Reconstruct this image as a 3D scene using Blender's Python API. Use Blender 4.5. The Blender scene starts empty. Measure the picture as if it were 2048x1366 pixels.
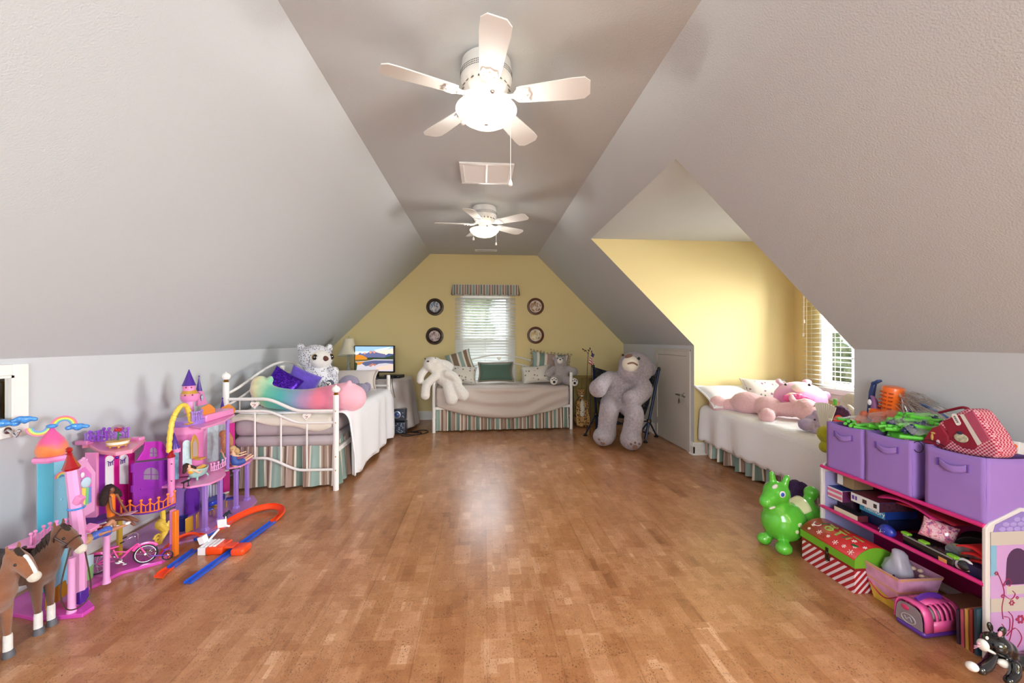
import bpy, bmesh, math, random
from mathutils import Vector, Matrix, Euler
R = math.radians
random.seed(7)
sc = bpy.context.scene
col = sc.collection

# ------------------------------------------------------------------ camera
H = 1.32
FPX = 800.0
YAW = math.atan(59 / FPX)
cam_d = bpy.data.cameras.new('camera')
cam_d.sensor_width = 36.0
cam_d.lens = FPX / 2048 * 36
cam_d.shift_y = -2 / 2048
cam_d.clip_start = 0.02
cam = bpy.data.objects.new('camera', cam_d)
cam.location = (0, 0, H)
cam.rotation_euler = (R(90), 0, -YAW)
col.objects.link(cam)
sc.camera = cam

# ------------------------------------------------------------------ world, daylight, exposure
w = bpy.data.worlds.new('daylight')
sc.world = w
w.use_nodes = True
bgn = w.node_tree.nodes['Background']
bgn.inputs[0].default_value = (0.80, 0.90, 1.0, 1)
bgn.inputs[1].default_value = 4.2

def area_light(name, loc, rot, sx, sy, power, color=(1, 1, 1)):
    l = bpy.data.lights.new(name, 'AREA')
    l.shape = 'RECTANGLE'
    l.size, l.size_y = sx, sy
    l.energy = power
    l.color = color
    o = bpy.data.objects.new(name, l)
    o.location = loc
    o.rotation_euler = rot
    col.objects.link(o)
    return o

# fill lamp added behind the camera, then daylight from the dormer beside it
area_light('fill_behind_camera', (0.03, -2.13, 1.6), (R(90), 0, 0), 1.9, 1.5, 70, (0.88, 0.94, 1.0))
area_light('daylight_near_dormer_window', (2.93, -0.62, 1.45), (0, R(90), 0), 0.8, 0.9, 128, (0.88, 0.94, 1.0))
# the bright sky outside the bed dormer and over the gable window
area_light('daylight_dormer_sky', (5.4, 3.1, 1.9), (0, R(88), 0), 2.6, 2.6, 1050, (1.0, 0.99, 0.97))
area_light('daylight_end_sky', (0.05, 8.6, 3.5), (R(-52), 0, 0), 2.4, 1.6, 210, (0.92, 0.97, 1.0))
# sampling portals in the two windows in view (they only guide the sky's own light)
for nm, lc, rt, sx, sy in (('portal_dormer_window', (3.84, 3.47, 1.43), (0, R(90), 0), 1.26, 1.26), ('portal_end_window', (0.05, 6.95, 1.38), (R(-90), 0, 0), 0.84, 1.44)):
    area_light(nm, lc, rt, sx, sy, 1).data.cycles.is_portal = True

sc.view_settings.view_transform = 'Standard'
sc.view_settings.look = 'None'
sc.view_settings.gamma = 1.0
sc.view_settings.use_curve_mapping = False
sc.view_settings.exposure = 0.40
sc.cycles.max_bounces = 10
sc.cycles.diffuse_bounces = 6
sc.cycles.transparent_max_bounces = 16
sc.cycles.caustics_reflective = False
sc.cycles.caustics_refractive = False
sc.cycles.sample_clamp_indirect = 4.0

# ------------------------------------------------------------------ helpers
def lin(h):
    if isinstance(h, (tuple, list)):
        return (h[0], h[1], h[2], 1)
    h = h.lstrip('#')
    o = []
    for i in (0, 2, 4):
        c = int(h[i:i + 2], 16) / 255
        o.append(c / 12.92 if c <= 0.04045 else ((c + 0.055) / 1.055) ** 2.4)
    return (o[0], o[1], o[2], 1)

def at(px, py, X=None, Y=None, Z=None):
    """room position of a sight line (full-frame pixels) where it meets the plane X=, Y= or Z= (metres)"""
    u = (px - 1024) / FPX
    v = (681 - py) / FPX
    d = (math.sin(YAW) + u * math.cos(YAW), math.cos(YAW) - u * math.sin(YAW), v)
    if X is not None: t = X / d[0]
    elif Y is not None: t = Y / d[1]
    else: t = (Z - H) / d[2]
    return Vector((d[0] * t, d[1] * t, H + d[2] * t))

MATS = {}
class NT:
    def __init__(s, name):
        s.m = bpy.data.materials.new(name)
        s.m.use_nodes = True
        s.t = s.m.node_tree
        s.b = s.t.nodes['Principled BSDF']
        s.out = s.t.nodes['Material Output']
    def n(s, typ, **kw):
        x = s.t.nodes.new(typ)
        for k, v in kw.items():
            if k in x.inputs.keys(): 
                x.inputs[k].default_value = v
            else: setattr(x, k, v)
        return x
    def l(s, a, b): s.t.links.new(a, b)
    def pos(s):
        return s.n('ShaderNodeNewGeometry').outputs['Position']
    def obj(s):
        return s.n('ShaderNodeTexCoord').outputs['Object']
    def scale(s, v, sc_):
        m = s.n('ShaderNodeVectorMath', operation='MULTIPLY')
        s.l(v, m.inputs[0]); m.inputs[1].default_value = sc_ if isinstance(sc_, (tuple, list)) else (sc_,) * 3
        return m.outputs[0]
    def noise(s, v, scale=10, detail=3, rough=0.5, dist=0):
        x = s.n('ShaderNodeTexNoise'); x.inputs['Scale'].default_value = scale; x.inputs['Detail'].default_value = detail
        x.inputs['Roughness'].default_value = rough; x.inputs['Distortion'].default_value = dist
        s.l(v, x.inputs['Vector']); return x.outputs['Fac']
    def ramp(s, f, stops, interp='LINEAR'):
        x = s.n('ShaderNodeValToRGB'); x.color_ramp.interpolation = interp
        e = x.color_ramp.elements
        while len(e) < len(stops): e.new(0.5)
        for i, (p, c) in enumerate(stops):
            e[i].position = p; e[i].color = lin(c)
        if f is not None: s.l(f, x.inputs['Fac'])
        return x.outputs['Color']
    def mix(s, f, a, b, mode='MIX'):
        x = s.n('ShaderNodeMix', data_type='RGBA', blend_type=mode)
        for sock, val in ((x.inputs[0], f), (x.inputs[6], a), (x.inputs[7], b)):
            if hasattr(val, 'is_output'): s.l(val, sock)
            elif isinstance(val, (int, float)): sock.default_value = val
            else: sock.default_value = lin(val)
        return x.outputs[2]
    def math(s, op, a, b=None):
        x = s.n('ShaderNodeMath', operation=op)
        for i, val in enumerate((a, b)):
            if val is None: continue
            if hasattr(val, 'is_output'): s.l(val, x.inputs[i])
            else: x.inputs[i].default_value = val
        return x.outputs[0]
    def sep(s, v):
        x = s.n('ShaderNodeSeparateXYZ'); s.l(v, x.inputs[0]); return x.outputs
    def bump(s, h, strength=0.3, dist=0.01):
        x = s.n('ShaderNodeBump'); x.inputs['Strength'].default_value = strength; x.inputs['Distance'].default_value = dist
        s.l(h, x.inputs['Height']); s.l(x.outputs['Normal'], s.b.inputs['Normal'])
    def base(s, c):
        if hasattr(c, 'is_output'): s.l(c, s.b.inputs['Base Color'])
        else: s.b.inputs['Base Color'].default_value = lin(c)

def mat(name, color, rough=0.5, metal=0.0, bump=None, vary=None, coat=0.0, trans=0.0, alpha=None, emit=None, sheen=0.0, spec=None, sss=0.0):
    """plain procedural material: colour with optional mottling, bump and finish"""
    if name in MATS: return MATS[name]
    s = NT(name)
    b = s.b
    b.inputs['Roughness'].default_value = rough
    b.inputs['Metallic'].default_value = metal
    if coat: b.inputs['Coat Weight'].default_value = coat; b.inputs['Coat Roughness'].default_value = 0.08
    if trans: b.inputs['Transmission Weight'].default_value = trans
    if alpha is not None: b.inputs['Alpha'].default_value = alpha
    if sheen: b.inputs['Sheen Weight'].default_value = sheen; b.inputs['Sheen Roughness'].default_value = 0.5
    if spec is not None: b.inputs['Specular IOR Level'].default_value = spec
    if sss: b.inputs['Subsurface Weight'].default_value = sss; b.inputs['Subsurface Radius'].default_value = (0.02, 0.015, 0.012)
    v = s.obj()
    if vary:
        sc_, amt = vary
        f = s.noise(v, sc_, 4, 0.6)
        c = lin(color)
        lo = tuple(max(0, x * (1 - amt)) for x in c[:3]); hi = tuple(min(1, x * (1 + amt)) for x in c[:3])
        s.base(s.ramp(f, [(0.3, lo), (0.7, hi)]))
    else: s.base(color)
    if bump:
        s.bump(s.noise(v, bump[0], 4, 0.6), bump[1], bump[2] if len(bump) > 2 else 0.01)
    if emit:
        b.inputs['Emission Color'].default_value = lin(emit[0]); b.inputs['Emission Strength'].default_value = emit[1]
    MATS[name] = s.m
    return s.m

WL = {}
def tag(o, label=None, cat=None, group=None, kind=None):
    if label: o['label'] = label
    if cat: o['category'] = cat
    if group: o['group'] = group
    if kind: o['kind'] = kind
    return o

def thing(name, loc, label, cat, group=None):
    o = bpy.data.objects.new(name, None)
    o.empty_display_size = 0.05
    o.location = loc
    col.objects.link(o)
    WL[o] = Vector(loc)
    return tag(o, label, cat, group)

def frame_of(z, up=Vector((0, 0, 1))):
    z = Vector(z).normalized()
    if abs(z.dot(up)) > 0.99: up = Vector((0, 1, 0))
    x = up.cross(z).normalized()
    return x, z.cross(x), z

class G:
    """collects geometry in room coordinates; build() links it as one mesh object"""
    def __init__(s, T=None):
        s.v = []; s.f = []; s.mi = []; s.k = 0; s.T = T
    def add(s, vs, fs):
        o = len(s.v)
        s.v += [Vector(p) for p in vs]
        for f in fs: s.f.append([i + o for i in f]); s.mi.append(s.k)
        return s
    def box(s, c, size, rot=None, taper=1.0):
        hx, hy, hz = size[0] / 2, size[1] / 2, size[2] / 2
        M = (Euler(rot).to_matrix() if rot is not None and not isinstance(rot, Matrix) else (rot or Matrix.Identity(3)))
        vs = []
        for z, t in ((-hz, 1.0), (hz, taper)):
            for x, y in ((-hx, -hy), (hx, -hy), (hx, hy), (-hx, hy)):
                vs.append(Vector(c) + M @ Vector((x * t, y * t, z)))
        return s.add(vs, [(3, 2, 1, 0), (4, 5, 6, 7), (0, 1, 5, 4), (1, 2, 6, 5), (2, 3, 7, 6), (3, 0, 4, 7)])
    def bb(s, a, b):
        a, b = Vector(a), Vector(b)
        return s.box((a + b) / 2, [abs(b[i] - a[i]) for i in range(3)])
    def cyl(s, p0, p1, r0, r1=None, n=16, cap=True):
        return s.tube([p0, p1], [r0, r0 if r1 is None else r1], n, cap)
    def tube(s, pts, r, n=10, cap=True, closed=False, flat=1.0):
        pts = [Vector(p) for p in pts]
        m = len(pts)
        rs = list(r) if isinstance(r, (list, tuple)) else [r] * m
        vs = []; prev = None
        for i in range(m):
            if closed: t = pts[(i + 1) % m] - pts[i - 1]
            else: t = pts[min(i + 1, m - 1)] - pts[max(i - 1, 0)]
            if t.length < 1e-9: t = Vector((0, 0, 1))
            t.normalize()
            if prev is None: x, y, _ = frame_of(t)
            else:
                x = prev - t * prev.dot(t)
                x = x.normalized() if x.length > 1e-6 else frame_of(t)[0]
                y = t.cross(x)
            prev = x
            for j in range(n):
                a = 2 * math.pi * j / n
                vs.append(pts[i] + x * (math.cos(a) * rs[i]) + y * (math.sin(a) * rs[i] * flat))
        fs = []
        for i in range(m if closed else m - 1):
            for j in range(n):
                a, b = i * n, ((i + 1) % m) * n
                fs.append((a + j, a + (j + 1) % n, b + (j + 1) % n, b + j))
        if cap and not closed:
            fs.append(tuple(range(n - 1, -1, -1))); fs.append(tuple((m - 1) * n + j for j in range(n)))
        return s.add(vs, fs)
    def lathe(s, prof, c=(0, 0, 0), n=24, axis=(0, 0, 1), sx=1.0, sy=1.0):
        x, y, z = frame_of(axis) if Vector(axis) != Vector((0, 0, 1)) else (Vector((1, 0, 0)), Vector((0, 1, 0)), Vector((0, 0, 1)))
        c = Vector(c); vs = []
        for r, h in prof:
            for j in range(n):
                a = 2 * math.pi * j / n
                vs.append(c + x * (math.cos(a) * r * sx) + y * (math.sin(a) * r * sy) + z * h)
        fs = []
        for i in range(len(prof) - 1):
            for j in range(n):
                fs.append((i * n + j, i * n + (j + 1) % n, (i + 1) * n + (j + 1) % n, (i + 1) * n + j))
        fs.append(tuple(range(n - 1, -1, -1))); fs.append(tuple((len(prof) - 1) * n + j for j in range(n)))
        return s.add(vs, fs)
    def ell(s, c, r, rot=None, nu=20, nv=12):
        if not isinstance(r, (tuple, list)): r = (r, r, r)
        M = (Euler(rot).to_matrix() if rot is not None and not isinstance(rot, Matrix) else (rot or Matrix.Identity(3)))
        c = Vector(c); vs = [c + M @ Vector((0, 0, -r[2]))]
        for i in range(1, nv):
            p = -math.pi / 2 + math.pi * i / nv
            for j in range(nu):
                a = 2 * math.pi * j / nu
                vs.append(c + M @ Vector((r[0] * math.cos(p) * math.cos(a), r[1] * math.cos(p) * math.sin(a), r[2] * math.sin(p))))
        vs.append(c + M @ Vector((0, 0, r[2])))
        fs = [(0, 1 + (j + 1) % nu, 1 + j) for j in range(nu)]
        for i in range(nv - 2):
            for j in range(nu):
                a, b = 1 + i * nu, 1 + (i + 1) * nu
                fs.append((a + j, a + (j + 1) % nu, b + (j + 1) % nu, b + j))
        t = 1 + (nv - 2) * nu
        fs += [(t + j, t + (j + 1) % nu, len(vs) - 1) for j in range(nu)]
        return s.add(vs, fs)
    def prism(s, poly, o, ax, ay, depth):
        """polygon (2-D) on origin o with axes ax, ay, pushed by the vector depth"""
        o, ax, ay, d = Vector(o), Vector(ax), Vector(ay), Vector(depth)
        a = [o + ax * p[0] + ay * p[1] for p in poly]
        n = len(a)
        fs = [tuple(range(n - 1, -1, -1)), tuple(range(n, 2 * n))]
        fs += [(i, (i + 1) % n, n + (i + 1) % n, n + i) for i in range(n)]
        return s.add(a + [p + d for p in a], fs)
    def grid(s, fn, nu, nv, cu=False, cv=False):
        vs = [Vector(fn(i / (nu if cu else nu - 1), j / (nv if cv else nv - 1))) for i in range(nu) for j in range(nv)]
        fs = []
        for i in range(nu if cu else nu - 1):
            for j in range(nv if cv else nv - 1):
                i2, j2 = (i + 1) % nu, (j + 1) % nv
                fs.append((i * nv + j, i2 * nv + j, i2 * nv + j2, i * nv + j2))
        return s.add(vs, fs)
    def cushion(s, c, w, h, d, rot=(0, 0, 0), n=14, pinch=0.10, piping=0.0):
        """pillow in the local XZ plane: width w, height h, thickness d along Y"""
        M = Euler(rot).to_matrix() if not isinstance(rot, Matrix) else rot
        c = Vector(c)
        def fn(sg):
            def g(u, v):
                a, b = 2 * u - 1, 2 * v - 1
                k = (1 - a * a) * (1 - b * b)
                x = a * w / 2 * (1 - pinch * (1 - b * b) * abs(a)); z = b * h / 2 * (1 - pinch * (1 - a * a) * abs(b))
                return c + M @ Vector((x, sg * d / 2 * (k ** 0.42 if k > 0 else 0), z))
            return g
        s.grid(fn(1), n, n); s.grid(fn(-1), n, n)
        return s
    def build(s, name, m, parent=None, smooth=35, bevel=0, solid=0, weld=False, mods=None, loc=None, kind=None):
        vs = s.v
        if s.T is not None: vs = [s.T @ p for p in vs]
        if parent is not None: L = WL[parent]
        elif loc is not None: L = Vector(loc)
        else:
            lo = [min(p[i] for p in vs) for i in range(3)]; hi = [max(p[i] for p in vs) for i in range(3)]
            L = Vector(((lo[0] + hi[0]) / 2, (lo[1] + hi[1]) / 2, lo[2]))
        me = bpy.data.meshes.new(name)
        me.from_pydata([p - L for p in vs], [], s.f)
        ms = m if isinstance(m, (list, tuple)) else [m]
        for x in ms: me.materials.append(x)
        if len(ms) > 1: me.polygons.foreach_set('material_index', s.mi)
        bm = bmesh.new(); bm.from_mesh(me)
        if weld: bmesh.ops.remove_doubles(bm, verts=bm.verts, dist=1e-5)
        bmesh.ops.recalc_face_normals(bm, faces=bm.faces)
        bm.to_mesh(me); bm.free()
        if smooth:
            me.polygons.foreach_set('use_smooth', [True] * len(me.polygons))
            if smooth < 180: me.set_sharp_from_angle(angle=R(smooth))
        me.update()
        o = bpy.data.objects.new(name, me)
        col.objects.link(o)
        if parent is not None: o.parent = parent
        else: o.location = L
        WL[o] = L
        if solid:
            k = o.modifiers.new('thickness', 'SOLIDIFY'); k.thickness = solid; k.offset = 0
        if bevel:
            k = o.modifiers.new('bevel', 'BEVEL'); k.width = bevel; k.segments = 2; k.limit_method = 'ANGLE'; k.angle_limit = R(40)
        if kind: o['kind'] = kind
        return o

def plush(o, voxel=0.012, smooth=4, fuzz=0.0, fsize=0.02):
    """fuse overlapping shapes into one continuous stuffed skin"""
    k = o.modifiers.new('fuse', 'REMESH'); k.mode = 'VOXEL'; k.voxel_size = voxel; k.use_smooth_shade = True
    k = o.modifiers.new('relax', 'SMOOTH'); k.factor = 0.5; k.iterations = smooth
    if fuzz:
        tx = bpy.data.textures.get('fuzz%g' % fsize)
        if not tx:
            tx = bpy.data.textures.new('fuzz%g' % fsize, 'CLOUDS'); tx.noise_scale = fsize; tx.noise_depth = 2
        k = o.modifiers.new('fuzz', 'DISPLACE'); k.texture = tx; k.strength = fuzz; k.mid_level = 0.5; k.texture_coords = 'LOCAL'
    return o

def sub(o, lv=1):
    k = o.modifiers.new('sub', 'SUBSURF'); k.levels = lv; k.render_levels = lv
    return o

def dup(root, loc, rz=0, label=None, group=None):
    def cp(o, par):
        c = o.copy(); col.objects.link(c)
        if par: c.parent = par
        for ch in [x for x in bpy.data.objects if x.parent == o]: cp(ch, c)
        return c
    r = cp(root, None)
    r.location = loc; r.rotation_euler.z += rz
    WL[r] = Vector(loc)
    if label: r['label'] = label
    if group: r['group'] = group
    return r

def rotm(rx=0, ry=0, rz=0): return Euler((R(rx), R(ry), R(rz))).to_matrix()
def TM(loc, rx=0, ry=0, rz=0, s=1.0): return Matrix.Translation(loc) @ rotm(rx, ry, rz).to_4x4() @ Matrix.Scale(s, 4)
def spline(pts, n=8):
    """Catmull-Rom through pts"""
    p = [Vector(q) for q in pts]; out = []
    for i in range(len(p) - 1):
        a, b, c, d = p[max(i - 1, 0)], p[i], p[i + 1], p[min(i + 2, len(p) - 1)]
        for k in range(n):
            t = k / n
            out.append(0.5 * ((2 * b) + (c - a) * t + (2 * a - 5 * b + 4 * c - d) * t * t + (3 * b - a - 3 * c + d) * t ** 3))
    out.append(p[-1])
    return out
def arc(c, r, a0, a1, n=12, ax=(1, 0, 0), ay=(0, 0, 1)):
    c, ax, ay = Vector(c), Vector(ax), Vector(ay)
    return [c + ax * (r * math.cos(R(a0 + (a1 - a0) * i / n))) + ay * (r * math.sin(R(a0 + (a1 - a0) * i / n))) for i in range(n + 1)]

# ------------------------------------------------------------------ the room
XL, ZL, XR, ZR, ZC = -2.45, 1.225, 2.44, 1.262, 2.77
CL, CR = -0.87, 0.93
YB, YF = 6.78, -2.25
DY0, DY1, DX, DZ = 2.46, 4.46, 3.66, 2.475        # bed dormer
NY0, NY1 = -1.62, 0.38                            # second dormer beside the camera
XD = CR + (XR - CR) * (ZC - DZ) / (ZC - ZR)        # where a dormer ceiling meets the slope
TK = 0.12

def paint(name, c, bs=170, bst=0.25, rough=0.75):
    s = NT(name); s.base(c); s.b.inputs['Roughness'].default_value = rough
    s.bump(s.noise(s.pos(), bs, 3, 0.55), bst, 0.004)
    return s.m
GREY = paint('grey textured paint', '#C1C6C9', 150, 0.5)
GREYW = paint('grey smooth paint', '#C6C9CC', 300, 0.12)
YELLOW = paint('yellow paint', '#E0CE96', 260, 0.15)
WTRIM = mat('white trim paint', '#EDEBE6', 0.4)

def struct(o, label, cat):
    return tag(o, label, cat, kind='structure')

# cork floor
def cork():
    s = NT('cork')
    p = s.pos()
    rot = s.n('ShaderNodeMapping'); rot.inputs['Rotation'].default_value = (0, 0, R(90)); s.l(p, rot.inputs['Vector'])
    nz = s.n('ShaderNodeTexNoise'); nz.inputs['Scale'].default_value = 9; s.l(p, nz.inputs['Vector'])
    def bricks(w_, h_, off, seed):
        b = s.n('ShaderNodeTexBrick'); b.offset = off; b.squash = 0.6; b.squash_frequency = 3
        mp = s.n('ShaderNodeVectorMath', operation='ADD'); s.l(rot.outputs[0], mp.inputs[0]); mp.inputs[1].default_value = (seed, seed * 0.37, 0)
        s.l(mp.outputs[0], b.inputs['Vector'])
        b.inputs['Scale'].default_value = 1; b.inputs['Mortar Size'].default_value = 0.0; b.inputs['Bias'].default_value = 0
        b.inputs['Brick Width'].default_value = w_; b.inputs['Row Height'].default_value = h_
        b.inputs['Color1'].default_value = (0, 0, 0, 1); b.inputs['Color2'].default_value = (1, 1, 1, 1); b.inputs['Mortar'].default_value = (.5, .5, .5, 1)
        return b.outputs['Color']
    a = bricks(0.17, 0.076, 0.37, 3.1); b = bricks(0.11, 0.051, 0.43, 7.7); c = bricks(0.36, 0.1017, 0.3, 1.3)
    f = s.mix(0.40, s.mix(0.45, a, b), c)
    base = s.ramp(f, [(0.0, '#96623A'), (0.22, '#B67E52'), (0.5, '#C38E62'), (0.78, '#CE9E76'), (1.0, '#E2C09C')])
    soft = s.noise(s.scale(p, (1, 1, 1)), 26, 5, 0.65)
    base = s.mix(0.5, base, s.ramp(soft, [(0.25, '#6a5546'), (0.5, '#8a7d72'), (0.8, '#c8bcb0')]), 'SOFT_LIGHT')
    oi = s.n('ShaderNodeObjectInfo').outputs['Random']
    base = s.mix(0.25, base, s.ramp(oi, [(0, '#6f6f6f'), (1, '#909090')]), 'OVERLAY')
    g = s.noise(s.scale(p, (1.0, 0.7, 1)), 150, 3, 0.7, 0.5)
    msk = s.ramp(s.noise(p, 11, 3, 0.6), [(0.42, (0, 0, 0)), (0.62, (1, 1, 1))])
    spk = s.math('MULTIPLY', s.ramp(g, [(0.55, (0, 0, 0)), (0.64, (1, 1, 1))]), s.math('ADD', s.math('MULTIPLY', msk, 0.62), 0.30))
    base = s.mix(spk, base, '#54321B')
    s.base(base)
    s.b.inputs['Roughness'].default_value = 0.33
    s.b.inputs['Coat Weight'].default_value = 0.35; s.b.inputs['Coat Roughness'].default_value = 0.22
    s.bump(s.noise(p, 60, 4, 0.7), 0.10, 0.002)
    return s.m
CORK = cork()
g = G(); g.bb((XL - TK, YF - TK, -0.12), (XR + TK, YB + TK, -0.008)); g.bb((XR, DY0 - TK, -0.12), (DX + TK, DY1 + TK, -0.008)); g.bb((XR, NY0 - TK, -0.12), (3.0 + TK, NY1 + TK, -0.008))
floor = struct(g.build('floor', CORK, smooth=0, loc=(0, 0, 0)), 'orange-brown cork plank floor of the attic room', 'floor')
PW, PL = 0.305, 0.915
def plank_mesh(wx, wy):
    g = G(); e = 0.0012
    g.box((0, 0, -0.004), (wx - 0.0008, wy - 0.0008, 0.008), taper=1.0)
    o = g.build('plank', CORK, floor, smooth=0, bevel=0)
    return o
first = None
def plank(x0, x1, y0, y1):
    global first
    full = abs((x1 - x0) - PW) < 1e-6 and abs((y1 - y0) - PL) < 1e-6
    if full and first is not None:
        o = first.copy(); col.objects.link(o); o.parent = floor
    else:
        o = plank_mesh(x1 - x0, y1 - y0)
        if full: first = o
    o.location = ((x0 + x1) / 2, (y0 + y1) / 2, 0)
i = 0
x = 0.02 - 9 * PW
while x < XR:
    x0, x1 = max(x, XL), min(x + PW, XR)
    if x1 - x0 > 0.01:
        y = YF - (0.45 if i % 2 else 0.0) - 0.2 * (i % 3)
        while y < YB:
            y0, y1 = max(y, YF), min(y + PL, YB)
            if y1 - y0 > 0.01: plank(x0, x1, y0, y1)
            y += PL
    i += 1; x += PW
x = XR
while x < DX:
    y = DY0
    while y < DY1:
        plank(x, min(x + PW, DX), y, min(y + PL, DY1)); y += PL
    x += PW

# flat ceiling and slopes
g = G(); g.bb((CL, YF, ZC), (CR, YB, ZC + TK))
struct(g.build('ceiling', GREY, smooth=0), 'flat grey textured ceiling strip between the two slopes', 'ceiling')
def slope_slab(g, xa, za, xb, zb, y0, y1, up):
    n = Vector((-(zb - za), 0, xb - xa)).normalized()
    if n.z < 0: n = -n
    g.prism([(0, 0), (1, 0), (1, 1), (0, 1)], (xa, y0, za), (xb - xa, 0, zb - za), (0, y1 - y0, 0), n * TK)
g = G(); slope_slab(g, CL, ZC, XL, ZL, YF, YB, 1)
struct(g.build('ceiling_slope_left', GREY, smooth=0), 'long grey sloped ceiling above the castle playsets', 'ceiling')
g = G()
for a, b in ((YF, NY0), (NY1, DY0), (DY1, YB)): slope_slab(g, CR, ZC, XR, ZR, a, b, 1)
for a, b in ((NY0, NY1), (DY0, DY1)): slope_slab(g, CR, ZC, XD, DZ, a, b, 1)
struct(g.build('ceiling_slope_right', GREY, smooth=0), 'grey sloped ceiling with the dormer cut out of it', 'ceiling')
# knee walls
g = G(); g.bb((XL - TK, YF, 0), (XL, YB, ZL))
struct(g.build('wall_left', GREYW, smooth=0), 'low pale grey knee wall behind the castle playsets', 'wall')
g = G()
for a, b in ((YF, NY0), (NY1, DY0), (DY1, YB)): g.bb((XR, a, 0), (XR + TK, b, ZR))
struct(g.build('wall_right', GREYW, smooth=0), 'low grey knee wall broken by the dormer', 'wall')

# gable walls with window holes
WX0, WX1, WZ0, WZ1 = -0.37, 0.47, 0.66, 2.10
GX0, GX1, GZ0, GZ1 = -0.95, 1.0, 0.85, 2.35  # opening invented in the unseen wall to go with the fill lamp
def gable(y0, y1, hx0, hx1, hz0, hz1, m, name, label):
    g = G()
    def slab(poly): g.prism(poly, (0, y0, 0), (1, 0, 0), (0, 0, 1), (0, y1 - y0, 0))
    def zt(x):
        if x < CL: return ZL + (ZC - ZL) * (x - XL) / (CL - XL)
        if x > CR: return ZR + (ZC - ZR) * (XR - x) / (XR - CR)
        return ZC
    if hx0 < CL: slab([(XL, 0), (hx0, 0), (hx0, zt(hx0)), (XL, ZL)])
    else: slab([(XL, 0), (hx0, 0), (hx0, ZC), (CL, ZC), (XL, ZL)])
    if hx1 > CR: slab([(hx1, 0), (XR, 0), (XR, ZR), (hx1, zt(hx1))])
    else: slab([(hx1, 0), (XR, 0), (XR, ZR), (CR, ZC), (hx1, ZC)])
    slab([(hx0, 0), (hx1, 0), (hx1, hz0), (hx0, hz0)])
    top = [(hx0, hz1), (hx1, hz1), (hx1, zt(hx1))] + ([(CR, ZC)] if hx1 > CR else []) + ([(CL, ZC)] if hx0 < CL else []) + [(hx0, zt(hx0))]
    slab(top)
    return struct(g.build(name, m, smooth=0), label, 'wall')
gable(YB, YB + TK, WX0, WX1, WZ0, WZ1, YELLOW, 'wall_back', 'yellow gable wall around the blinds window')
gable(YF - TK, YF, GX0, GX1, GZ0, GZ1, YELLOW, 'wall_front', 'yellow gable wall behind the viewer')

# dormers
def dormer(y0, y1, wy0, wy1, wz0, wz1, nm, m, DX=DX):
    poly = [(XD, DZ), (DX, DZ), (DX, 0), (XR, 0), (XR, ZR)]
    lab = 'of the bed dormer' if nm == 'dormer' else 'of the second dormer out of view'
    for ya, d, sd in ((y0 + 0.002, -TK, 'near'), (y1 - 0.002, TK, 'far')):
        g = G(); g.prism([(p[0] + (0.001 if p[0] < 2.5 else 0), p[1]) for p in poly], (0, ya, 0), (1, 0, 0), (0, 0, 1), (0, d, 0))
        struct(g.build('wall_%s_%s' % (nm, sd), m, smooth=0), 'yellow %s side wall %s' % (sd, lab), 'wall')
    g = G(); g.bb((DX, y0, 0), (DX + TK, wy0, DZ)); g.bb((DX, wy1, 0), (DX + TK, y1, DZ)); g.bb((DX, wy0, 0), (DX + TK, wy1, wz0)); g.bb((DX, wy0, wz1), (DX + TK, wy1, DZ))
    struct(g.build('wall_%s_window' % nm, m, smooth=0), 'yellow window wall %s' % lab, 'wall')
    g = G(); g.bb((XD, y0, DZ), (DX, y1, DZ + TK))
    struct(g.build('ceiling_%s' % nm, GREY, smooth=0), 'flat pale ceiling %s' % lab, 'ceiling')
VY0, VY1, VZ0, VZ1 = 2.84, 4.10, 0.80, 2.06
dormer(DY0, DY1, VY0, VY1, VZ0, VZ1, 'dormer', YELLOW)
dormer(NY0, NY1, NY0 + 0.38, NY1 - 0.36, VZ0, VZ1, 'second_dormer', YELLOW, 3.0)

# baseboards: one profile swept along each wall
def baseboard(name, p0, p1, inward, label):
    p0, p1, n = Vector(p0), Vector(p1), Vector(inward)
    g = G()
    prof = [(0, 0), (0.018, 0), (0.018, 0.095), (0.014, 0.10), (0.014, 0.118), (0.008, 0.128), (0.006, 0.14), (0, 0.14)]
    g.prism(prof, p0, n, (0, 0, 1), p1 - p0)
    g.prism([(0.018, 0), (0.03, 0), (0.029, 0.008), (0.024, 0.015), (0.018, 0.018)], p0, n, (0, 0, 1), p1 - p0)
    return struct(g.build(name, WTRIM, smooth=30), label, 'baseboard')
baseboard('baseboard_left', (XL, YF, 0), (XL, YB, 0), (1, 0, 0), 'white baseboard along the knee wall behind the castles')
baseboard('baseboard_back', (XL, YB, 0), (XR, YB, 0), (0, -1, 0), 'white baseboard along the yellow gable wall')
baseboard('baseboard_right_far', (XR, 5.50, 0), (XR, YB, 0), (-1, 0, 0), 'white baseboard between attic door and gable wall')
baseboard('baseboard_right_corner', (XR, DY1 - 0.018, 0), (XR, 4.525, 0), (-1, 0, 0), 'short white baseboard between attic door and dormer corner')
baseboard('baseboard_dormer', (XR - 0.018, DY1, 0), (DX, DY1, 0), (0, -1, 0), 'white baseboard on the yellow dormer wall beside the bed')
baseboard('baseboard_right_near', (XR, NY1, 0), (XR, DY0, 0), (-1, 0, 0), 'white baseboard behind the toy shelf')

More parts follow.
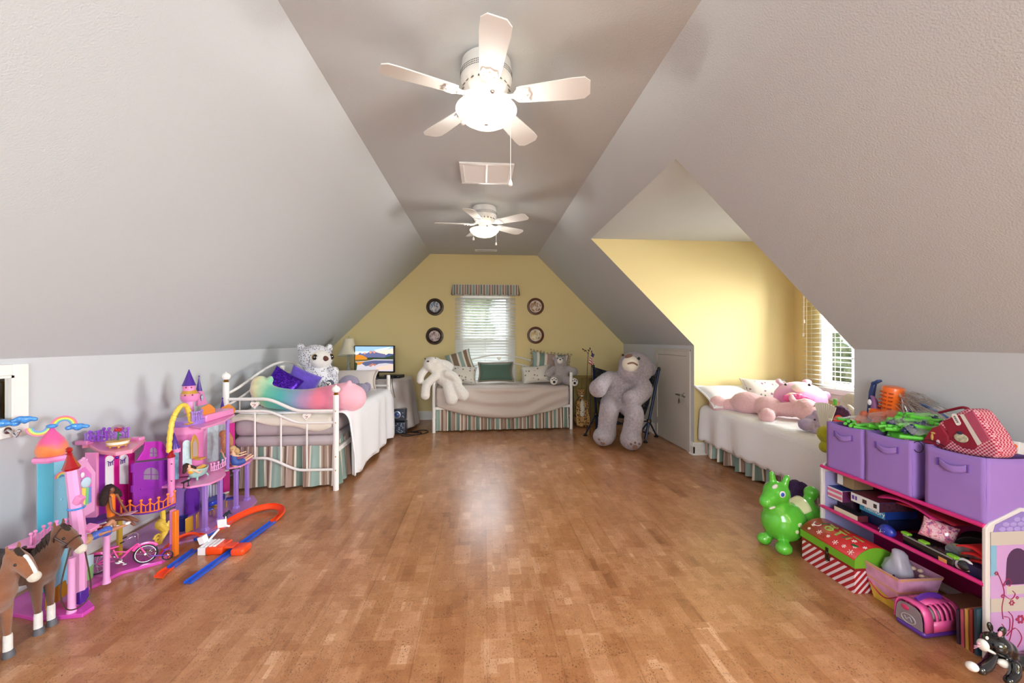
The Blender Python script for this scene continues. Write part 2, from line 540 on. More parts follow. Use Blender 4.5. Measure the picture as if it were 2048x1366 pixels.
# ------------------------------------------------------------------ windows
GLASS = mat('window glass', '#FFFFFF', 0.0, trans=1.0, alpha=0.18)
def window(name, o, ax, n, w_, z0, z1, label, grille=(2, 2), meet=True):
    """o: lower corner on the inner wall face, ax: along the wall, n: into the room"""
    o, ax, n = Vector(o), Vector(ax), Vector(n)
    e = thing(name, o + ax * (w_ / 2), label, 'window'); e['kind'] = 'structure'
    h = z1 - z0
    def bar(g, a0, a1, b0, b1, d0, d1):
        g.prism([(a0, b0), (a1, b0), (a1, b1), (a0, b1)], o + n * d0, ax, (0, 0, 1), n * (d1 - d0))
    f = G()
    for q in ((0, 0.03, 0, h), (w_ - 0.03, w_, 0, h), (0.03, w_ - 0.03, 0, 0.03), (0.03, w_ - 0.03, h - 0.03, h)): bar(f, *q, -TK, 0.0)
    f.build('jamb', WTRIM, e, smooth=0)
    for k, (b0, b1, d) in enumerate(((0.03, h / 2 + 0.02, -0.06), (h / 2 - 0.02, h - 0.03, -0.09))):
        s_ = G(); a0, a1, t = 0.03, w_ - 0.03, 0.045
        for q in ((a0, a0 + t, b0, b1), (a1 - t, a1, b0, b1), (a0 + t, a1 - t, b0, b0 + t), (a0 + t, a1 - t, b1 - t, b1)): bar(s_, *q, d, d + 0.03)
        so = s_.build('sash', WTRIM, e, smooth=0)
        pg = G(); bar(pg, a0 + t, a1 - t, b0 + t, b1 - t, d + 0.012, d + 0.016); pg.build('pane', GLASS, so, smooth=0)
        for i in range(1, grille[0]):
            x_ = a0 + t + (a1 - a0 - 2 * t) * i / grille[0]
            m_ = G(); bar(m_, x_ - 0.009, x_ + 0.009, b0 + t, b1 - t, d + 0.008, d + 0.022); m_.build('muntin', WTRIM, so, smooth=0)
        for i in range(1, grille[1]):
            z_ = b0 + t + (b1 - b0 - 2 * t) * i / grille[1]
            m_ = G(); bar(m_, a0 + t, a1 - t, z_ - 0.009, z_ + 0.009, d + 0.008, d + 0.022); m_.build('muntin', WTRIM, so, smooth=0)
    s_ = G(); bar(s_, -0.06, w_ + 0.06, -0.035, 0.0, -0.03, 0.055); s_.build('sill', WTRIM, e, bevel=0.004)
    s_ = G(); bar(s_, -0.04, w_ + 0.04, -0.11, -0.035, 0.0, 0.016); s_.build('apron', WTRIM, e, bevel=0.003)
    return e
window('window_1', (WX0, YB, WZ0), (1, 0, 0), (0, -1, 0), WX1 - WX0, WZ0, WZ1, 'white sash window behind the daybed under the striped valance', (1, 1))
window('window_2', (DX, VY0, VZ0), (0, 1, 0), (-1, 0, 0), VY1 - VY0, VZ0, VZ1, 'white dormer window above the pink plush toys', (4, 2))

# mini blinds: each slat is a part
def slat_mat():
    s = NT('white blind slat'); s.base('#F4F4F2'); s.b.inputs['Roughness'].default_value = 0.45
    t = s.n('ShaderNodeBsdfTranslucent'); t.inputs['Color'].default_value = lin('#F2F6F4')
    m = s.n('ShaderNodeMixShader'); m.inputs[0].default_value = 0.35
    s.l(s.b.outputs[0], m.inputs[1]); s.l(t.outputs[0], m.inputs[2]); s.l(m.outputs[0], s.out.inputs['Surface'])
    return s.m
BLIND = slat_mat()
CORDM = mat('white cord', '#F2F0EA', 0.6)
def blinds(name, o, ax, n, w_, z0, z1, pitch, tilt, label, d=0.05, cords=(0.12, 0.5, 0.88)):
    o, ax, n = Vector(o), Vector(ax), Vector(n)
    e = thing(name, o + ax * (w_ / 2), label, 'blinds')
    g = G(); g.prism([(0, 0), (w_, 0), (w_, 0.05), (0, 0.05)], o + n * 0.012 + Vector((0, 0, z1 - 0.05 - o.z)), ax, (0, 0, 1), n * 0.06); g.build('headrail', BLIND, e, bevel=0.003)
    g = G(); g.prism([(0, 0), (w_, 0), (w_, 0.022), (0, 0.022)], o + n * 0.018 + Vector((0, 0, z0 - o.z)), ax, (0, 0, 1), n * 0.05); g.build('bottom_rail', BLIND, e, bevel=0.003)
    z = z0 + 0.05; k = 0; first_ = None
    while z < z1 - 0.06:
        t = R(tilt(k, (z - z0) / (z1 - z0)) if callable(tilt) else tilt)
        c = o + n * (0.012 + 0.03) + ax * (w_ / 2) + Vector((0, 0, z - o.z))
        g = G()
        prof = []
        for i in range(5):
            s_ = (i / 4 - 0.5) * d
            b_ = 0.0025 * (1 - (2 * i / 4 - 1) ** 2)
            prof.append((s_, b_))
        dn = n * math.cos(t) - Vector((0, 0, 1)) * math.sin(t); up = n * math.sin(t) + Vector((0, 0, 1)) * math.cos(t)
        poly = prof + [(p[0], p[1] - 0.0022) for p in reversed(prof)]
        g.prism(poly, c - ax * (w_ / 2), dn, up, ax * w_)
        g.build('slat', BLIND, e, smooth=30)
        z += pitch; k += 1
    for q in cords:
        g = G()
        for off in (0.012, 0.072):
            p = o + ax * (w_ * q) + n * off
            g.tube([(p.x, p.y, z0 + 0.01), (p.x, p.y, z1 - 0.03)], 0.0022 if off < .05 else 0.003, 6)
        g.build('ladder_cord', CORDM, e)
    return e
bl = blinds('window_blinds', (-0.455, YB, 0.60), (1, 0, 0), (0, -1, 0), 1.01, 0.56, 2.12, 0.047, lambda k, f: 62 if f < 0.50 else 40, 'white slatted blinds on the window behind the daybed')
bl = blinds('window_blinds', (DX, 2.66, 0.80), (0, 1, 0), (-1, 0, 0), 1.60, 0.80, 2.10, 0.050, 4, 'white slatted blinds on the dormer window by the pink plush toys', cords=(0.06, 0.27, 0.5, 0.73, 0.955))
g = G(); g.tube([(DX - 0.09, 4.21, 2.05), (DX - 0.09, 4.21, 1.40)], 0.002, 6); o = g.build('pull_cord', CORDM, bl)
g = G(); g.lathe([(0.003, 0), (0.010, 0.006), (0.009, 0.03), (0.004, 0.045)], (DX - 0.09, 4.21, 1.36), 10); g.build('tassel', CORDM, o)
g = G(); g.tube([(DX - 0.10, 4.19, 2.05), (DX - 0.10, 4.19, 1.55)], 0.002, 6); o = g.build('pull_cord', CORDM, bl)
g = G(); g.lathe([(0.003, 0), (0.010, 0.006), (0.009, 0.03), (0.004, 0.045)], (DX - 0.10, 4.19, 1.51), 10); g.build('tassel', CORDM, o)

# ------------------------------------------------------------------ attic door in the knee wall
DOORP = mat('greige door paint', '#C9C4BC', 0.5)
NICKEL = mat('brushed nickel', '#C8C4BC', 0.28, 1.0)
d_ = thing('door_1', (XR, 5.0, 0), 'small flush grey attic door with casing and lever handle', 'door'); d_['kind'] = 'structure'
DYa, DYb, DZt = 4.60, 5.40, 1.135
g = G(); g.bb((XR - 0.012, DYa + 0.004, 0.012), (XR + 0.02, DYb - 0.004, DZt - 0.004)); panel = g.build('door_panel', DOORP, d_, bevel=0.002)
g = G()
for a, b, c, d in ((DYa - 0.075, DYa, 0, DZt + 0.075), (DYb, DYb + 0.075, 0, DZt + 0.075), (DYa, DYb, DZt, DZt + 0.075)):
    g.bb((XR - 0.02, a, c), (XR, b, d))
g.bb((XR - 0.026, DYa - 0.075, DZt + 0.055), (XR, DYb + 0.075, DZt + 0.08))
g.build('casing', DOORP, d_, bevel=0.003)
g = G(); c = Vector((XR - 0.012, 4.66, 0.66)); g.lathe([(0.030, 0), (0.030, 0.006), (0.022, 0.012), (0.012, 0.016), (0.011, 0.045)], c, 18, axis=(-1, 0, 0)); hd = g.build('handle', NICKEL, d_)
hd['label'] = 'nickel lever handle'
g = G(); g.tube([c + Vector((-0.045, 0, 0)), c + Vector((-0.05, 0.03, 0.002)), c + Vector((-0.05, 0.11, 0.0))], [0.010, 0.010, 0.008], 10); g.build('lever', NICKEL, hd)
g = G(); g.tube(arc(c + Vector((-0.05, 0.03, -0.03)), 0.018, 0, 360, 14, (0, 1, 0)), 0.002, 6); g.box(c + Vector((-0.052, 0.035, -0.075)), (0.003, 0.02, 0.055), (0.2, 0, 0)); g.box(c + Vector((-0.049, 0.015, -0.07)), (0.003, 0.018, 0.05), (-0.25, 0, 0)); g.build('keys', NICKEL, hd)
for z in (0.18, 0.95):
    g = G(); g.cyl((XR - 0.018, DYb - 0.002, z), (XR - 0.018, DYb - 0.002, z + 0.075), 0.006, n=10); g.build('hinge', NICKEL, d_)
# outlet plate on the knee wall
g = G(); g.bb((XR - 0.006, 5.62, 0.36), (XR, 5.69, 0.475)); o = g.build('wall_outlet', mat('outlet plastic', '#E6E2DA', 0.4), bevel=0.002); tag(o, 'small outlet plate on the grey wall behind the camp chair', 'outlet')
g = G()
for z in (0.395, 0.44): g.bb((XR - 0.009, 5.635, z - 0.014), (XR - 0.005, 5.675, z + 0.014))
g.build('socket', mat('outlet plastic', '#E6E2DA', 0.4), o)

# ------------------------------------------------------------------ outdoors seen through the blinds
def leafy(name, c):
    s = NT(name); f = s.noise(s.obj(), 3.0, 5, 0.7); s.base(s.ramp(f, [(0.35, '#2C3620'), (0.5, '#566440'), (0.62, '#8A8A70'), (0.7, '#6A503A')])); s.b.inputs['Roughness'].default_value = 0.9
    return s.m
LEAF = leafy('tree foliage', 0)
g = G(); g.bb((-40, -30, -3.2), (40, 60, -3.0)); struct(g.build('ground', mat('pale dry lawn', '#8C8068', 0.95, vary=(0.6, 0.2)), smooth=0), 'pale lawn and drive outside far below the windows', 'ground')
def tree(x, y, h, r, lab, seed):
    rd = random.Random(seed)
    e = thing('tree', (x, y, -3), lab, 'tree', 'trees outside the windows')
    g = G(); g.tube([(x, y, -3), (x + .1, y, -3 + h * .4), (x, y + .1, -3 + h * .75)], [0.22, 0.16, 0.08], 8); g.build('trunk', mat('bark', '#6A5542', 0.9), e)
    g = G()
    for i in range(9):
        a = rd.uniform(0, 6.28); q = rd.uniform(0, r * .7)
        g.ell((x + q * math.cos(a), y + q * math.sin(a), -3 + h * rd.uniform(.5, .95)), (r * rd.uniform(.35, .6), r * rd.uniform(.35, .6), r * rd.uniform(.3, .5)), nu=14, nv=8)
    o = g.build('crown', LEAF, e); plush(o, 0.16, 1, 0.5, 0.35)
tree(-1.2, 14.5, 7.4, 2.3, 'leafy tree outside the gable window', 1)
tree(4.2, 16.5, 7.0, 2.2, 'second leafy tree outside the gable window', 2)
tree(13.5, 11.5, 5.2, 2.4, 'leafy tree outside the dormer window', 3)
tree(14.5, 16.0, 5.4, 2.6, 'farther leafy tree outside the dormer window', 4)

# ------------------------------------------------------------------ ceiling fans
FANW = mat('fan white enamel', '#E6E5E2', 0.35, coat=0.2)
FSLOT = mat('fan dark slots', '#5A564F', 0.6)
BOWL = mat('frosted lamp bowl', '#FFF8EA', 0.4, emit=('#FFF8EC', 1.0))
def fan(cx, cy, ang, label, lamp):
    e = thing('ceiling_fan', (cx, cy, ZC), label, 'ceiling fan', 'ceiling fans with bowl lamps')
    g = G(); g.lathe([(0.118, 0), (0.128, -0.01), (0.131, -0.045), (0.134, -0.05), (0.134, -0.10), (0.128, -0.118), (0.104, -0.150), (0.094, -0.168), (0.070, -0.172)], (cx, cy, ZC), 40)
    hs = g.build('motor_housing', FANW, e)
    g = G()
    for k in range(20):
        a = 2 * math.pi * k / 20
        rm = Matrix.Rotation(a, 3, 'Z')
        p = Vector((cx, cy, ZC)) + rm @ Vector((0.1155, 0, -0.135))
        g.box(p, (0.004, 0.010, 0.032), rm @ rotm(0, -37, 0))
    g.build('cooling_slot', FSLOT, hs, kind='stuff')
    g = G()
    for k in range(90):
        a = 2 * math.pi * k / 90; rm = Matrix.Rotation(a, 3, 'Z')
        for z in (-0.068, -0.078, -0.088):
            g.box(Vector((cx, cy, ZC)) + rm @ Vector((0.1340, 0, z)), (0.002, 0.0045, 0.005), rm)
    g.build('vent_band', FSLOT, hs, kind='stuff')
    g = G(); g.lathe([(0.055, -0.170), (0.052, -0.185), (0.060, -0.192), (0.060, -0.205), (0.035, -0.21), (0.035, -0.232), (0.075, -0.236), (0.075, -0.242)], (cx, cy, ZC), 28); g.build('switch_housing', FANW, e)
    zb = -0.186
    for k in range(5):
        a = R(ang + 72 * k)
        T = Matrix.Translation((cx, cy, ZC + zb)) @ Matrix.Rotation(a, 4, 'Z') @ Matrix.Rotation(R(-12), 4, 'X')
        g = G(T)
        wd = [(0.165, 0.046), (0.19, 0.052), (0.45, 0.068), (0.505, 0.066), (0.533, 0.040), (0.533, -0.040), (0.505, -0.066), (0.45, -0.068), (0.19, -0.052), (0.165, -0.046), (0.157, 0)]
        g.prism(wd, (0, 0, -0.003), (1, 0, 0), (0, 1, 0), (0, 0, 0.006))
        b = g.build('blade', FANW, e, bevel=0.0015)
        g = G(T)
        pl = [(0.145, 0.018), (0.165, 0.040), (0.20, 0.046), (0.228, 0.036), (0.222, 0.020), (0.235, 0.0), (0.222, -0.020), (0.228, -0.036), (0.20, -0.046), (0.165, -0.040), (0.145, -0.018)]
        g.prism(pl, (0, 0, -0.009), (1, 0, 0), (0, 1, 0), (0, 0, 0.006))
        g.tube([(0.16, 0, -0.006), (0.12, 0, -0.004), (0.085, 0, 0.012)], [0.013, 0.011, 0.012], 8)
        for sx, sy in ((0.18, 0.026), (0.18, -0.026), (0.212, 0)): g.ell((sx, sy, -0.010), 0.006, nu=8, nv=6)
        g.build('blade_iron', FANW, b, bevel=0.001)
    zt = -0.252
    g = G()
    prof = [(0.158, 0.004), (0.160, 0.0), (0.152, -0.014), (0.128, -0.040), (0.095, -0.060), (0.05, -0.073), (0.012, -0.076)]
    g.lathe(prof + [(0.012, -0.073), (0.05, -0.070), (0.094, -0.057), (0.126, -0.037), (0.149, -0.013), (0.155, 0.002)], (cx, cy, ZC + zt), 40)
    # open the bowl's top: drop the cap faces
    g.f = [f for f in g.f if len(f) <= 4]; g.mi = [0] * len(g.f)
    bw = g.build('lamp_bowl', BOWL, e, smooth=60); bw['label'] = 'glowing frosted glass bowl'
    for k in range(3):
        a = R(40 + 120 * k); p = Vector((cx + 0.157 * math.cos(a), cy + 0.157 * math.sin(a), ZC + zt + 0.004))
        g = G(); g.ell(p, (0.012, 0.012, 0.010), nu=10, nv=6); g.tube([p, (cx + 0.07 * math.cos(a), cy + 0.07 * math.sin(a), ZC - 0.238)], 0.004, 6); g.build('bowl_clip', NICKEL, e)
    for q, (dx, dy, ln) in enumerate(((-0.115, -0.115, 0.11), (0.130, 0.05, 0.34 if lamp else 0.12))):
        p = Vector((cx + dx, cy + dy, ZC - 0.245))
        g = G(); g.tube([p, p - Vector((0, 0, ln))], 0.0016, 6); ch = g.build('pull_chain', CORDM, e)
        g = G(); g.lathe([(0.002, 0), (0.006, -0.006), (0.011, -0.022), (0.010, -0.034), (0.004, -0.038)], p - Vector((0, 0, ln)), 12); g.build('chain_bell', CORDM, ch)
    l = bpy.data.lights.new('fan_lamp', 'POINT'); l.energy = 22; l.color = (1.0, 0.95, 0.88); l.shadow_soft_size = 0.05
    lo = bpy.data.objects.new('fan_lamp', l); lo.location = (0, 0, zt + 0.005); lo.parent = e; col.objects.link(lo)
    return e
fan(0.02, 2.09, 58, 'large white five-blade ceiling fan nearest the viewer with lit bowl lamp', True)
fan(0.02, 4.36, 36, 'white five-blade ceiling fan farther back near the yellow wall', False)

# ------------------------------------------------------------------ ceiling grilles
GRILL = mat('grille white enamel', '#F4F7FA', 0.4)
e = thing('return_air_grille', (0.035, 3.47, ZC), 'square white return air grille on the ceiling between the fans', 'air vent')
g = G(); x0, x1, y0, y1, t = -0.19, 0.26, 3.26, 3.69, 0.035
for a, b, c, d in ((x0, x1, y0, y0 + t), (x0, x1, y1 - t, y1), (x0, x0 + t, y0 + t, y1 - t), (x1 - t, x1, y0 + t, y1 - t)): g.bb((a, c, ZC - 0.014), (b, d, ZC))
g.build('grille_frame', GRILL, e, bevel=0.004)
g = G(); g.bb(((x0 + x1) / 2 - 0.008, y0 + t, ZC - 0.012), ((x0 + x1) / 2 + 0.008, y1 - t, ZC)); g.build('centre_bar', GRILL, e)
for k in range(26):
    y = y0 + t + 0.008 + k * (y1 - y0 - 2 * t - 0.016) / 25
    g = G(); g.box(((x0 + x1) / 2, y, ZC - 0.005), (x1 - x0 - 2 * t, 0.016, 0.0015), (R(-35), 0, 0)); g.build('louver', GRILL, e, smooth=0)
e = thing('supply_vent', (0.055, 6.44, ZC), 'small white slotted ceiling vent close to the yellow gable wall', 'air vent')
g = G(); g.bb((-0.12, 6.385, ZC - 0.01), (0.23, 6.41, ZC)); g.bb((-0.12, 6.47, ZC - 0.01), (0.23, 6.495, ZC)); g.bb((-0.12, 6.41, ZC - 0.01), (-0.095, 6.47, ZC)); g.bb((0.205, 6.41, ZC - 0.01), (0.23, 6.47, ZC)); g.build('vent_frame', GRILL, e, bevel=0.003)
for k in range(5):
    g = G(); g.box((0.055, 6.417 + k * 0.0115, ZC - 0.006), (0.30, 0.010, 0.0015), (R(40), 0, 0)); g.build('louver', FSLOT if k % 2 else GRILL, e, smooth=0)

# ------------------------------------------------------------------ fabrics
from mathutils import noise as mn
WMETAL = mat('white bed enamel', '#F0EEEA', 0.35)
CERAM = mat('white ceramic', '#F6F3EC', 0.2, coat=0.4)
ROSEDOT = mat('rose decal', '#B04A58', 0.4)
GOLD = mat('gold trim', '#C9A24E', 0.3, 1.0)
SK = [mat('skirt sage green', '#93A9A2', 0.85, bump=(260, .2, .002)), mat('skirt rose brown', '#AE9489', 0.85, bump=(260, .2, .002)),
      mat('skirt cream', '#E3DACB', 0.85, bump=(260, .2, .002)), mat('skirt taupe', '#84705F', 0.85, bump=(260, .2, .002)), mat('skirt deep sage', '#73897F', 0.85, bump=(260, .2, .002))]
PAT = [0, 0, 0, 0, 2, 1, 3, 1, 2, 1, 1, 3, 2, 4, 4, 4, 2, 1, 1, 3, 1, 2]
MATT = mat('lavender grey sheet', '#B9AEB2', 0.85, bump=(60, .15, .004))
CREAM = mat('cream mattress pad', '#E4DCCF', 0.9, bump=(40, .3, .006))
WHITE = mat('white matelasse coverlet', '#F2F3F7', 0.9, bump=(70, .45, .006))
BLUSH = mat('pale taupe sheet', '#C8BCB4', 0.85, bump=(40, .15, .004))

def ruffle(name, pts, z0, z1, amp, pleats, parent, seed=0, cols=260, flare=1.0):
    """gathered striped bed skirt along the polyline pts (xy); z1 may vary along it"""
    P = [Vector((p[0], p[1], 0)) for p in pts]
    ln = [0]
    for a, b in zip(P, P[1:]): ln.append(ln[-1] + (b - a).length)
    def pos(u):
        d = u * ln[-1]
        for i in range(len(P) - 1):
            if d <= ln[i + 1] + 1e-9 or i == len(P) - 2:
                t = (P[i + 1] - P[i]).normalized()
                return P[i] + t * (d - ln[i]), Vector((t.y, -t.x, 0))
    g = G(); nv = 6; rd = random.Random(seed)
    ph = [rd.uniform(0, 6.28) for _ in range(3)]
    for i in range(cols):
        us = (i / cols, (i + 1) / cols); ring = []
        for u in us:
            p, n = pos(u)
            wv = math.sin(2 * math.pi * pleats * u + 1.2 * math.sin(2 * math.pi * pleats * 0.31 * u + ph[0]) + ph[1])
            wv += 0.35 * math.sin(4.7 * math.pi * pleats * u + ph[2])
            top = z1(u) if callable(z1) else z1
            for j in range(nv):
                t = j / (nv - 1)
                ring.append(p + n * (amp * (0.35 + 0.65 * t * flare) * wv + 0.018 * t) + Vector((0, 0, top + (z0 - top) * t + 0.006 * wv * t)))
        g.k = PAT[i % len(PAT)]
        g.add(ring, [(j, j + 1, nv + j + 1, nv + j) for j in range(nv - 1)])
    return g.build(name, SK, parent, smooth=60, weld=True)

def rbox(g, a, b, r=0.03, n=5):
    """box with rounded edges (superellipse section lofted in z)"""
    a, b = Vector(a), Vector(b); c = (a + b) / 2; h = (b - a) / 2
    def ring(k, z):
        out = []
        for i in range(4):
            sx, sy = ((1, 1), (-1, 1), (-1, -1), (1, -1))[i]
            for j in range(n + 1):
                t = R(90 * i + 90 * j / n)
                out.append(Vector((c.x + sx * (h.x - r) + math.cos(t) * (r - k), c.y + sy * (h.y - r) + math.sin(t) * (r - k), z)))
        return out
    rings = []
    rr = min(r, h.z)
    for j in range(n + 1):
        t = R(90 * j / n); rings.append(ring(rr * (1 - math.sin(t)), a.z + rr * (1 - math.cos(t))))
    for j in range(n + 1):
        t = R(90 * j / n); rings.append(ring(rr * (1 - math.cos(t)), b.z - rr * (1 - math.sin(t))))
    m = len(rings[0]); vs = [p for q in rings for p in q]
    fs = [(i * m + j, i * m + (j + 1) % m, (i + 1) * m + (j + 1) % m, (i + 1) * m + j) for i in range(len(rings) - 1) for j in range(m)]
    fs += [tuple(range(m - 1, -1, -1)), tuple((len(rings) - 1) * m + j for j in range(m))]
    g.add(vs, fs)
    return g

def heart_pts(s):
    return [(s * 0.062 * 16 * math.sin(t) ** 3, s * 0.062 * (13 * math.cos(t) - 5 * math.cos(2 * t) - 2 * math.cos(3 * t) - math.cos(4 * t))) for t in [2 * math.pi * k / 28 for k in range(28)]]

def daybed(loc, rz, L, W, label, knobs=True, far_knobs=False):
    T = TM(loc, rz=rz)
    e = thing('daybed', loc, label, 'daybed', 'white metal daybeds')
    def ctr(y): return max(0.0, min(1.0, (y - 0.28) / 0.34))
    def sc_(a, b):  # S-curve rail, b at the back
        return lambda y: a + (b - a) * (lambda t: t * t * (3 - 2 * t))(ctr(y))
    top, mid, low = sc_(0.70, 0.81), sc_(0.597, 0.705), sc_(0.182, 0.295)
    for q, x in enumerate((0.0, L)):
        ep = G(T)
        ys = [W * k / 24 for k in range(25)]
        for f, r in ((top, 0.014), (mid, 0.012), (low, 0.012)): ep.tube([(x, y, f(y)) for y in ys], r, 10)
        ep_o = ep.build('end_panel', WMETAL, e)
        for y in (0.248, 0.467, 0.685):
            g = G(T); g.tube([(x, y, low(y)), (x, y, mid(y))], 0.008, 8); g.build('spindle', WMETAL, ep_o)
        for y in (0.248, 0.685):
            g = G(T); zc = (top(y) + mid(y)) / 2
            g.prism(heart_pts(0.035), (x - 0.012, y, zc + 0.004), (0, 1, 0), (0, 0, 1), (0.024, 0, 0)); h = g.build('heart_ornament', CERAM, ep_o, bevel=0.006)
            g = G(T); g.ell((x - 0.013, y - 0.006, zc + 0.004), (0.003, 0.006, 0.006), nu=8, nv=6); g.ell((x - 0.013, y + 0.009, zc + 0.008), (0.003, 0.004, 0.004), nu=8, nv=6); g.ell((x - 0.013, y + 0.002, zc - 0.008), (0.003, 0.004, 0.004), nu=8, nv=6); g.build('rose_decal', ROSEDOT, h)
        for y, hz in ((0.0, 0.84), (W, 0.96)):
            g = G(T); g.cyl((x, y, 0), (x, y, hz), 0.024, n=18); p = g.build('post', WMETAL, e)
            kn = knobs if q == 0 else far_knobs
            if kn:
                g = G(T); g.lathe([(0.018, 0), (0.021, 0.006), (0.014, 0.010), (0.019, 0.015), (0.013, 0.020)], (x, y, hz), 16); g.build('collar', GOLD, p)
                g = G(T); g.lathe([(0.012, 0.018), (0.026, 0.024), (0.034, 0.038), (0.036, 0.050), (0.032, 0.064), (0.020, 0.076), (0.007, 0.082), (0.006, 0.088), (0.001, 0.090)], (x, y, hz), 20); g.build('finial', CERAM, p)
            else:
                g = G(T); g.ell((x, y, hz), (0.024, 0.024, 0.010), nu=14, nv=8); g.build('post_cap', WMETAL, p)
            for z in (0.18, 0.30, 0.597, 0.70):
                if y == 0: 
                    g = G(T); g.ell((x - 0.024 + 0.0, y - 0.004, z), (0.005, 0.006, 0.006), nu=8, nv=6); g.build('bolt', GOLD, p)
    # arched back panel
    bk = G(T)
    def arch(z0, rise): return [(L * k / 40, W, z0 + rise * math.sin(math.pi * k / 40) ** 1.5) for k in range(41)]
    bk.tube(arch(0.86, 0.22), 0.013, 10); bk.tube(arch(0.76, 0.20), 0.011, 10); bk.tube([(0, W, 0.62), (L, W, 0.62)], 0.012, 10); bk.tube([(0, W, 0.34), (L, W, 0.34)], 0.012, 10)
    bo = bk.build('back_panel', WMETAL, e)
    for k in range(1, 10):
        x = L * k / 10
        g = G(T); g.tube([(x, W, 0.34), (x, W, 0.76 + 0.20 * math.sin(math.pi * k / 10) ** 1.5)], 0.007, 8); g.build('spindle', WMETAL, bo)
    g = G(T); zc = 1.02; g.prism(heart_pts(0.035), (L / 2, W - 0.012, zc), (1, 0, 0), (0, 0, 1), (0, 0.024, 0)); g.build('heart_ornament', CERAM, bo, bevel=0.006)
    g = G(T)
    g.bb((0.0, -0.012, 0.33), (L, 0.012, 0.37)); g.bb((0.0, W - 0.012, 0.33), (L, W + 0.012, 0.37))
    for k in range(9): g.bb((L * (k + .5) / 9 - 0.015, 0.012, 0.355), (L * (k + .5) / 9 + 0.015, W - 0.012, 0.362))
    g.build('link_spring', WMETAL, e)
    return e, T

# ---- daybed along the knee wall
bedL, TL = daybed((-1.29, 3.637, 0), 90, 1.97, 0.925, 'white daybed along the left knee wall heaped with plush toys', True, False)
def tp(T, pts): return [tuple((T @ Vector((p[0], p[1], 0)))[:2]) for p in pts]
g = G(TL); rbox(g, (0.035, 0.03, 0.375), (1.935, 0.895, 0.47), 0.05); o = g.build('box_spring', MATT, smooth=50); tag(o, 'lavender grey box spring of the daybed by the knee wall', 'box spring')
g = G(TL); rbox(g, (0.035, 0.03, 0.47), (1.935, 0.895, 0.635), 0.06); o = g.build('mattress', MATT, smooth=50); tag(o, 'lavender grey mattress of the daybed by the knee wall', 'mattress')
def wav(p, s, a): return a * mn.noise(Vector(p) * s)
def pad(u, v):
    x = -0.012 + 1.93 * v; y = 0.04 + 0.86 * u
    z = 0.655 + wav((x, y, 0), 3, 0.012)
    if v < 0.12: 
        k = (0.12 - v) / 0.12
        x = 0.03 - 0.018 * math.sin(k * 1.57) ; z -= 0.11 * k * (0.75 + 0.35 * math.sin(u * 5 + 0.5) + 0.15 * math.sin(u * 13))
    return TL @ Vector((x, y, z))
g = G(); g.grid(pad, 30, 34); o = g.build('mattress_pad', CREAM, smooth=80, solid=0.02); tag(o, 'cream quilted pad slipping over the near end of the daybed mattress', 'mattress pad')
sk = ruffle('bed_skirt', tp(TL, [(1.93, 0.035), (0.075, 0.035), (0.075, 0.90)])[::-1], 0.02, 0.43, 0.040, 15, None, 3, 180)
tag(sk, 'striped sage and rose bed skirt of the daybed by the knee wall', 'bed skirt', 'striped bed skirts')
# white coverlet draped over the open side to the floor
def cover(u, v):
    x = 0.075 + 1.865 * u                     # along the bed
    s = v * 1.62                              # across, then down the open side
    if s < 0.86: y = 0.86 - s; z = 0.675 + wav((x, y, 2), 4, 0.010)
    else:
        d = s - 0.86; q = 0.11
        if d < q * 1.57: a = d / q; y = -q * math.sin(a) * 0.55; z = 0.675 - q * (1 - math.cos(a))
        else: dd = d - q * 1.57; y = -0.06 - 0.02 * dd; z = 0.565 - dd
        k = min(1, d / 0.5)
        y -= k * (0.022 * math.sin(x * 15 + 1.5 * math.sin(x * 4)) + 0.03 * mn.noise(Vector((x * 3, d, 0)))) + 0.015
        if u < 0.08: x += 0.10 * k * (0.08 - u) / 0.08 
    if u > 0.90 and s > 0.6:                  # rounded far corner
        t = (u - 0.90) / 0.10; z -= 0.10 * t * t * (1 if s < 0.86 else max(0, 1 - (s - .86))); 
    z = max(z, 0.045 + 0.02 * math.sin(x * 9))
    return TL @ Vector((x, y, z))
g = G(); g.grid(cover, 70, 56); o = g.build('coverlet', WHITE, smooth=80, solid=0.012); tag(o, 'white textured coverlet hanging to the floor over the left daybed', 'coverlet')

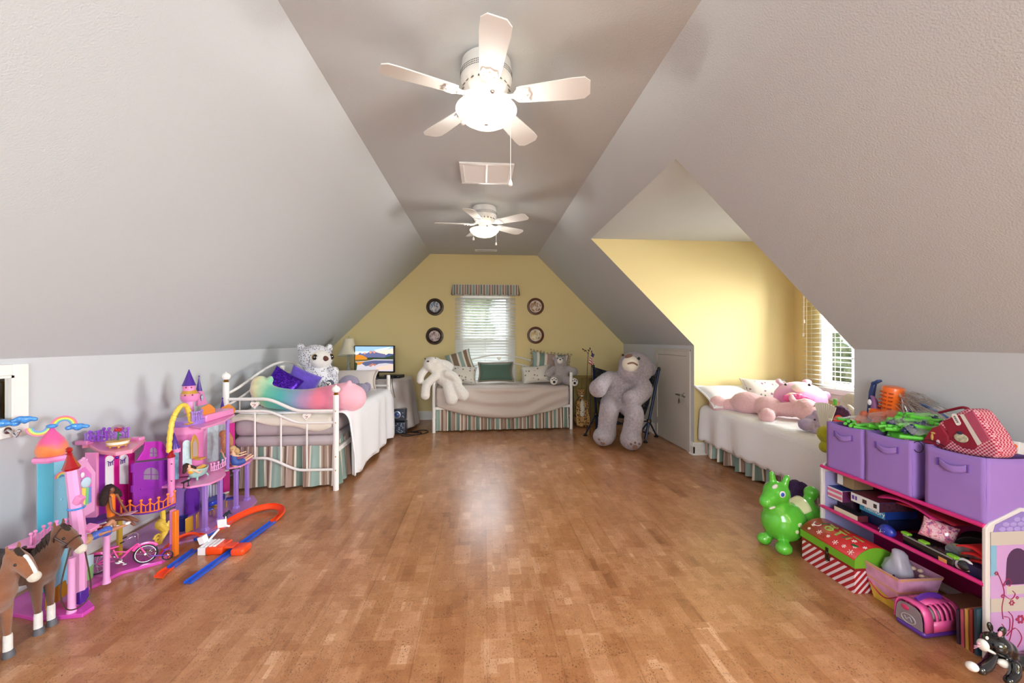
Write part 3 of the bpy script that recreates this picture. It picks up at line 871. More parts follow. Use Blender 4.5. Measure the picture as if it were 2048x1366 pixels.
# ---- daybed under the gable window
LB = math.hypot(1.316 + 0.694, 5.919 - 5.806)
bedB, TB = daybed((-0.694, 5.79, 0), math.degrees(math.atan2(0.09, 2.01)), LB, 0.84, 'white daybed under the gable window holding the pillows', False, False)
g = G(TB); rbox(g, (0.035, 0.03, 0.375), (LB - 0.035, 0.81, 0.47), 0.05); o = g.build('box_spring', MATT, smooth=50); tag(o, 'box spring of the daybed under the gable window', 'box spring')
g = G(TB); rbox(g, (0.035, 0.03, 0.47), (LB - 0.035, 0.81, 0.625), 0.06); o = g.build('mattress', MATT, smooth=50); tag(o, 'mattress of the daybed under the gable window', 'mattress')
def sheet(u, v):
    x = 0.04 + (LB - 0.08) * u
    drop = 0.20 + 0.20 * math.sin(math.pi * u) ** 0.8
    s = v * (0.78 + drop + 0.08)
    if s < 0.78: y = 0.80 - s; z = 0.64 + wav((x * 1.5, y * 4, 5), 3, 0.014)
    else:
        d = s - 0.78; q = 0.05
        if d < q * 1.57: a = d / q; y = 0.02 - q * math.sin(a); z = 0.64 - q * (1 - math.cos(a))
        else: dd = d - q * 1.57; y = -0.03 - 0.02 * dd; z = 0.59 - dd
        r = abs(u - 0.5)
        y -= 0.016 * min(1, d / 0.1) * math.sin((d + 0.25 * (1 - math.sin(math.pi * u))) * 34 + 3 * mn.noise(Vector((x * 2, d * 2, 1)))) * (0.5 + math.sin(math.pi * u)) 
    return TB @ Vector((x, y, z))
g = G(); g.grid(sheet, 64, 52); o = g.build('draped_sheet', BLUSH, smooth=80, solid=0.008); tag(o, 'pale taupe sheet sagging in a curve over the gable window daybed', 'sheet')
sk = ruffle('bed_skirt', tp(TB, [(0.03, 0.035), (LB - 0.03, 0.035)]), 0.02, 0.40, 0.040, 15, None, 9, 150); tag(sk, 'striped sage and rose bed skirt of the daybed under the gable window', 'bed skirt', 'striped bed skirts')

# ---- bed in the dormer
e = thing('dormer_bed', (3.02, 3.47, 0), 'white covered bed filling the bright dormer', 'bed')
g = G(); g.bb((2.53, 2.54, 0.16), (3.56, 4.40, 0.22)); g.build('bed_frame', WMETAL, e, bevel=0.005)
for x, y in ((2.57, 2.6), (3.5, 2.6), (2.57, 4.34), (3.5, 4.34)):
    g = G(); g.cyl((x, y, 0), (x, y, 0.16), 0.02, n=12); g.build('leg', WMETAL, e)
g = G(); rbox(g, (2.53, 2.53, 0.22), (3.57, 4.405, 0.38), 0.04); o = g.build('box_spring', MATT, smooth=50); tag(o, 'box spring of the dormer bed', 'box spring')
g = G(); rbox(g, (2.53, 2.53, 0.38), (3.57, 4.405, 0.55), 0.06); o = g.build('mattress', MATT, smooth=50); tag(o, 'mattress of the dormer bed', 'mattress')
def dcover(u, v):
    y = 2.52 + 1.88 * u
    s = v * 1.43
    if s < 1.03: x = 3.58 - s; z = 0.575 + wav((s * 2, y * 2, 8), 3, 0.010)
    else:
        d = s - 1.03; q = 0.06
        sc = abs(math.sin(y * 19)) * 0.028 if v > 0.93 else 0
        if d < q * 1.57: a = d / q; x = 2.55 - q * math.sin(a); z = 0.575 - q * (1 - math.cos(a))
        else: dd = d - q * 1.57; x = 2.49 - 0.02 * dd; z = 0.515 - dd
        z -= sc * (v - 0.93) / 0.07
        x -= min(1, d / 0.3) * (0.014 * math.sin(y * 13 + 2 * math.sin(y * 3)) + 0.02 * mn.noise(Vector((y * 3, d * 2, 4)))) + 0.006
        if u > 0.96: x += 0.0
    return Vector((x, y, z))
g = G(); g.grid(dcover, 110, 50); o = g.build('coverlet', WHITE, smooth=80, solid=0.012); tag(o, 'white scalloped coverlet over the dormer bed', 'coverlet')
sk = ruffle('bed_skirt', [(2.545, 4.42), (2.545, 2.50)][::-1], 0.02, 0.36, 0.040, 13, None, 5, 150)
for v in sk.data.vertices: pass
tag(sk, 'striped sage and rose bed skirt of the dormer bed', 'bed skirt', 'striped bed skirts')

# ------------------------------------------------------------------ valance
e = thing('window_valance', (0.06, YB, 2.07), 'pleated striped valance above the gable window blinds', 'valance')
va = ruffle('valance_fabric', [(-0.49, YB - 0.01), (-0.49, YB - 0.13), (0.60, YB - 0.13), (0.60, YB - 0.01)], 2.075, 2.245, 0.012, 16, e, 4, 132, 1.0)
g = G(); g.bb((-0.47, YB - 0.12, 2.235), (0.58, YB, 2.25)); g.build('mounting_board', WTRIM, e)

# ------------------------------------------------------------------ pillows
FLORAL = None
def floral():
    s = NT('floral print'); v = s.n('ShaderNodeTexVoronoi'); v.inputs['Scale'].default_value = 17; v.inputs['Randomness'].default_value = 0.6
    s.l(s.obj(), v.inputs['Vector'])
    d = s.math('ADD', v.outputs['Distance'], s.math('MULTIPLY', s.noise(s.obj(), 60, 2), 0.35))
    c = s.mix(s.ramp(v.outputs['Color'], [(0.3, (0, 0, 0)), (0.6, (1, 1, 1))]), '#6E7A62', '#94697A')
    s.base(s.mix(s.ramp(d, [(0.36, (0, 0, 0)), (0.44, (1, 1, 1))]), c, '#DAD6CB')); s.b.inputs['Roughness'].default_value = 0.9
    s.bump(s.noise(s.obj(), 9, 3), 0.3, 0.01)
    return s.m
FLORAL = floral()
VELVET = mat('dark green velvet', '#4E6B5C', 0.8, sheen=0.5, bump=(8, .3, .01))
FRINGE = mat('fringe tan', '#A79A84', 0.9)
BROWNB = mat('taupe pillow border', '#8E8374', 0.85)
def pillow(name, c, w_, h_, d_, rot, m, label, group=None, cols=None, n=16, edge=None, pinch=0.10, tufts=0):
    g = G(); g.cushion(c, w_, h_, d_, tuple(R(a) for a in rot), n, pinch)
    if cols: g.mi = [cols[(i // (n - 1)) % len(cols)] for i in range((n - 1) * (n - 1))] * 2
    o = g.build(name, m, smooth=180, weld=True)
    for k in range(1): sub(o, 1)
    tag(o, label, 'pillow', group)
    M = Euler([R(a) for a in rot]).to_matrix()
    if edge:
        em, r = edge; rg = []
        for t in range(48):
            q = t / 12; s_ = int(q) % 4; f = q - int(q)
            a, b = ((-1 + 2 * f, -1), (1, -1 + 2 * f), (1 - 2 * f, 1), (-1, 1 - 2 * f))[s_]
            rg.append(Vector(c) + M @ Vector((a * w_ / 2 * (1 - pinch * (1 - b * b) * abs(a)), 0, b * h_ / 2 * (1 - pinch * (1 - a * a) * abs(b)))))
        g = G()
        if tufts:
            for k in range(tufts):
                p = rg[k * 48 // tufts]; v = (p - Vector(c)).normalized()
                g.tube([p - v * 0.006, p + v * r * 1.6 + Vector((random.uniform(-.01, .01), random.uniform(-.01, .01), random.uniform(-.01, .01)))], [r * 0.5, r * 0.8], 5)
        else: g.tube(rg, r, 8, closed=True)
        g.build('trim' if not tufts else 'fringe', em, o, kind='stuff' if tufts else None)
    return o
pillow('striped_pillow', (-0.36, 6.50, 0.96), 0.44, 0.40, 0.16, (-14, -18, 0), SK, 'sage striped pillow behind the white rabbit', 'throw pillows on the gable daybed', [0, 0, 0, 2, 3, 3, 3, 2, 0, 0, 2, 3, 3, 2, 0, 0])
pillow('floral_pillow', (-0.32, 6.27, 0.79), 0.46, 0.30, 0.17, (-32, 6, 4), FLORAL, 'small cream floral pillow beside the white rabbit', 'throw pillows on the gable daybed', edge=(mat('pale ribbon', '#C9C4BE', .7), 0.006))
pillow('velvet_pillow', (0.21, 6.36, 0.82), 0.56, 0.31, 0.15, (-20, 0, 1), VELVET, 'dark green velvet lumbar pillow in the middle of the daybed', 'throw pillows on the gable daybed', edge=(BROWNB, 0.013))
pillow('floral_pillow', (0.84, 6.25, 0.79), 0.46, 0.30, 0.17, (-34, -5, -3), FLORAL, 'small cream floral pillow beside the grey teddy bear', 'throw pillows on the gable daybed', edge=(mat('pale ribbon', '#C9C4BE', .7), 0.006))
pillow('striped_pillow', (1.10, 6.48, 0.92), 0.66, 0.42, 0.17, (-12, 7, 0), SK, 'large fringed sage striped pillow behind the grey teddy bear', 'throw pillows on the gable daybed', [0, 0, 2, 4, 4, 2, 1, 1, 1, 2, 4, 4, 4, 2, 1, 1], edge=(FRINGE, 0.014), tufts=90)
# bow ties on the floral pillows
for (x, y, z) in ((-0.09, 6.18, 0.70), (0.61, 6.16, 0.75)):
    pass

# pillows on the left daybed
def sequin():
    s = NT('purple sequins'); v = s.n('ShaderNodeTexVoronoi'); v.inputs['Scale'].default_value = 130; s.l(s.obj(), v.inputs['Vector'])
    s.base(s.ramp(v.outputs['Color'], [(0.2, '#2A0F7A'), (0.6, '#5520C0'), (0.9, '#7A3BE0')])); s.b.inputs['Metallic'].default_value = 0.75; s.b.inputs['Roughness'].default_value = 0.28
    nm = s.n('ShaderNodeBump'); nm.inputs['Strength'].default_value = 1.0; nm.inputs['Distance'].default_value = 0.01
    cs = s.n('ShaderNodeSeparateColor'); s.l(v.outputs['Color'], cs.inputs[0]); s.l(s.math('MULTIPLY', cs.outputs[1], 1.0), nm.inputs['Height'])
    s.l(nm.outputs[0], s.b.inputs['Normal'])
    return s.m
pillow('plain_pillow', (-1.92, 4.42, 0.86), 0.34, 0.34, 0.13, (-25, 28, 30), mat('violet plush fabric', '#5A3FB4', 0.85, sheen=.6, vary=(20, .2), bump=(90, .4, .006)), 'plain violet pillow between sequin pillow and owl', 'purple pillows on the left daybed')
pillow('sequin_pillow', (-2.02, 4.20, 0.87), 0.32, 0.32, 0.12, (-28, 33, 20), sequin(), 'shiny purple sequin pillow in front of the plush owl', 'purple pillows on the left daybed')
pillow('ruffled_sham', (-1.72, 5.36, 0.80), 0.66, 0.42, 0.16, (-58, 0, 10), mat('cream sham', '#E6DDD9', .9, bump=(30, .2, .006)), 'cream ruffled pillow sham at the far end of the left daybed', edge=(mat('cream ruffle', '#D9CFC6', .9), 0.014))
# pillows on the dormer bed
pillow('quilted_sham', (2.78, 4.27, 0.70), 0.68, 0.40, 0.14, (-62, 0, 3), WHITE, 'white quilted pillow at the corner end of the dormer bed', edge=(WHITE, 0.012))
pillow('floral_pillow', (3.20, 4.27, 0.74), 0.58, 0.32, 0.18, (-30, 2, 3), FLORAL, 'long floral pillow behind the plush toys on the dormer bed', edge=(mat('pale ribbon', '#C9C4BE', .7), 0.006))

# ------------------------------------------------------------------ plush toys and furniture at the far end
def fur(name, c, amt=0.12, sc=70, bs=160, st=0.6):
    s = NT(name); f = s.noise(s.obj(), sc, 4, 0.7); cc = lin(c)
    s.base(s.ramp(f, [(0.3, tuple(x * (1 - amt) for x in cc[:3])), (0.7, tuple(min(1, x * (1 + amt)) for x in cc[:3]))]))
    s.b.inputs['Roughness'].default_value = 0.95; s.b.inputs['Sheen Weight'].default_value = 0.4
    s.b.inputs['Specular IOR Level'].default_value = 0.15
    s.bump(s.noise(s.obj(), bs, 4, 0.8), st, 0.008)
    return s.m
WFUR = fur('white plush', '#EDE9E2'); LFUR = fur('lavender grey plush', '#B0A6AE', 0.30, 38, 120, 1.0); GFUR = fur('soft grey plush', '#A9A2A2', 0.15)
PFUR = fur('pale pink plush', '#F0C4C8', 0.08); CRFUR = fur('cream plush', '#EFE6D8', 0.06)
BLACKG = mat('glossy black eye', '#0B0A0A', 0.12, coat=0.5); BROWNN = mat('brown plush nose', '#7A5546', 0.7, sheen=.4)
BLACKP = mat('black plastic', '#141417', 0.35); BLACKM = mat('matte black', '#101012', 0.6)

def skin(e, name, shapes, m, voxel=0.012, smooth=4, fuzz=0.0, fs=0.02):
    g = G()
    for s_ in shapes:
        if s_[0] == 'e': g.ell(s_[1], s_[2], tuple(R(a) for a in s_[3]) if len(s_) > 3 else None, 20, 12)
        else:
            g.tube(spline(s_[1], 5), [s_[2][min(i // 5, len(s_[2]) - 1)] + ((s_[2][min(i // 5 + 1, len(s_[2]) - 1)] - s_[2][min(i // 5, len(s_[2]) - 1)]) * (i % 5) / 5) for i in range(5 * (len(s_[1]) - 1) + 1)], 14)
            g.ell(s_[1][0], s_[2][0], None, 14, 10); g.ell(s_[1][-1], s_[2][-1], None, 14, 10)
    o = g.build(name, m, e, smooth=180)
    return plush(o, voxel, smooth, fuzz, fs)
def bit(e, name, m, c, r, rot=None, label=None, n=14):
    g = G(); g.ell(c, r, tuple(R(a) for a in rot) if rot else None, n, max(6, n * 2 // 3)); o = g.build(name, m, e, smooth=180)
    if label: o['label'] = label
    return o

# ---- giant teddy bear in the camp chair
e = thing('teddy_bear', (1.78, 5.05, 0), 'giant lavender grey teddy bear slumped in the camp chair', 'teddy bear')
skin(e, 'body', [
    ('e', (1.80, 5.20, 0.66), (0.20, 0.18, 0.27), (0, 18, 0)), ('e', (1.76, 5.16, 0.55), (0.19, 0.17, 0.17)),
    ('e', (2.03, 5.18, 0.96), (0.235, 0.20, 0.205), (0, 25, 0)), ('e', (1.92, 5.08, 0.93), (0.16, 0.14, 0.16)), ('e', (2.25, 5.20, 0.93), (0.07, 0.05, 0.09)), ('e', (2.03, 5.32, 1.12), (0.06, 0.04, 0.05)),
    ('t', [(1.68, 5.16, 0.84), (1.56, 5.06, 0.79), (1.46, 4.98, 0.71)], (0.085, 0.095, 0.115)),
    ('t', [(2.02, 5.12, 0.83), (2.06, 5.00, 0.70), (1.93, 4.90, 0.61), (1.84, 4.87, 0.60)], (0.10, 0.12, 0.115, 0.10)),
    ('t', [(1.66, 5.10, 0.50), (1.60, 4.96, 0.44), (1.575, 4.96, 0.28), (1.575, 4.98, 0.14)], (0.13, 0.125, 0.115, 0.12)),
    ('e', (1.52, 4.93, 0.115), (0.135, 0.17, 0.115), (0, 0, -25)),
    ('t', [(1.86, 5.02, 0.48), (1.86, 4.80, 0.42), (1.83, 4.77, 0.26), (1.80, 4.77, 0.13)], (0.13, 0.12, 0.115, 0.12)),
    ('e', (1.79, 4.72, 0.12), (0.13, 0.17, 0.12), (0, 0, -8))], LFUR, 0.016, 3, 0.014, 0.016)
bit(e, 'muzzle', CRFUR, (1.885, 4.985, 1.02), (0.11, 0.09, 0.105), (0, -20, 0), 'cream muzzle')
bit(e, 'nose', BROWNN, (1.855, 4.97, 1.122), (0.055, 0.04, 0.028), (0, -15, 0), 'brown nose')
g = G(); g.tube(spline([(1.815, 4.935, 1.02), (1.86, 4.893, 1.04), (1.90, 4.893, 1.035), (1.945, 4.91, 1.01)], 5), 0.012, 8); g.build('mouth', BROWNN, e)
bit(e, 'eye', BLACKG, (1.995, 4.985, 1.09), 0.018); bit(e, 'eye', BLACKG, (1.82, 5.08, 1.13), 0.016)
for fx, fy, rz in ((1.47, 4.80, -25), (1.78, 4.56, -8)):
    for dx, dz, r in ((0.0, 0.07, 0.032), (-0.05, 0.11, 0.014), (0.0, 0.125, 0.014), (0.05, 0.11, 0.014)):
        bit(e, 'paw_pad', BROWNN, (fx + dx, fy - 0.0, dz), (r, 0.02, r))

# ---- camp chair
NAVY = mat('navy powder coated steel', '#1E2C4A', 0.35, 0.3)
def camo():
    s = NT('dark camo mesh'); f = s.noise(s.obj(), 26, 3, 0.6, 0.8); s.base(s.ramp(f, [(0.45, '#15161A'), (0.52, '#2A2C30'), (0.6, '#5A5A58')], 'CONSTANT')); s.b.inputs['Roughness'].default_value = 0.85
    return s.m
CAMO = camo()
e = thing('camp_chair', (1.95, 5.25, 0), 'dark camo camp chair with navy poles holding the giant bear', 'chair')
def chair_side(hub, top, feet, nm):
    g = G(); g.tube([(hub[0] + (hub[0] - top[0]) * 0.3, hub[1], 0.03), hub, top], 0.017, 12); p = g.build('pole', NAVY, e)
    g = G(); g.ell(top, (0.022, 0.022, 0.03), nu=12, nv=8); g.build('pole_cap', BLACKP, p)
    g = G(); g.box(hub, (0.05, 0.05, 0.045)); h = g.build('hub', BLACKP, e, bevel=0.008)
    g = G(); g.cyl((hub[0] - .012, hub[1] - 0.026, hub[2]), (hub[0] - .012, hub[1] - 0.03, hub[2]), 0.010, n=10); g.build('hub_badge', GOLD, h)
    for f in feet:
        g = G(); g.tube([hub, (f[0], f[1], 0.02)], 0.011, 10); l = g.build('leg', NAVY, e)
        g = G(); g.lathe([(0.030, 0), (0.032, 0.008), (0.018, 0.022), (0.012, 0.035)], (f[0], f[1], 0), 14); g.build('foot_cap', BLACKP, l)
chair_side((2.17, 5.08, 0.27), (2.34, 5.16, 0.94), [(1.85, 4.87), (2.10, 5.03), (2.375, 5.32)], 'r')
chair_side((1.62, 5.62, 0.27), (1.525, 5.42, 0.96), [(1.42, 5.45), (1.62, 5.62), (1.85, 5.78)], 'l')
g = G(); g.tube([(2.17, 5.08, 0.27), (1.62, 5.62, 0.10)], 0.010, 8); g.tube([(2.17, 5.08, 0.10), (1.62, 5.62, 0.27)], 0.010, 8); g.build('cross_brace', NAVY, e)
def sling(u, v):
    top = Vector((1.535, 5.43, 0.955)).lerp(Vector((2.325, 5.175, 0.93)), u); sag = math.sin(math.pi * u)
    top += Vector((0.10 * sag, 0.20 * sag, -0.10 * sag))
    seat = Vector((1.62, 5.10, 0.36)).lerp(Vector((2.05, 4.99, 0.36)), u) + Vector((0, 0, -0.03 * sag))
    low = Vector((1.62, 5.50, 0.32)).lerp(Vector((2.22, 5.26, 0.36)), u) + Vector((0.03 * sag, 0.06 * sag, -0.06 * sag))
    a, b, c = (1 - v) ** 2, 2 * v * (1 - v), v * v
    return top * a + (low * 2 - (top + seat) * 0.5) * b * 0.5 + low * b * 0.5 + seat * c
g = G(); g.grid(sling, 24, 24); g.build('sling_seat', CAMO, e, smooth=180, solid=0.006)
# ---- small flag and twig standing behind the chair's pole
e = thing('hand_flag', (1.50, 5.50, 0.0), 'small striped hand flag on a stick behind the camp chair', 'flag')
g = G(); g.tube([(1.50, 5.50, 0.0), (1.52, 5.49, 1.16)], 0.005, 8); st = g.build('stick', mat('dark stick', '#2A2320', .6), e)
bit(st, 'finial', BLACKM, (1.52, 5.49, 1.165), (0.008, 0.008, 0.016))
FR, FW, FB = mat('flag red', '#B23A40', .8), mat('flag white', '#E6DED6', .8), mat('flag blue', '#2A3358', .8)
g = G(); A = Vector((1.522, 5.485, 1.155)); 
for k in range(9):
    a0, a1 = k / 9, (k + 1) / 9
    def P(a, b): return A + Vector((-0.05 * a + (0.105) * b * a * 0.9, -0.02 * math.sin(6 * b), -0.055 * b - 0.15 * a))
    g.k = 0 if k % 2 else 1
    g.grid(lambda u, v: P(a0 + (a1 - a0) * u, v), 2, 8)
g.build('stripes', [FW, FR], e, solid=0.002, weld=True)
g = G(); g.prism([(-0.004, -0.002), (0.03, -0.03), (0.014, -0.075), (-0.018, -0.05)], A + Vector((0.0, -0.024, 0.0)), (1, 0, 0), (0, 0, 1), (0, -0.002, 0)); g.build('star_field', FB, e)
e = thing('dried_twig', (1.46, 5.55, 0), 'bare dried twig sticking up behind the camp chair', 'twig')
TWIG = mat('twig', '#4A3624', .8)
g = G(); g.tube(spline([(1.46, 5.55, 0), (1.47, 5.55, 0.8), (1.49, 5.55, 1.16)], 6), 0.004, 6); sm = g.build('stem', TWIG, e)
g = G(); g.tube(spline([(1.487, 5.55, 1.13), (1.45, 5.55, 1.18), (1.42, 5.55, 1.19)], 5), 0.0035, 6); g.tube(spline([(1.487, 5.55, 1.14), (1.50, 5.55, 1.19), (1.52, 5.55, 1.215)], 5), 0.0035, 6); g.build('branch', TWIG, e)
for p, r in (((1.415, 5.55, 1.195), 40), ((1.445, 5.55, 1.175), -20), ((1.515, 5.55, 1.205), 70), ((1.495, 5.55, 1.18), 30)):
    bit(e, 'leaf', TWIG, p, (0.02, 0.003, 0.008), (0, r, 0), n=8)

# ---- plank chest in the corner
def olive():
    s = NT('olive stained wood'); v = s.scale(s.obj(), (10, 10, 1.2)); f = s.noise(v, 3, 5, 0.6, 1.5); s.base(s.ramp(f, [(0.3, '#6E5C2A'), (0.5, '#94803E'), (0.75, '#A8935A')])); s.b.inputs['Roughness'].default_value = 0.6
    return s.m
OLIVE = olive()
e = thing('plank_cabinet', (1.78, 6.55, 0), 'olive stained plank cabinet in the corner behind the plush cheetah', 'cabinet')
g = G(); g.bb((1.47, 6.38, 0.0), (2.10, 6.74, 0.70)); g.build('carcass', OLIVE, e)
for k in range(5):
    g = G(); g.bb((1.47 + 0.126 * k + 0.002, 6.362, 0.005), (1.47 + 0.126 * (k + 1) - 0.002, 6.38, 0.70)); g.build('plank', OLIVE, e, bevel=0.003)
g = G(); g.bb((1.455, 6.35, 0.70), (2.115, 6.745, 0.722)); g.build('top', OLIVE, e, bevel=0.003)

# ---- plush cheetah
def spots(name, base, spot, sc, th, belly=None):
    s = NT(name); v = s.n('ShaderNodeTexVoronoi'); v.inputs['Scale'].default_value = sc; v.inputs['Randomness'].default_value = 0.8; s.l(s.obj(), v.inputs['Vector'])
    d = s.math('ADD', v.outputs['Distance'], s.math('MULTIPLY', s.noise(s.obj(), 90, 2), 0.25))
    s.base(s.mix(s.ramp(d, [(th, (0, 0, 0)), (th + 0.08, (1, 1, 1))]), spot, base)); s.b.inputs['Roughness'].default_value = 0.95
    s.bump(s.noise(s.obj(), 180, 3, 0.8), 0.5, 0.006)
    return s.m
CHEE = spots('cheetah plush', '#C79A5E', '#1E1612', 36, 0.44)
e = thing('plush_cheetah', (1.545, 6.12, 0), 'spotted plush cheetah sitting upright beside the daybed post', 'plush toy')
cx, cy = 1.535, 6.14
skin(e, 'body', [('e', (cx, cy, 0.22), (0.085, 0.08, 0.22)), ('e', (cx, cy, 0.10), (0.12, 0.10, 0.10)), ('e', (cx - 0.01, cy - 0.02, 0.50), (0.062, 0.06, 0.062)), ('e', (cx - 0.01, cy - 0.07, 0.485), (0.032, 0.03, 0.026)),
    ('e', (cx - 0.055, cy - 0.01, 0.555), (0.02, 0.012, 0.022)), ('e', (cx + 0.04, cy - 0.01, 0.555), (0.02, 0.012, 0.022)),
    ('t', [(cx - 0.06, cy - 0.05, 0.36), (cx - 0.08, cy - 0.09, 0.18), (cx - 0.07, cy - 0.11, 0.04)], (0.035, 0.03, 0.034)), ('t', [(cx + 0.06, cy - 0.05, 0.36), (cx + 0.08, cy - 0.08, 0.18), (cx + 0.105, cy - 0.13, 0.035)], (0.035, 0.03, 0.034)),
    ('e', (cx - 0.03, cy - 0.13, 0.035), (0.04, 0.06, 0.035)), ('e', (cx + 0.05, cy - 0.13, 0.035), (0.04, 0.06, 0.035))], CHEE, 0.010, 3, 0.006, 0.012)
bit(e, 'belly', spots('cheetah belly', '#E6DCC4', '#2A211A', 30, 0.30), (cx, cy - 0.035, 0.25), (0.055, 0.065, 0.16), None, 'cream belly')
bit(e, 'chin', CRFUR, (cx - 0.01, cy - 0.088, 0.472), (0.024, 0.02, 0.018)); bit(e, 'nose', BLACKM, (cx - 0.01, cy - 0.103, 0.492), (0.010, 0.008, 0.007))
for s_ in (-1, 1): bit(e, 'eye', BLACKG, (cx - 0.01 + 0.026 * s_, cy - 0.075, 0.517), 0.008)

# ---- white rabbit slung over the daybed arm
e = thing('plush_rabbit', (-0.62, 5.85, 0.62), 'big white plush rabbit slung over the arm of the gable daybed', 'plush toy')
skin(e, 'body', [('e', (-0.68, 5.80, 0.96), (0.115, 0.12, 0.12)), ('e', (-0.74, 5.72, 0.99), (0.09, 0.10, 0.10)), ('e', (-0.70, 5.68, 1.03), (0.07, 0.06, 0.06)),
    ('t', [(-0.64, 5.84, 0.90), (-0.56, 5.86, 0.80), (-0.47, 5.86, 0.74)], (0.11, 0.135, 0.14)),
    ('t', [(-0.78, 5.78, 0.95), (-0.86, 5.73, 0.84), (-0.88, 5.72, 0.75)], (0.05, 0.055, 0.045)), ('t', [(-0.60, 5.84, 1.00), (-0.52, 5.92, 0.97), (-0.47, 5.95, 0.93)], (0.05, 0.055, 0.05)),
    ('t', [(-0.66, 5.74, 0.82), (-0.78, 5.70, 0.70), (-0.80, 5.69, 0.55)], (0.06, 0.062, 0.065)), ('t', [(-0.50, 5.74, 0.85), (-0.40, 5.72, 0.80), (-0.34, 5.75, 0.72)], (0.055, 0.055, 0.055)),
    ('t', [(-0.50, 5.76, 0.70), (-0.46, 5.68, 0.58), (-0.43, 5.66, 0.49)], (0.075, 0.08, 0.085)), ('t', [(-0.42, 5.78, 0.72), (-0.33, 5.70, 0.63), (-0.27, 5.68, 0.55)], (0.07, 0.075, 0.085))], WFUR, 0.013, 3, 0.008, 0.014)
bit(e, 'nose', mat('dark stitched nose', '#4A3A3A', .8), (-0.755, 5.63, 1.03), (0.02, 0.012, 0.012)); bit(e, 'eye', BLACKG, (-0.66, 5.665, 1.07), 0.010); bit(e, 'eye', BLACKG, (-0.80, 5.67, 1.065), 0.010)

# ---- grey bear on the gable daybed
e = thing('teddy_bear', (1.20, 6.08, 0.65), 'medium grey teddy bear with white snout sitting on the gable daybed', 'teddy bear')
skin(e, 'body', [('e', (1.20, 6.14, 0.80), (0.135, 0.12, 0.16)), ('e', (1.20, 6.12, 0.99), (0.095, 0.09, 0.085)), ('e', (1.27, 6.16, 1.05), (0.035, 0.02, 0.035)), ('e', (1.12, 6.18, 1.04), (0.035, 0.02, 0.035)),
    ('t', [(1.10, 6.10, 0.88), (1.02, 6.04, 0.82)], (0.05, 0.065)), ('t', [(1.31, 6.10, 0.88), (1.40, 6.06, 0.84)], (0.05, 0.065)),
    ('t', [(1.14, 6.04, 0.72), (1.07, 5.92, 0.72)], (0.07, 0.068)), ('t', [(1.28, 6.04, 0.71), (1.35, 5.93, 0.70)], (0.07, 0.068))], GFUR, 0.010, 3, 0.007, 0.012)
bit(e, 'snout', WFUR, (1.18, 6.03, 1.01), (0.045, 0.04, 0.045), None, 'white snout'); bit(e, 'nose', BLACKM, (1.175, 5.995, 1.03), (0.016, 0.010, 0.010))
bit(e, 'eye', BLACKG, (1.145, 6.045, 1.045), 0.008); bit(e, 'eye', BLACKG, (1.225, 6.045, 1.045), 0.008)
for fx, fy, fz in ((1.055, 5.86, 0.72), (1.365, 5.87, 0.70)):
    f = bit(e, 'foot_sole', WFUR, (fx, fy, fz), (0.055, 0.018, 0.058), None, 'white sole with black pads')
    for dx, dz, r in ((0.0, -0.012, 0.020), (-0.028, 0.022, 0.009), (0, 0.034, 0.009), (0.028, 0.022, 0.009)): bit(f, 'paw_pad', BLACKM, (fx + dx, fy - 0.016, fz + dz), (r, 0.006, r), n=10)

# ------------------------------------------------------------------ collector plates
def plate_print(name, stops, sc):
    s = NT(name); f = s.noise(s.obj(), sc, 5, 0.65, 0.8); s.base(s.ramp(f, stops)); s.b.inputs['Roughness'].default_value = 0.15; s.b.inputs['Coat Weight'].default_value = 0.4
    return s.m
DKW = mat('dark walnut frame', '#3A2A20', 0.35, coat=.3); RDW = mat('reddish walnut frame', '#5E3420', 0.35, coat=.3); IVORY = mat('ivory plate rim', '#D8CFC0', .25)
for (x, z), fm, st, sc_, lb in (((-0.794, 1.881), DKW, [(0.35, '#22304A'), (0.48, '#7C8AA0'), (0.56, '#D4D2CC'), (0.66, '#8A5A34')], 16, 'round dark framed plate with bluish scene, upper of the two beside the blinds'),
    ((-0.800, 1.395), DKW, [(0.35, '#3E3A44'), (0.48, '#A8909A'), (0.56, '#D8CCC8'), (0.66, '#6A5A5C')], 22, 'round dark framed plate with mauve scene above the white rabbit'),
    ((0.902, 1.900), RDW, [(0.35, '#5A3018'), (0.48, '#B08A68'), (0.55, '#EDE6DC'), (0.66, '#7A4A2A')], 18, 'round reddish framed plate with brown and white scene, upper one'),
    ((0.902, 1.410), RDW, [(0.35, '#4A4438'), (0.46, '#A07A48'), (0.54, '#D8D4C8'), (0.66, '#5C6A66')], 20, 'round reddish framed plate with ochre scene, lower one above the teddy bear')):
    e = thing('wall_plate', (x, YB, z), lb, 'wall plate', 'framed plates beside the gable window')
    c = Vector((x, YB, z))
    g = G(); g.lathe([(0.145, 0), (0.146, 0.012), (0.138, 0.022), (0.120, 0.026), (0.108, 0.016), (0.103, 0.010)], c, 36, axis=(0, -1, 0)); g.build('frame', fm, e)
    g = G(); g.lathe([(0.106, 0.012), (0.098, 0.016), (0.092, 0.014), (0.088, 0.011)], c, 32, axis=(0, -1, 0)); r_ = g.build('plate_rim', IVORY if fm is RDW else fm, e)
    g = G(); g.lathe([(0.093, 0.010), (0.090, 0.0135), (0.05, 0.0125), (0.001, 0.012)], c, 32, axis=(0, -1, 0)); g.build('picture', plate_print('plate picture %.2f %.2f' % (x, z), st, sc_), e)

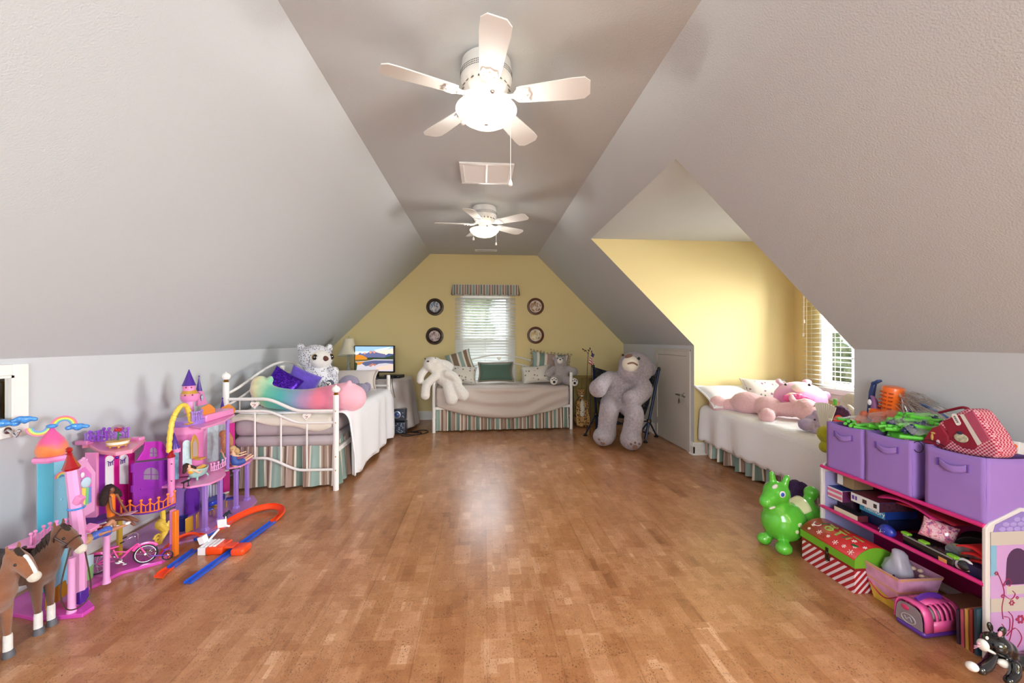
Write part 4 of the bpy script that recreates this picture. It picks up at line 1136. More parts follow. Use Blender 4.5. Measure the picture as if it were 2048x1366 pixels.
# ------------------------------------------------------------------ round table with satin cloth, television, lamp
SATIN = mat('taupe satin', '#A39A96', 0.34, sheen=.3, bump=(14, .15, .01))
TX, TY, TZ, TR = -1.56, 6.20, 0.765, 0.47
e = thing('round_table', (TX, TY, 0), 'round side table under the satin cloth', 'table')
g = G(); g.lathe([(TR - 0.02, TZ - 0.03), (TR - 0.01, TZ - 0.02), (TR - 0.01, TZ - 0.012), (TR - 0.02, TZ - 0.008)], (TX, TY, 0), 40); g.build('top', mat('table board', '#B99A72', .6), e)
for k in range(3):
    a = R(90 + 120 * k); g = G(); g.cyl((TX + .28 * math.cos(a), TY + .28 * math.sin(a), 0), (TX + .25 * math.cos(a), TY + .25 * math.sin(a), TZ - 0.03), 0.02, n=10); g.build('leg', mat('table board', '#B99A72', .6), e)
def cloth(u, v):
    a = 2 * math.pi * u
    if v < 0.35: r = TR * v / 0.35; z = TZ
    else:
        t = (v - 0.35) / 0.65
        f = math.sin(a * 9 + 1.2 * math.sin(a * 2)) + 0.4 * math.sin(a * 17 + 1)
        r = TR + 0.012 * min(1, t * 10) + 0.085 * t + 0.028 * f * t; z = TZ - (TZ - 0.045) * t + 0.01 * f * t
        if t < 0.04: z = TZ - 0.004
        if TY + r * math.sin(a) > YB - 0.04: r = (YB - 0.04 - TY) / math.sin(a)
    return (TX + r * math.cos(a), TY + r * math.sin(a), z)
g = G(); g.grid(cloth, 160, 40, cu=True); o = g.build('satin_tablecloth', SATIN, smooth=70, solid=0.004, weld=True); tag(o, 'taupe satin cloth hanging in folds over the round table', 'tablecloth')

# television: left edge nearer the viewer
tvl = TM((-1.605, 6.10, TZ + 0.004), rz=-12)
e = thing('television', (-1.605, 6.10, TZ), 'flat television showing mountains mirrored in a lake', 'television')
g = G(tvl); g.bb((-0.315, -0.018, 0.075), (0.315, 0.022, 0.475)); g.build('casing', BLACKP, e, bevel=0.004)
g = G(tvl); g.bb((-0.06, 0.0, 0.02), (0.06, 0.03, 0.08)); nk = g.build('stand_neck', BLACKP, e, bevel=0.004)
g = G(tvl); rbox(g, (-0.20, -0.07, 0.0), (0.20, 0.10, 0.02), 0.03); g.build('stand_base', BLACKP, e)
def glow(name, c, k=0.85): return mat(name, c, 0.3, emit=(c, k))
SCR = [glow('screen sky blue', '#8FB2D6'), glow('screen sky pale', '#C9D2DE'), glow('screen sky peach', '#EBC9B4'), glow('screen mountain', '#5B5F86'), glow('screen peaks', '#C98A72'), glow('screen far ridge', '#3F4F7A'),
       glow('screen autumn trees', '#C27A22'), glow('screen pines', '#2A3A22'), glow('screen lake', '#B9B4BC'), glow('screen reflection', '#4F5576'), glow('screen reflected peaks', '#A9705C'), glow('screen shore', '#6A5A2A'), glow('screen lake pink', '#D9B8A8')]
g = G(tvl); W2, Z0, Z1 = 0.300, 0.095, 0.462
def lay(k, poly, d):
    g.k = k
    pts = [(-W2 + 2 * W2 * p[0], -0.0185 - 0.0002 * d, Z0 + (Z1 - Z0) * p[1]) for p in poly]
    g.add(pts, [tuple(range(len(pts)))])
for i in range(5): lay((0, 0, 1, 1, 2)[i], [(0, 1 - i * .1), (1, 1 - i * .1), (1, .9 - i * .1), (0, .9 - i * .1)], 0)
lay(2, [(0.45, 0.78), (1, 0.92), (1, 0.70), (0.55, 0.66)], 1); lay(1, [(0.5, 0.86), (0.95, 0.99), (0.85, 0.9), (0.55, 0.82)], 2)
rid = [(0.0, 0.66), (0.07, 0.70), (0.13, 0.75), (0.19, 0.70), (0.26, 0.76), (0.31, 0.72), (0.36, 0.77), (0.41, 0.84), (0.45, 0.79), (0.50, 0.83), (0.56, 0.77), (0.63, 0.74), (0.72, 0.71), (0.80, 0.69), (0.88, 0.72), (1, 0.74), (1, 0.5), (0, 0.5)]
lay(5, [(x, y - (0.04 if i % 2 else 0.0)) for i, (x, y) in enumerate(rid)], 3)
lay(3, [(x, y - 0.0) for x, y in rid[2:14]] + [(0.80, 0.5), (0.13, 0.5)], 4)
for a in ((0.36, 0.77, 0.41, 0.84, 0.45, 0.76), (0.46, 0.78, 0.50, 0.83, 0.55, 0.77), (0.22, 0.73, 0.26, 0.76, 0.29, 0.72)): lay(4, [(a[0], a[1]), (a[2], a[3]), (a[4], a[5]), ((a[0] + a[4]) / 2, a[1] - 0.06)], 5)
lay(7, [(0, 0.52), (0.1, 0.56), (0.3, 0.545), (0.5, 0.56), (0.75, 0.55), (0.9, 0.6), (1, 0.66), (1, 0.46), (0, 0.46)], 6)
lay(6, [(0, 0.45), (0, 0.62), (0.06, 0.68), (0.12, 0.66), (0.20, 0.64), (0.27, 0.58), (0.33, 0.52), (0.30, 0.46)], 7); lay(11, [(0, 0.46), (0.42, 0.48), (0.3, 0.41), (0, 0.38)], 8)
lay(8, [(0, 0), (1, 0), (1, 0.48), (0.5, 0.48), (0.3, 0.41), (0, 0.38)], 6.5)
lay(9, [(0.16, 0.32), (0.25, 0.38), (0.5, 0.44), (1, 0.44), (1, 0.30), (0.8, 0.33), (0.62, 0.30), (0.52, 0.22), (0.46, 0.26), (0.42, 0.17), (0.36, 0.22), (0.28, 0.20)], 7.5)
lay(10, [(0.36, 0.24), (0.42, 0.17), (0.47, 0.25), (0.53, 0.21), (0.57, 0.28), (0.45, 0.31)], 8.5); lay(6, [(0.02, 0.36), (0.25, 0.38), (0.14, 0.26), (0.06, 0.24)], 8.6); lay(12, [(0.55, 0.16), (1, 0.28), (1, 0.08), (0.6, 0.05)], 7.2); lay(7, [(0, 0.38), (0.06, 0.30), (0.04, 0.05), (0, 0)], 9)
g.build('screen', SCR, e, smooth=0)['label'] = 'glowing screen picture of mountains and lake'
bit(e, 'logo', mat('pale logo', '#C8C8CC', .4, emit=('#C8C8CC', .3)), tuple(tvl @ Vector((0, -0.020, 0.084))), (0.018, 0.001, 0.004), n=10)
# set top boxes, remote, cables
for c, s_, rz, lb, ct in (((-1.305, 6.06, TZ + 0.026), (0.24, 0.18, 0.045), -10, 'black cable box on the table beside the television', 'cable box'), ((-1.40, 5.93, TZ + 0.014), (0.20, 0.12, 0.02), -14, 'thin black disc player in front of the cable box', 'disc player')):
    e = thing('media_box', (c[0], c[1], TZ), lb, ct, 'black boxes beside the television')
    g = G(TM(c, rz=rz)); g.bb((-s_[0] / 2, -s_[1] / 2, -s_[2] / 2), (s_[0] / 2, s_[1] / 2, s_[2] / 2)); g.build('housing', BLACKP, e, bevel=0.004)
    g = G(TM(c, rz=rz)); g.bb((-s_[0] / 2 + .02, -s_[1] / 2 - 0.002, -s_[2] / 4), (s_[0] / 2 - .06, -s_[1] / 2, s_[2] / 4)); g.build('front_panel', mat('smoked panel', '#2A2C34', .1), e)
    g = G(TM(c, rz=rz)); g.cyl((s_[0] / 2 - .03, -s_[1] / 2, 0), (s_[0] / 2 - .03, -s_[1] / 2 - 0.004, 0), 0.006, n=10); g.build('button', NICKEL, e)
e = thing('remote_control', (-1.56, 5.86, TZ), 'black remote control lying in front of the television', 'remote control')
g = G(TM((-1.56, 5.86, TZ + 0.011), rz=65)); rbox(g, (-0.02, -0.075, -0.008), (0.02, 0.075, 0.008), 0.008); g.build('body', BLACKP, e)
for k in range(5):
    g = G(TM((-1.56, 5.86, TZ + 0.019), rz=65)); g.cyl((0, -0.05 + 0.024 * k, 0), (0, -0.05 + 0.024 * k, 0.002), 0.006, n=8); g.build('button', NICKEL, e)
g = G(); g.tube(spline([(-1.30, 5.97, TZ + .02), (-1.27, 5.76, TZ + .012), (-1.26, 5.715, 0.70), (-1.24, 5.70, 0.60), (-1.22, 5.70, 0.52)], 8), 0.004, 6); o = g.build('dangling_cable', BLACKM); tag(o, 'thin black cable hanging over the satin cloth', 'cable')
g = G(); g.tube(spline([(-1.34, 5.94, TZ + .02), (-1.30, 5.76, TZ + .012), (-1.29, 5.715, 0.68), (-1.30, 5.70, 0.62), (-1.265, 5.70, 0.58)], 8), 0.004, 6); o = g.build('dangling_cable', BLACKM); tag(o, 'shorter black cable looping over the satin cloth edge', 'cable')
g = G(); g.tube(spline([(-1.12, 5.62, .006), (-1.0, 5.60, .006), (-0.86, 5.75, .006), (-0.98, 5.86, .006), (-1.10, 5.72, .006), (-0.92, 5.66, .006), (-0.78, 5.82, .006), (-0.86, 5.95, .006), (-1.02, 5.82, .012), (-0.90, 5.74, .014)], 10), 0.006, 6); o = g.build('power_cable', BLACKM); tag(o, 'tangled black power cable on the floor beside the speaker', 'cable')

# table lamp with bell shade
LX, LY = -2.02, 6.22
e = thing('table_lamp', (LX, LY, TZ), 'table lamp with cream bell shade and crystal stem behind the owl', 'lamp')
CRY = mat('grey green resin', '#9EA49A', .35, coat=.4)
g = G(); g.lathe([(0.075, 0), (0.078, 0.012), (0.05, 0.03), (0.028, 0.05), (0.022, 0.08), (0.034, 0.10), (0.036, 0.12), (0.02, 0.14), (0.018, 0.19), (0.026, 0.215), (0.016, 0.24), (0.014, 0.30), (0.024, 0.325), (0.012, 0.345), (0.012, 0.37)], (LX, LY, TZ), 24); g.build('stem', CRY, e)
SHADE = mat('cream lamp shade', '#D8D0B8', .8, bump=(60, .2, .003))
def shd(u, v):
    a = 2 * math.pi * u; k = 1 + 0.025 * abs(math.cos(3 * a)); r = (0.068 + 0.018 * v + 0.060 * v * v) * k
    return (LX + r * math.cos(a), LY + r * math.sin(a), TZ + 0.585 - 0.235 * v)
g = G(); g.grid(shd, 48, 14, cu=True); sh = g.build('shade', SHADE, e, smooth=60, solid=0.004)
g = G()
for k in range(44):
    a = 2 * math.pi * k / 44; p = Vector((LX + 0.146 * math.cos(a), LY + 0.146 * math.sin(a), TZ + 0.35)); g.tube([p, p - Vector((0, 0, 0.022))], [0.002, 0.003], 5); g.ell(p - Vector((0, 0, 0.028)), 0.005, nu=6, nv=4)
g.build('bead_fringe', CRY, sh, kind='stuff')
g = G(); g.lathe([(0.006, 0.36), (0.006, 0.60), (0.012, 0.61), (0.008, 0.625), (0.002, 0.64)], (LX, LY, TZ), 12); g.build('harp_finial', CRY, e)
# speaker stack on the floor
def pat():
    s = NT('dark speaker grille'); v = s.n('ShaderNodeTexVoronoi'); v.inputs['Scale'].default_value = 40; s.l(s.obj(), v.inputs['Vector']); s.base(s.ramp(v.outputs['Distance'], [(0.25, '#8C98AC'), (0.45, '#2A3142')])); s.b.inputs['Roughness'].default_value = .4
    return s.m
e = thing('floor_speaker', (-1.19, 5.80, 0), 'black and blue two-box karaoke speaker at the foot of the satin cloth', 'speaker')
SPK = mat('blue black plastic', '#262C3A', .3, coat=.3)
g = G(); rbox(g, (-1.30, 5.72, 0.0), (-1.08, 5.90, 0.175), 0.02); g.build('lower_box', SPK, e)
g = G(); rbox(g, (-1.295, 5.73, 0.18), (-1.085, 5.89, 0.35), 0.02); g.build('upper_box', SPK, e)
g = G(); g.bb((-1.28, 5.712, 0.02), (-1.10, 5.722, 0.16)); g.build('grille', pat(), e, bevel=0.004)
g = G(); g.lathe([(0.055, 0), (0.055, 0.012), (0.042, 0.016), (0.036, 0.008)], (-1.20, 5.73, 0.275), 24, axis=(0, -1, 0)); cn = g.build('cone_ring', mat('silver plastic', '#9AA4B4', .3, .6), e)
g = G(); g.ell((-1.20, 5.727, 0.275), (0.034, 0.018, 0.034)); g.build('dome', mat('blue dome', '#3A4E88', .2, coat=.5), cn)
g = G(); g.bb((-1.14, 5.722, 0.22), (-1.10, 5.73, 0.33)); g.build('control_panel', pat(), e)

# ------------------------------------------------------------------ plush toys on the left daybed
def gradient(name, axis, lo, hi, stops, rough=0.9):
    s = NT(name); v = s.sep(s.obj())[axis]
    s.base(s.ramp(s.math('DIVIDE', s.math('SUBTRACT', s.math('ADD', v, s.math('MULTIPLY', s.noise(s.obj(), 9, 3), 0.10)), lo + 0.05), hi - lo), stops)); s.b.inputs['Roughness'].default_value = rough
    s.b.inputs['Sheen Weight'].default_value = 0.4; s.bump(s.noise(s.obj(), 150, 4, .8), .5, .005)
    return s.m
RAINB = gradient('rainbow plush', 0, -0.46, 0.44, [(0.0, '#F0C8B8'), (0.1, '#E8E0B0'), (0.22, '#6FC8A8'), (0.36, '#4DB6B4'), (0.52, '#8C9CC0'), (0.64, '#C88FB4'), (0.74, '#EE7F96'), (0.82, '#F088A8'), (1.0, '#F4B4C4')])
e = thing('cat_bolster', (-1.70, 3.87, 0.67), 'long rainbow coloured cat bolster curling along the near end of the left daybed', 'plush toy')
skin(e, 'body', [('t', [(-2.06, 3.90, 0.86), (-1.98, 3.88, 0.80), (-1.82, 3.85, 0.775), (-1.62, 3.84, 0.77), (-1.44, 3.85, 0.785), (-1.28, 3.86, 0.80), (-1.22, 3.87, 0.78)], (0.095, 0.105, 0.10, 0.10, 0.115, 0.13, 0.125)),
    ('e', (-1.24, 3.82, 0.915), (0.025, 0.03, 0.04), (0, 20, 0)), ('e', (-1.99, 3.92, 0.95), (0.028, 0.03, 0.04)), ('e', (-2.08, 3.92, 0.90), (0.08, 0.08, 0.09))], RAINB, 0.012, 4, 0.004, 0.012)
OWLM = spots('speckled white plush', '#E9E8EC', '#5E5C68', 48, 0.40)
e = thing('plush_owl', (-1.90, 4.72, 0.68), 'large white plush owl with dark speckles on the left daybed', 'plush toy')
skin(e, 'body', [('e', (-1.86, 4.74, 0.87), (0.20, 0.18, 0.20)), ('e', (-1.90, 4.72, 1.12), (0.185, 0.16, 0.155)), ('e', (-2.06, 4.72, 1.235), (0.045, 0.04, 0.06), (0, -20, 0)), ('e', (-1.80, 4.86, 1.235), (0.04, 0.04, 0.05)),
    ('e', (-2.00, 4.60, 0.90), (0.055, 0.05, 0.09), (0, 15, 0)), ('e', (-1.68, 4.66, 0.97), (0.06, 0.05, 0.06))], OWLM, 0.014, 4, 0.008, 0.012)
fd = bit(e, 'face_disc', WFUR, (-1.825, 4.66, 1.11), (0.125, 0.105, 0.112), (0, 0, 50), 'plain white face')
bit(e, 'wing_tip', WFUR, (-2.00, 4.555, 0.93), (0.04, 0.02, 0.06))
for x, y in ((-1.842, 4.558), (-1.722, 4.70)):
    ey = bit(e, 'eye', mat('gold eye ring', '#B08A4A', .25, .6), (x, y, 1.135), (0.034, 0.014, 0.036), (0, 0, 40)); bit(ey, 'pupil', BLACKG, (x + 0.006, y - 0.008, 1.135), (0.028, 0.012, 0.030), (0, 0, 40))
g = G(); g.lathe([(0.030, 0), (0.028, 0.02), (0.016, 0.045), (0.002, 0.055)], (-1.752, 4.605, 1.12), 14, axis=(0.8, -0.6, -0.15)); g.build('beak', mat('brown felt beak', '#6E4038', .8), e)
e = thing('plush_penguin', (-1.68, 4.55, 0.69), 'tiny grey and white plush penguin beside the owl', 'plush toy')
skin(e, 'body', [('e', (-1.68, 4.56, 0.76), (0.05, 0.045, 0.07)), ('e', (-1.68, 4.55, 0.845), (0.046, 0.044, 0.042))], mat('slate plush', '#5E6272', .95, bump=(120, .5, .005)), 0.008, 3)
bit(e, 'face', WFUR, (-1.685, 4.523, 0.842), (0.034, 0.024, 0.030)); bit(e, 'belly', WFUR, (-1.68, 4.53, 0.765), (0.036, 0.026, 0.05)); bit(e, 'eye', BLACKG, (-1.695, 4.500, 0.850), 0.006); bit(e, 'eye', BLACKG, (-1.668, 4.500, 0.850), 0.006)
g = G(); g.lathe([(0.010, 0), (0.001, 0.02)], (-1.682, 4.502, 0.838), 10, axis=(0, -1, 0)); g.build('beak', BLACKM, e)
LAV = fur('lavender plush', '#9C94AE', .12)
e = thing('plush_elephant', (-1.52, 4.80, 0.69), 'lavender plush elephant lying on the white coverlet', 'plush toy')
skin(e, 'body', [('e', (-1.58, 4.88, 0.80), (0.12, 0.12, 0.11)), ('e', (-1.42, 4.80, 0.75), (0.08, 0.075, 0.07)), ('t', [(-1.40, 4.74, 0.74), (-1.42, 4.68, 0.71), (-1.45, 4.66, 0.705)], (0.035, 0.028, 0.025)),
    ('e', (-1.36, 4.84, 0.77), (0.05, 0.02, 0.06)), ('t', [(-1.50, 4.80, 0.73), (-1.53, 4.70, 0.715)], (0.045, 0.045)), ('t', [(-1.60, 4.80, 0.73), (-1.64, 4.71, 0.715)], (0.045, 0.045))], LAV, 0.010, 3, .005, .012)
bit(e, 'eye', BLACKG, (-1.45, 4.725, 0.78), 0.010); bit(e, 'bow', mat('striped bow', '#4A4250', .8), (-1.475, 4.72, 0.735), (0.04, 0.02, 0.018)); bit(e, 'paw', WFUR, (-1.53, 4.66, 0.715), (0.035, 0.02, 0.035))
e = thing('plush_ladybug', (-2.07, 4.05, 0.72), 'small red plush peeking out under the sequin pillow', 'plush toy')
skin(e, 'body', [('e', (-2.05, 4.06, 0.83), (0.07, 0.06, 0.055)), ('e', (-2.05, 4.06, 0.76), (0.06, 0.05, 0.06))], mat('red plush', '#C0283A', .95, bump=(120, .4, .005)), 0.008, 3)
bit(e, 'patch', WFUR, (-2.03, 4.005, 0.835), (0.025, 0.012, 0.014))
g = G(); rbox(g, (-2.10, 3.98, 0.665), (-1.98, 4.20, 0.70), 0.012); g.build('base', mat('red plush', '#C0283A'), e)

# ------------------------------------------------------------------ mirror with coat hooks on the knee wall
e = thing('hook_mirror', (XL, 2.0, 0.5), 'white framed mirror with coat hooks on the left knee wall', 'mirror')
yr = at(58, 800, X=XL + 0.02).y; yi = at(26, 800, X=XL + 0.02).y; zt = at(58, 727, X=XL + .02).z + 0.0; zb_ = at(58, 868, X=XL + .02).z
zi0, zi1 = at(24, 851, X=XL + .02).z, at(24, 751, X=XL + .02).z
yl = yr - 0.95
g = G(); X0, X1 = XL, XL + 0.022
g.bb((X0, yi, zb_), (X1, yr, zt)); g.bb((X0, yl, zi1), (X1, yi, zt)); g.bb((X0, yl, zb_), (X1, yi, zi0)); g.bb((X0, yl - .09, zb_), (X1, yl, zt)); g.build('frame', WTRIM, e, bevel=0.004)
g = G(); g.bb((X0, yi - 0.012, zi0), (X1 + 0.004, yi, zi1)); g.bb((X0, yl, zi1 - 0.012), (X1 + .004, yi, zi1)); g.build('inner_bead', WTRIM, e)
g = G(); g.bb((X0, yl, zi0), (X0 + 0.010, yi - 0.012, zi1)); g.build('mirror_glass', mat('mirror', '#E8EAEA', 0.02, 1.0), e)
CHR = mat('chrome', '#D4D4D6', 0.12, 1.0)
for y in (yi - 0.03, yi - 0.30, yi - 0.57):
    g = G(); z = (zb_ + zi0) / 2; g.tube(spline([(X1, y, z + 0.015), (X1 + 0.03, y, z - 0.005), (X1 + 0.045, y, z - 0.02), (X1 + 0.06, y, z + 0.005)], 5), 0.006, 8); g.ell((X1 + .06, y, z + .008), .009, nu=10, nv=6); g.cyl((X1, y, z + .01), (X1 + .006, y, z + .01), 0.018, n=14); g.build('hook', CHR, e)

# ------------------------------------------------------------------ castle playset helpers
PINK = mat('pink plastic', '#E58AC0', .3, coat=.3); LPINK = mat('light pink plastic', '#E3A0D2', .32, coat=.3); MAG = mat('magenta plastic', '#CF1E8A', .3, coat=.3); PURP = mat('purple plastic', '#8E2BA8', .32, coat=.3); VIO = mat('violet plastic', '#6B2FA6', .3, coat=.3)
DVIO = mat('deep violet plastic', '#4A2492', .22, coat=.5); ORG = mat('orange plastic', '#EE7A1E', .3, coat=.3); TEAL = mat('teal plastic', '#4FA9C4', .3, coat=.2); AQUA = mat('pale aqua plastic', '#86CDE4', .3, coat=.2); REDT = mat('clear red plastic', '#B3121E', .08, coat=.6, trans=.25)
YEL = mat('yellow plastic', '#E9C93A', .3, coat=.3); LAVP = mat('lavender plastic', '#9C79CC', .3, coat=.3); WHP = mat('white plastic', '#EFEFF2', .3, coat=.2); BLUP = mat('blue glitter plastic', '#3F8CD8', .2, coat=.5, vary=(90, .35)); GILT = mat('gilt plastic', '#D2A24A', .3, .3); ROYAL = mat('royal blue plastic', '#2440B8', .35, coat=.3)
def poly(g, pts, d):
    n = len(pts); d = Vector(d)
    g.add(list(pts) + [Vector(p) + d for p in pts], [tuple(range(n - 1, -1, -1)), tuple(range(n, 2 * n))] + [(i, (i + 1) % n, n + (i + 1) % n, n + i) for i in range(n)])
def panX(e, name, pxs, X, m, t=0.010, bevel=0.0015):
    g = G(); poly(g, [at(a, b, X=X) for a, b in pxs], (-t, 0, 0)); return g.build(name, m, e, smooth=0, bevel=bevel)
def panZ(e, name, pts, z, m, t=0.012, bevel=0.002):
    g = G(); poly(g, [Vector((p[0], p[1], z)) for p in pts], (0, 0, -t)); return g.build(name, m, e, smooth=30, bevel=bevel)
def archpx(x0, x1, y0, y1, n=6):
    """arched window outline in pixels (y0 top, y1 bottom)"""
    r = (x1 - x0) / 2; c = (x0 + x1) / 2
    return [(x0, y1), (x1, y1)] + [(c + r * math.cos(R(180 * k / n)), y0 + r * 0.9 - r * 0.9 * math.sin(R(180 * k / n))) for k in range(n + 1)]
def fence(e, pts, h, m, n_posts, r=0.0035, name='railing', rail=0.75):
    """toy balustrade along pts: posts, top garland and bottom rail in one moulding"""
    P = spline(pts, 10); g = G()
    g.tube(P, r * .8, 6); 
    for k in range(n_posts):
        p = P[round(k * (len(P) - 1) / (n_posts - 1))]; g.tube([p, p + Vector((0, 0, h))], [r * 1.1, r * 0.9], 6); g.ell(p + Vector((0, 0, h)), r * 1.9, nu=8, nv=5)
        if k < n_posts - 1:
            q = P[round((k + 1) * (len(P) - 1) / (n_posts - 1))]; m_ = (p + q) / 2
            g.tube(spline([p + Vector((0, 0, h * rail)), m_ + Vector((0, 0, h * rail * .72)), q + Vector((0, 0, h * rail))], 5), r * .7, 6); g.tube([m_, m_ + Vector((0, 0, h * rail * .72))], r * .6, 6)
    return g.build(name, m, e)

# ------------------------------------------------------------------ castle with rainbow tower
A = thing('castle_playset', (-2.15, 2.35, 0), 'tall pink and purple castle playset with turquoise rainbow tower and onion dome', 'toy castle', 'castle playsets')
panZ(A, 'base_plate', [(-2.20, 2.07), (-2.09, 2.035), (-1.90, 2.05), (-1.90, 2.11), (-2.08, 2.235), (-2.03, 2.41), (-1.89, 2.51), (-1.90, 2.62), (-2.36, 2.62), (-2.36, 2.10)], 0.018, mat('hot pink plastic', '#D24BB4', .25, coat=.4), 0.018)
# turquoise tower
tc = at(104, 940, X=-2.27); tc.z = 0
g = G(); rt = 0.058
hexa = [(tc.x + rt * math.cos(R(60 * k + 20)), tc.y + rt * math.sin(R(60 * k + 20))) for k in range(6)]
for k in range(6):
    a, b = hexa[k], hexa[(k + 1) % 6]; g.k = k % 2
    g.add([(a[0], a[1], 0.018), (b[0], b[1], 0.018), (b[0], b[1], 0.70), (a[0], a[1], 0.70)], [(0, 1, 2, 3)])
tw = g.build('turquoise_tower', [TEAL, AQUA], A, smooth=0, solid=0.004)
for z, rr in ((0.55, .006), (0.48, .008), (0.36, .007), (0.43, .005), (0.62, .006)): bit(tw, 'star_stud', AQUA, (tc.x + 0.048, tc.y - 0.022 + rr * 2, z), (rr, rr, rr), n=8)
g = G(); 
for k, cm in enumerate(('#E8657A', '#F0B04A', '#EEE27A', '#7CC98C', '#7C8CD8')):
    pass
RB = [mat('rainbow ' + n_, c_, .4) for n_, c_ in (('pink', '#E879A8'), ('orange', '#F2A24A'), ('yellow', '#F0E070'), ('green', '#7CCB8C'), ('blue', '#6C8FD8'), ('violet', '#A77CCF'))]
g = G()
fcn = Vector((tc.x + rt * math.cos(R(-10)) * .87, tc.y + rt * math.sin(R(-10)) * .87, 0.60)) 
for k in range(5):
    g.k = k; g.tube(arc(fcn + Vector((0.008, -0.002, 0)), 0.028 - 0.0045 * k, 0, 180, 10, (0.17, 0.98, 0)), 0.0028, 6)
g.build('rainbow_arch', RB[:5], tw)
g = G(); g.lathe([(0.066, 0.0), (0.072, 0.012), (0.070, 0.028), (0.058, 0.030)], (tc.x, tc.y, 0.685), 6); g.build('tower_collar', PINK, A, smooth=20)
ONI = gradient('onion dome shading pink to orange', 2, 0.66, 0.86, [(0.0, '#F0863C'), (0.50, '#F0803E'), (0.66, '#E8508E'), (1.0, '#E5509E')], .22)
g = G(); g.lathe([(0.052, 0.0), (0.060, 0.012), (0.062, 0.035), (0.057, 0.060), (0.045, 0.088), (0.028, 0.112), (0.015, 0.130), (0.009, 0.142), (0.002, 0.146)], (tc.x, tc.y, 0.713), 32); g.build('onion_dome', ONI, A, smooth=60)
# cloud and rainbow spinner
sp = Vector((tc.x, tc.y, 0.868)); dr = Vector((0.75, 0.66, 0)).normalized()
g = G(); g.ell(sp, (0.022, 0.022, 0.012)); spn = g.build('spinner_hub', BLUP, A)
for s_ in (-1, 1):
    for k in range(5):
        pts = arc(sp + dr * (0.042 * s_) + Vector((0, 0, 0.0)), 0.046 - 0.0055 * k, 180 if s_ < 0 else 180, 360 if s_ < 0 else 0, 12, dr, (0, 0, 1))
        g = G(); g.tube(pts, 0.0036, 6); g.build('rainbow_band', RB[k], spn)
    c = sp + dr * (0.092 * s_) + Vector((0, 0, 0.045 if s_ < 0 else -0.02)); g = G()
    for dx, dz, r in ((-0.034, 0, .015), (-0.014, 0.008, .019), (0.010, 0.006, .018), (0.032, 0, .015), (0, -0.008, .015)): g.ell(c + dr * dx + Vector((0, 0, dz)), (r, r, r * .8), nu=12, nv=8)
    plush(g.build('cloud', BLUP, spn), 0.006, 2)
c = sp + dr * -0.2 + Vector((0.0, 0, 0.055)); g = G()
for dx, dz, r in ((-0.04, 0, .02), (-0.01, 0.010, .026), (0.03, 0.004, .022)): g.ell(c + dr * dx + Vector((0, 0, dz)), (r, r, r * .8), nu=12, nv=8)
o = g.build('cloud_figure', BLUP); plush(o, 0.006, 2); tag(o, 'blue glitter toy cloud propped on the hook mirror frame', 'toy'); o.location = (XL + 0.05, at(8, 845, X=XL + .05).y, zi0 + 0.000)
# pink octagonal turret with red roof
tl, th_ = at(158, 1062, X=-2.0), at(143, 940, X=-2.03)
g = G(); g.tube([(tl.x, tl.y, 0.018), tl, th_], [0.027, 0.027, 0.024], 8); tt = g.build('turret', LPINK, A, smooth=20)
g = G(); g.lathe([(0.028, 0.0), (0.034, 0.010), (0.021, 0.042), (0.012, 0.068), (0.009, 0.076), (0.014, 0.08), (0.007, 0.086), (0.013, 0.096), (0.012, 0.108), (0.003, 0.115)], th_, 8, axis=(th_ - tl).normalized()); g.build('turret_roof', REDT, A, smooth=25)
mid = tl.lerp(th_, 0.38); g = G(); g.tube(arc(mid, 0.029, 0, 360, 20, (1, 0, 0), (0, 1, 0)), 0.005, 6); g.build('turret_band', BLUP, tt)
g = G(); g.box(at(158, 1000, X=-1.99), (0.03, 0.03, 0.04), (0, R(30), 0)); g.build('turret_seat', PINK, A, bevel=0.004)
# rainbow slide door
dX = -2.06
dp = panX(A, 'slide_door', [(158, 1040), (190, 1022), (192, 945), (176, 922), (166, 917), (156, 924), (147, 938), (149, 1000)], dX, LPINK, 0.012, 0.003)
for poly_, mm in (([(154, 1010), (184, 1005), (183, 948), (170, 934), (156, 943)], mat('door pink inset', '#D97CC6', .35)), ([(160, 1018), (170, 1012), (172, 975), (165, 972)], RB[2]), ([(170, 1012), (176, 1008), (178, 975), (172, 975)], RB[3]), ([(176, 1008), (183, 1004), (183, 972), (178, 975)], RB[4]), ([(154, 1010), (160, 1015), (165, 972), (158, 968)], RB[1])):
    g = G(); poly(g, [at(a, b, X=dX + 0.002 + 0.001 * (mm in RB)) for a, b in poly_], (-0.002, 0, 0)); g.build('slide_panel', mm, dp, smooth=0)
bit(dp, 'cloud_medallion', mat('pale cloud blue', '#BFDDEE', .4), at(172, 965, X=dX + .006), (0.008, 0.028, 0.028)); bit(dp, 'bell_ornament', WHP, at(165, 950, X=dX + .006), (0.006, 0.010, 0.014))
g = G()
for x, y in ((162, 921), (167, 917), (172, 920)): g.ell(at(x, y, X=dX - 0.004), 0.008, nu=8, nv=6)
g.build('door_crest', LPINK, dp)
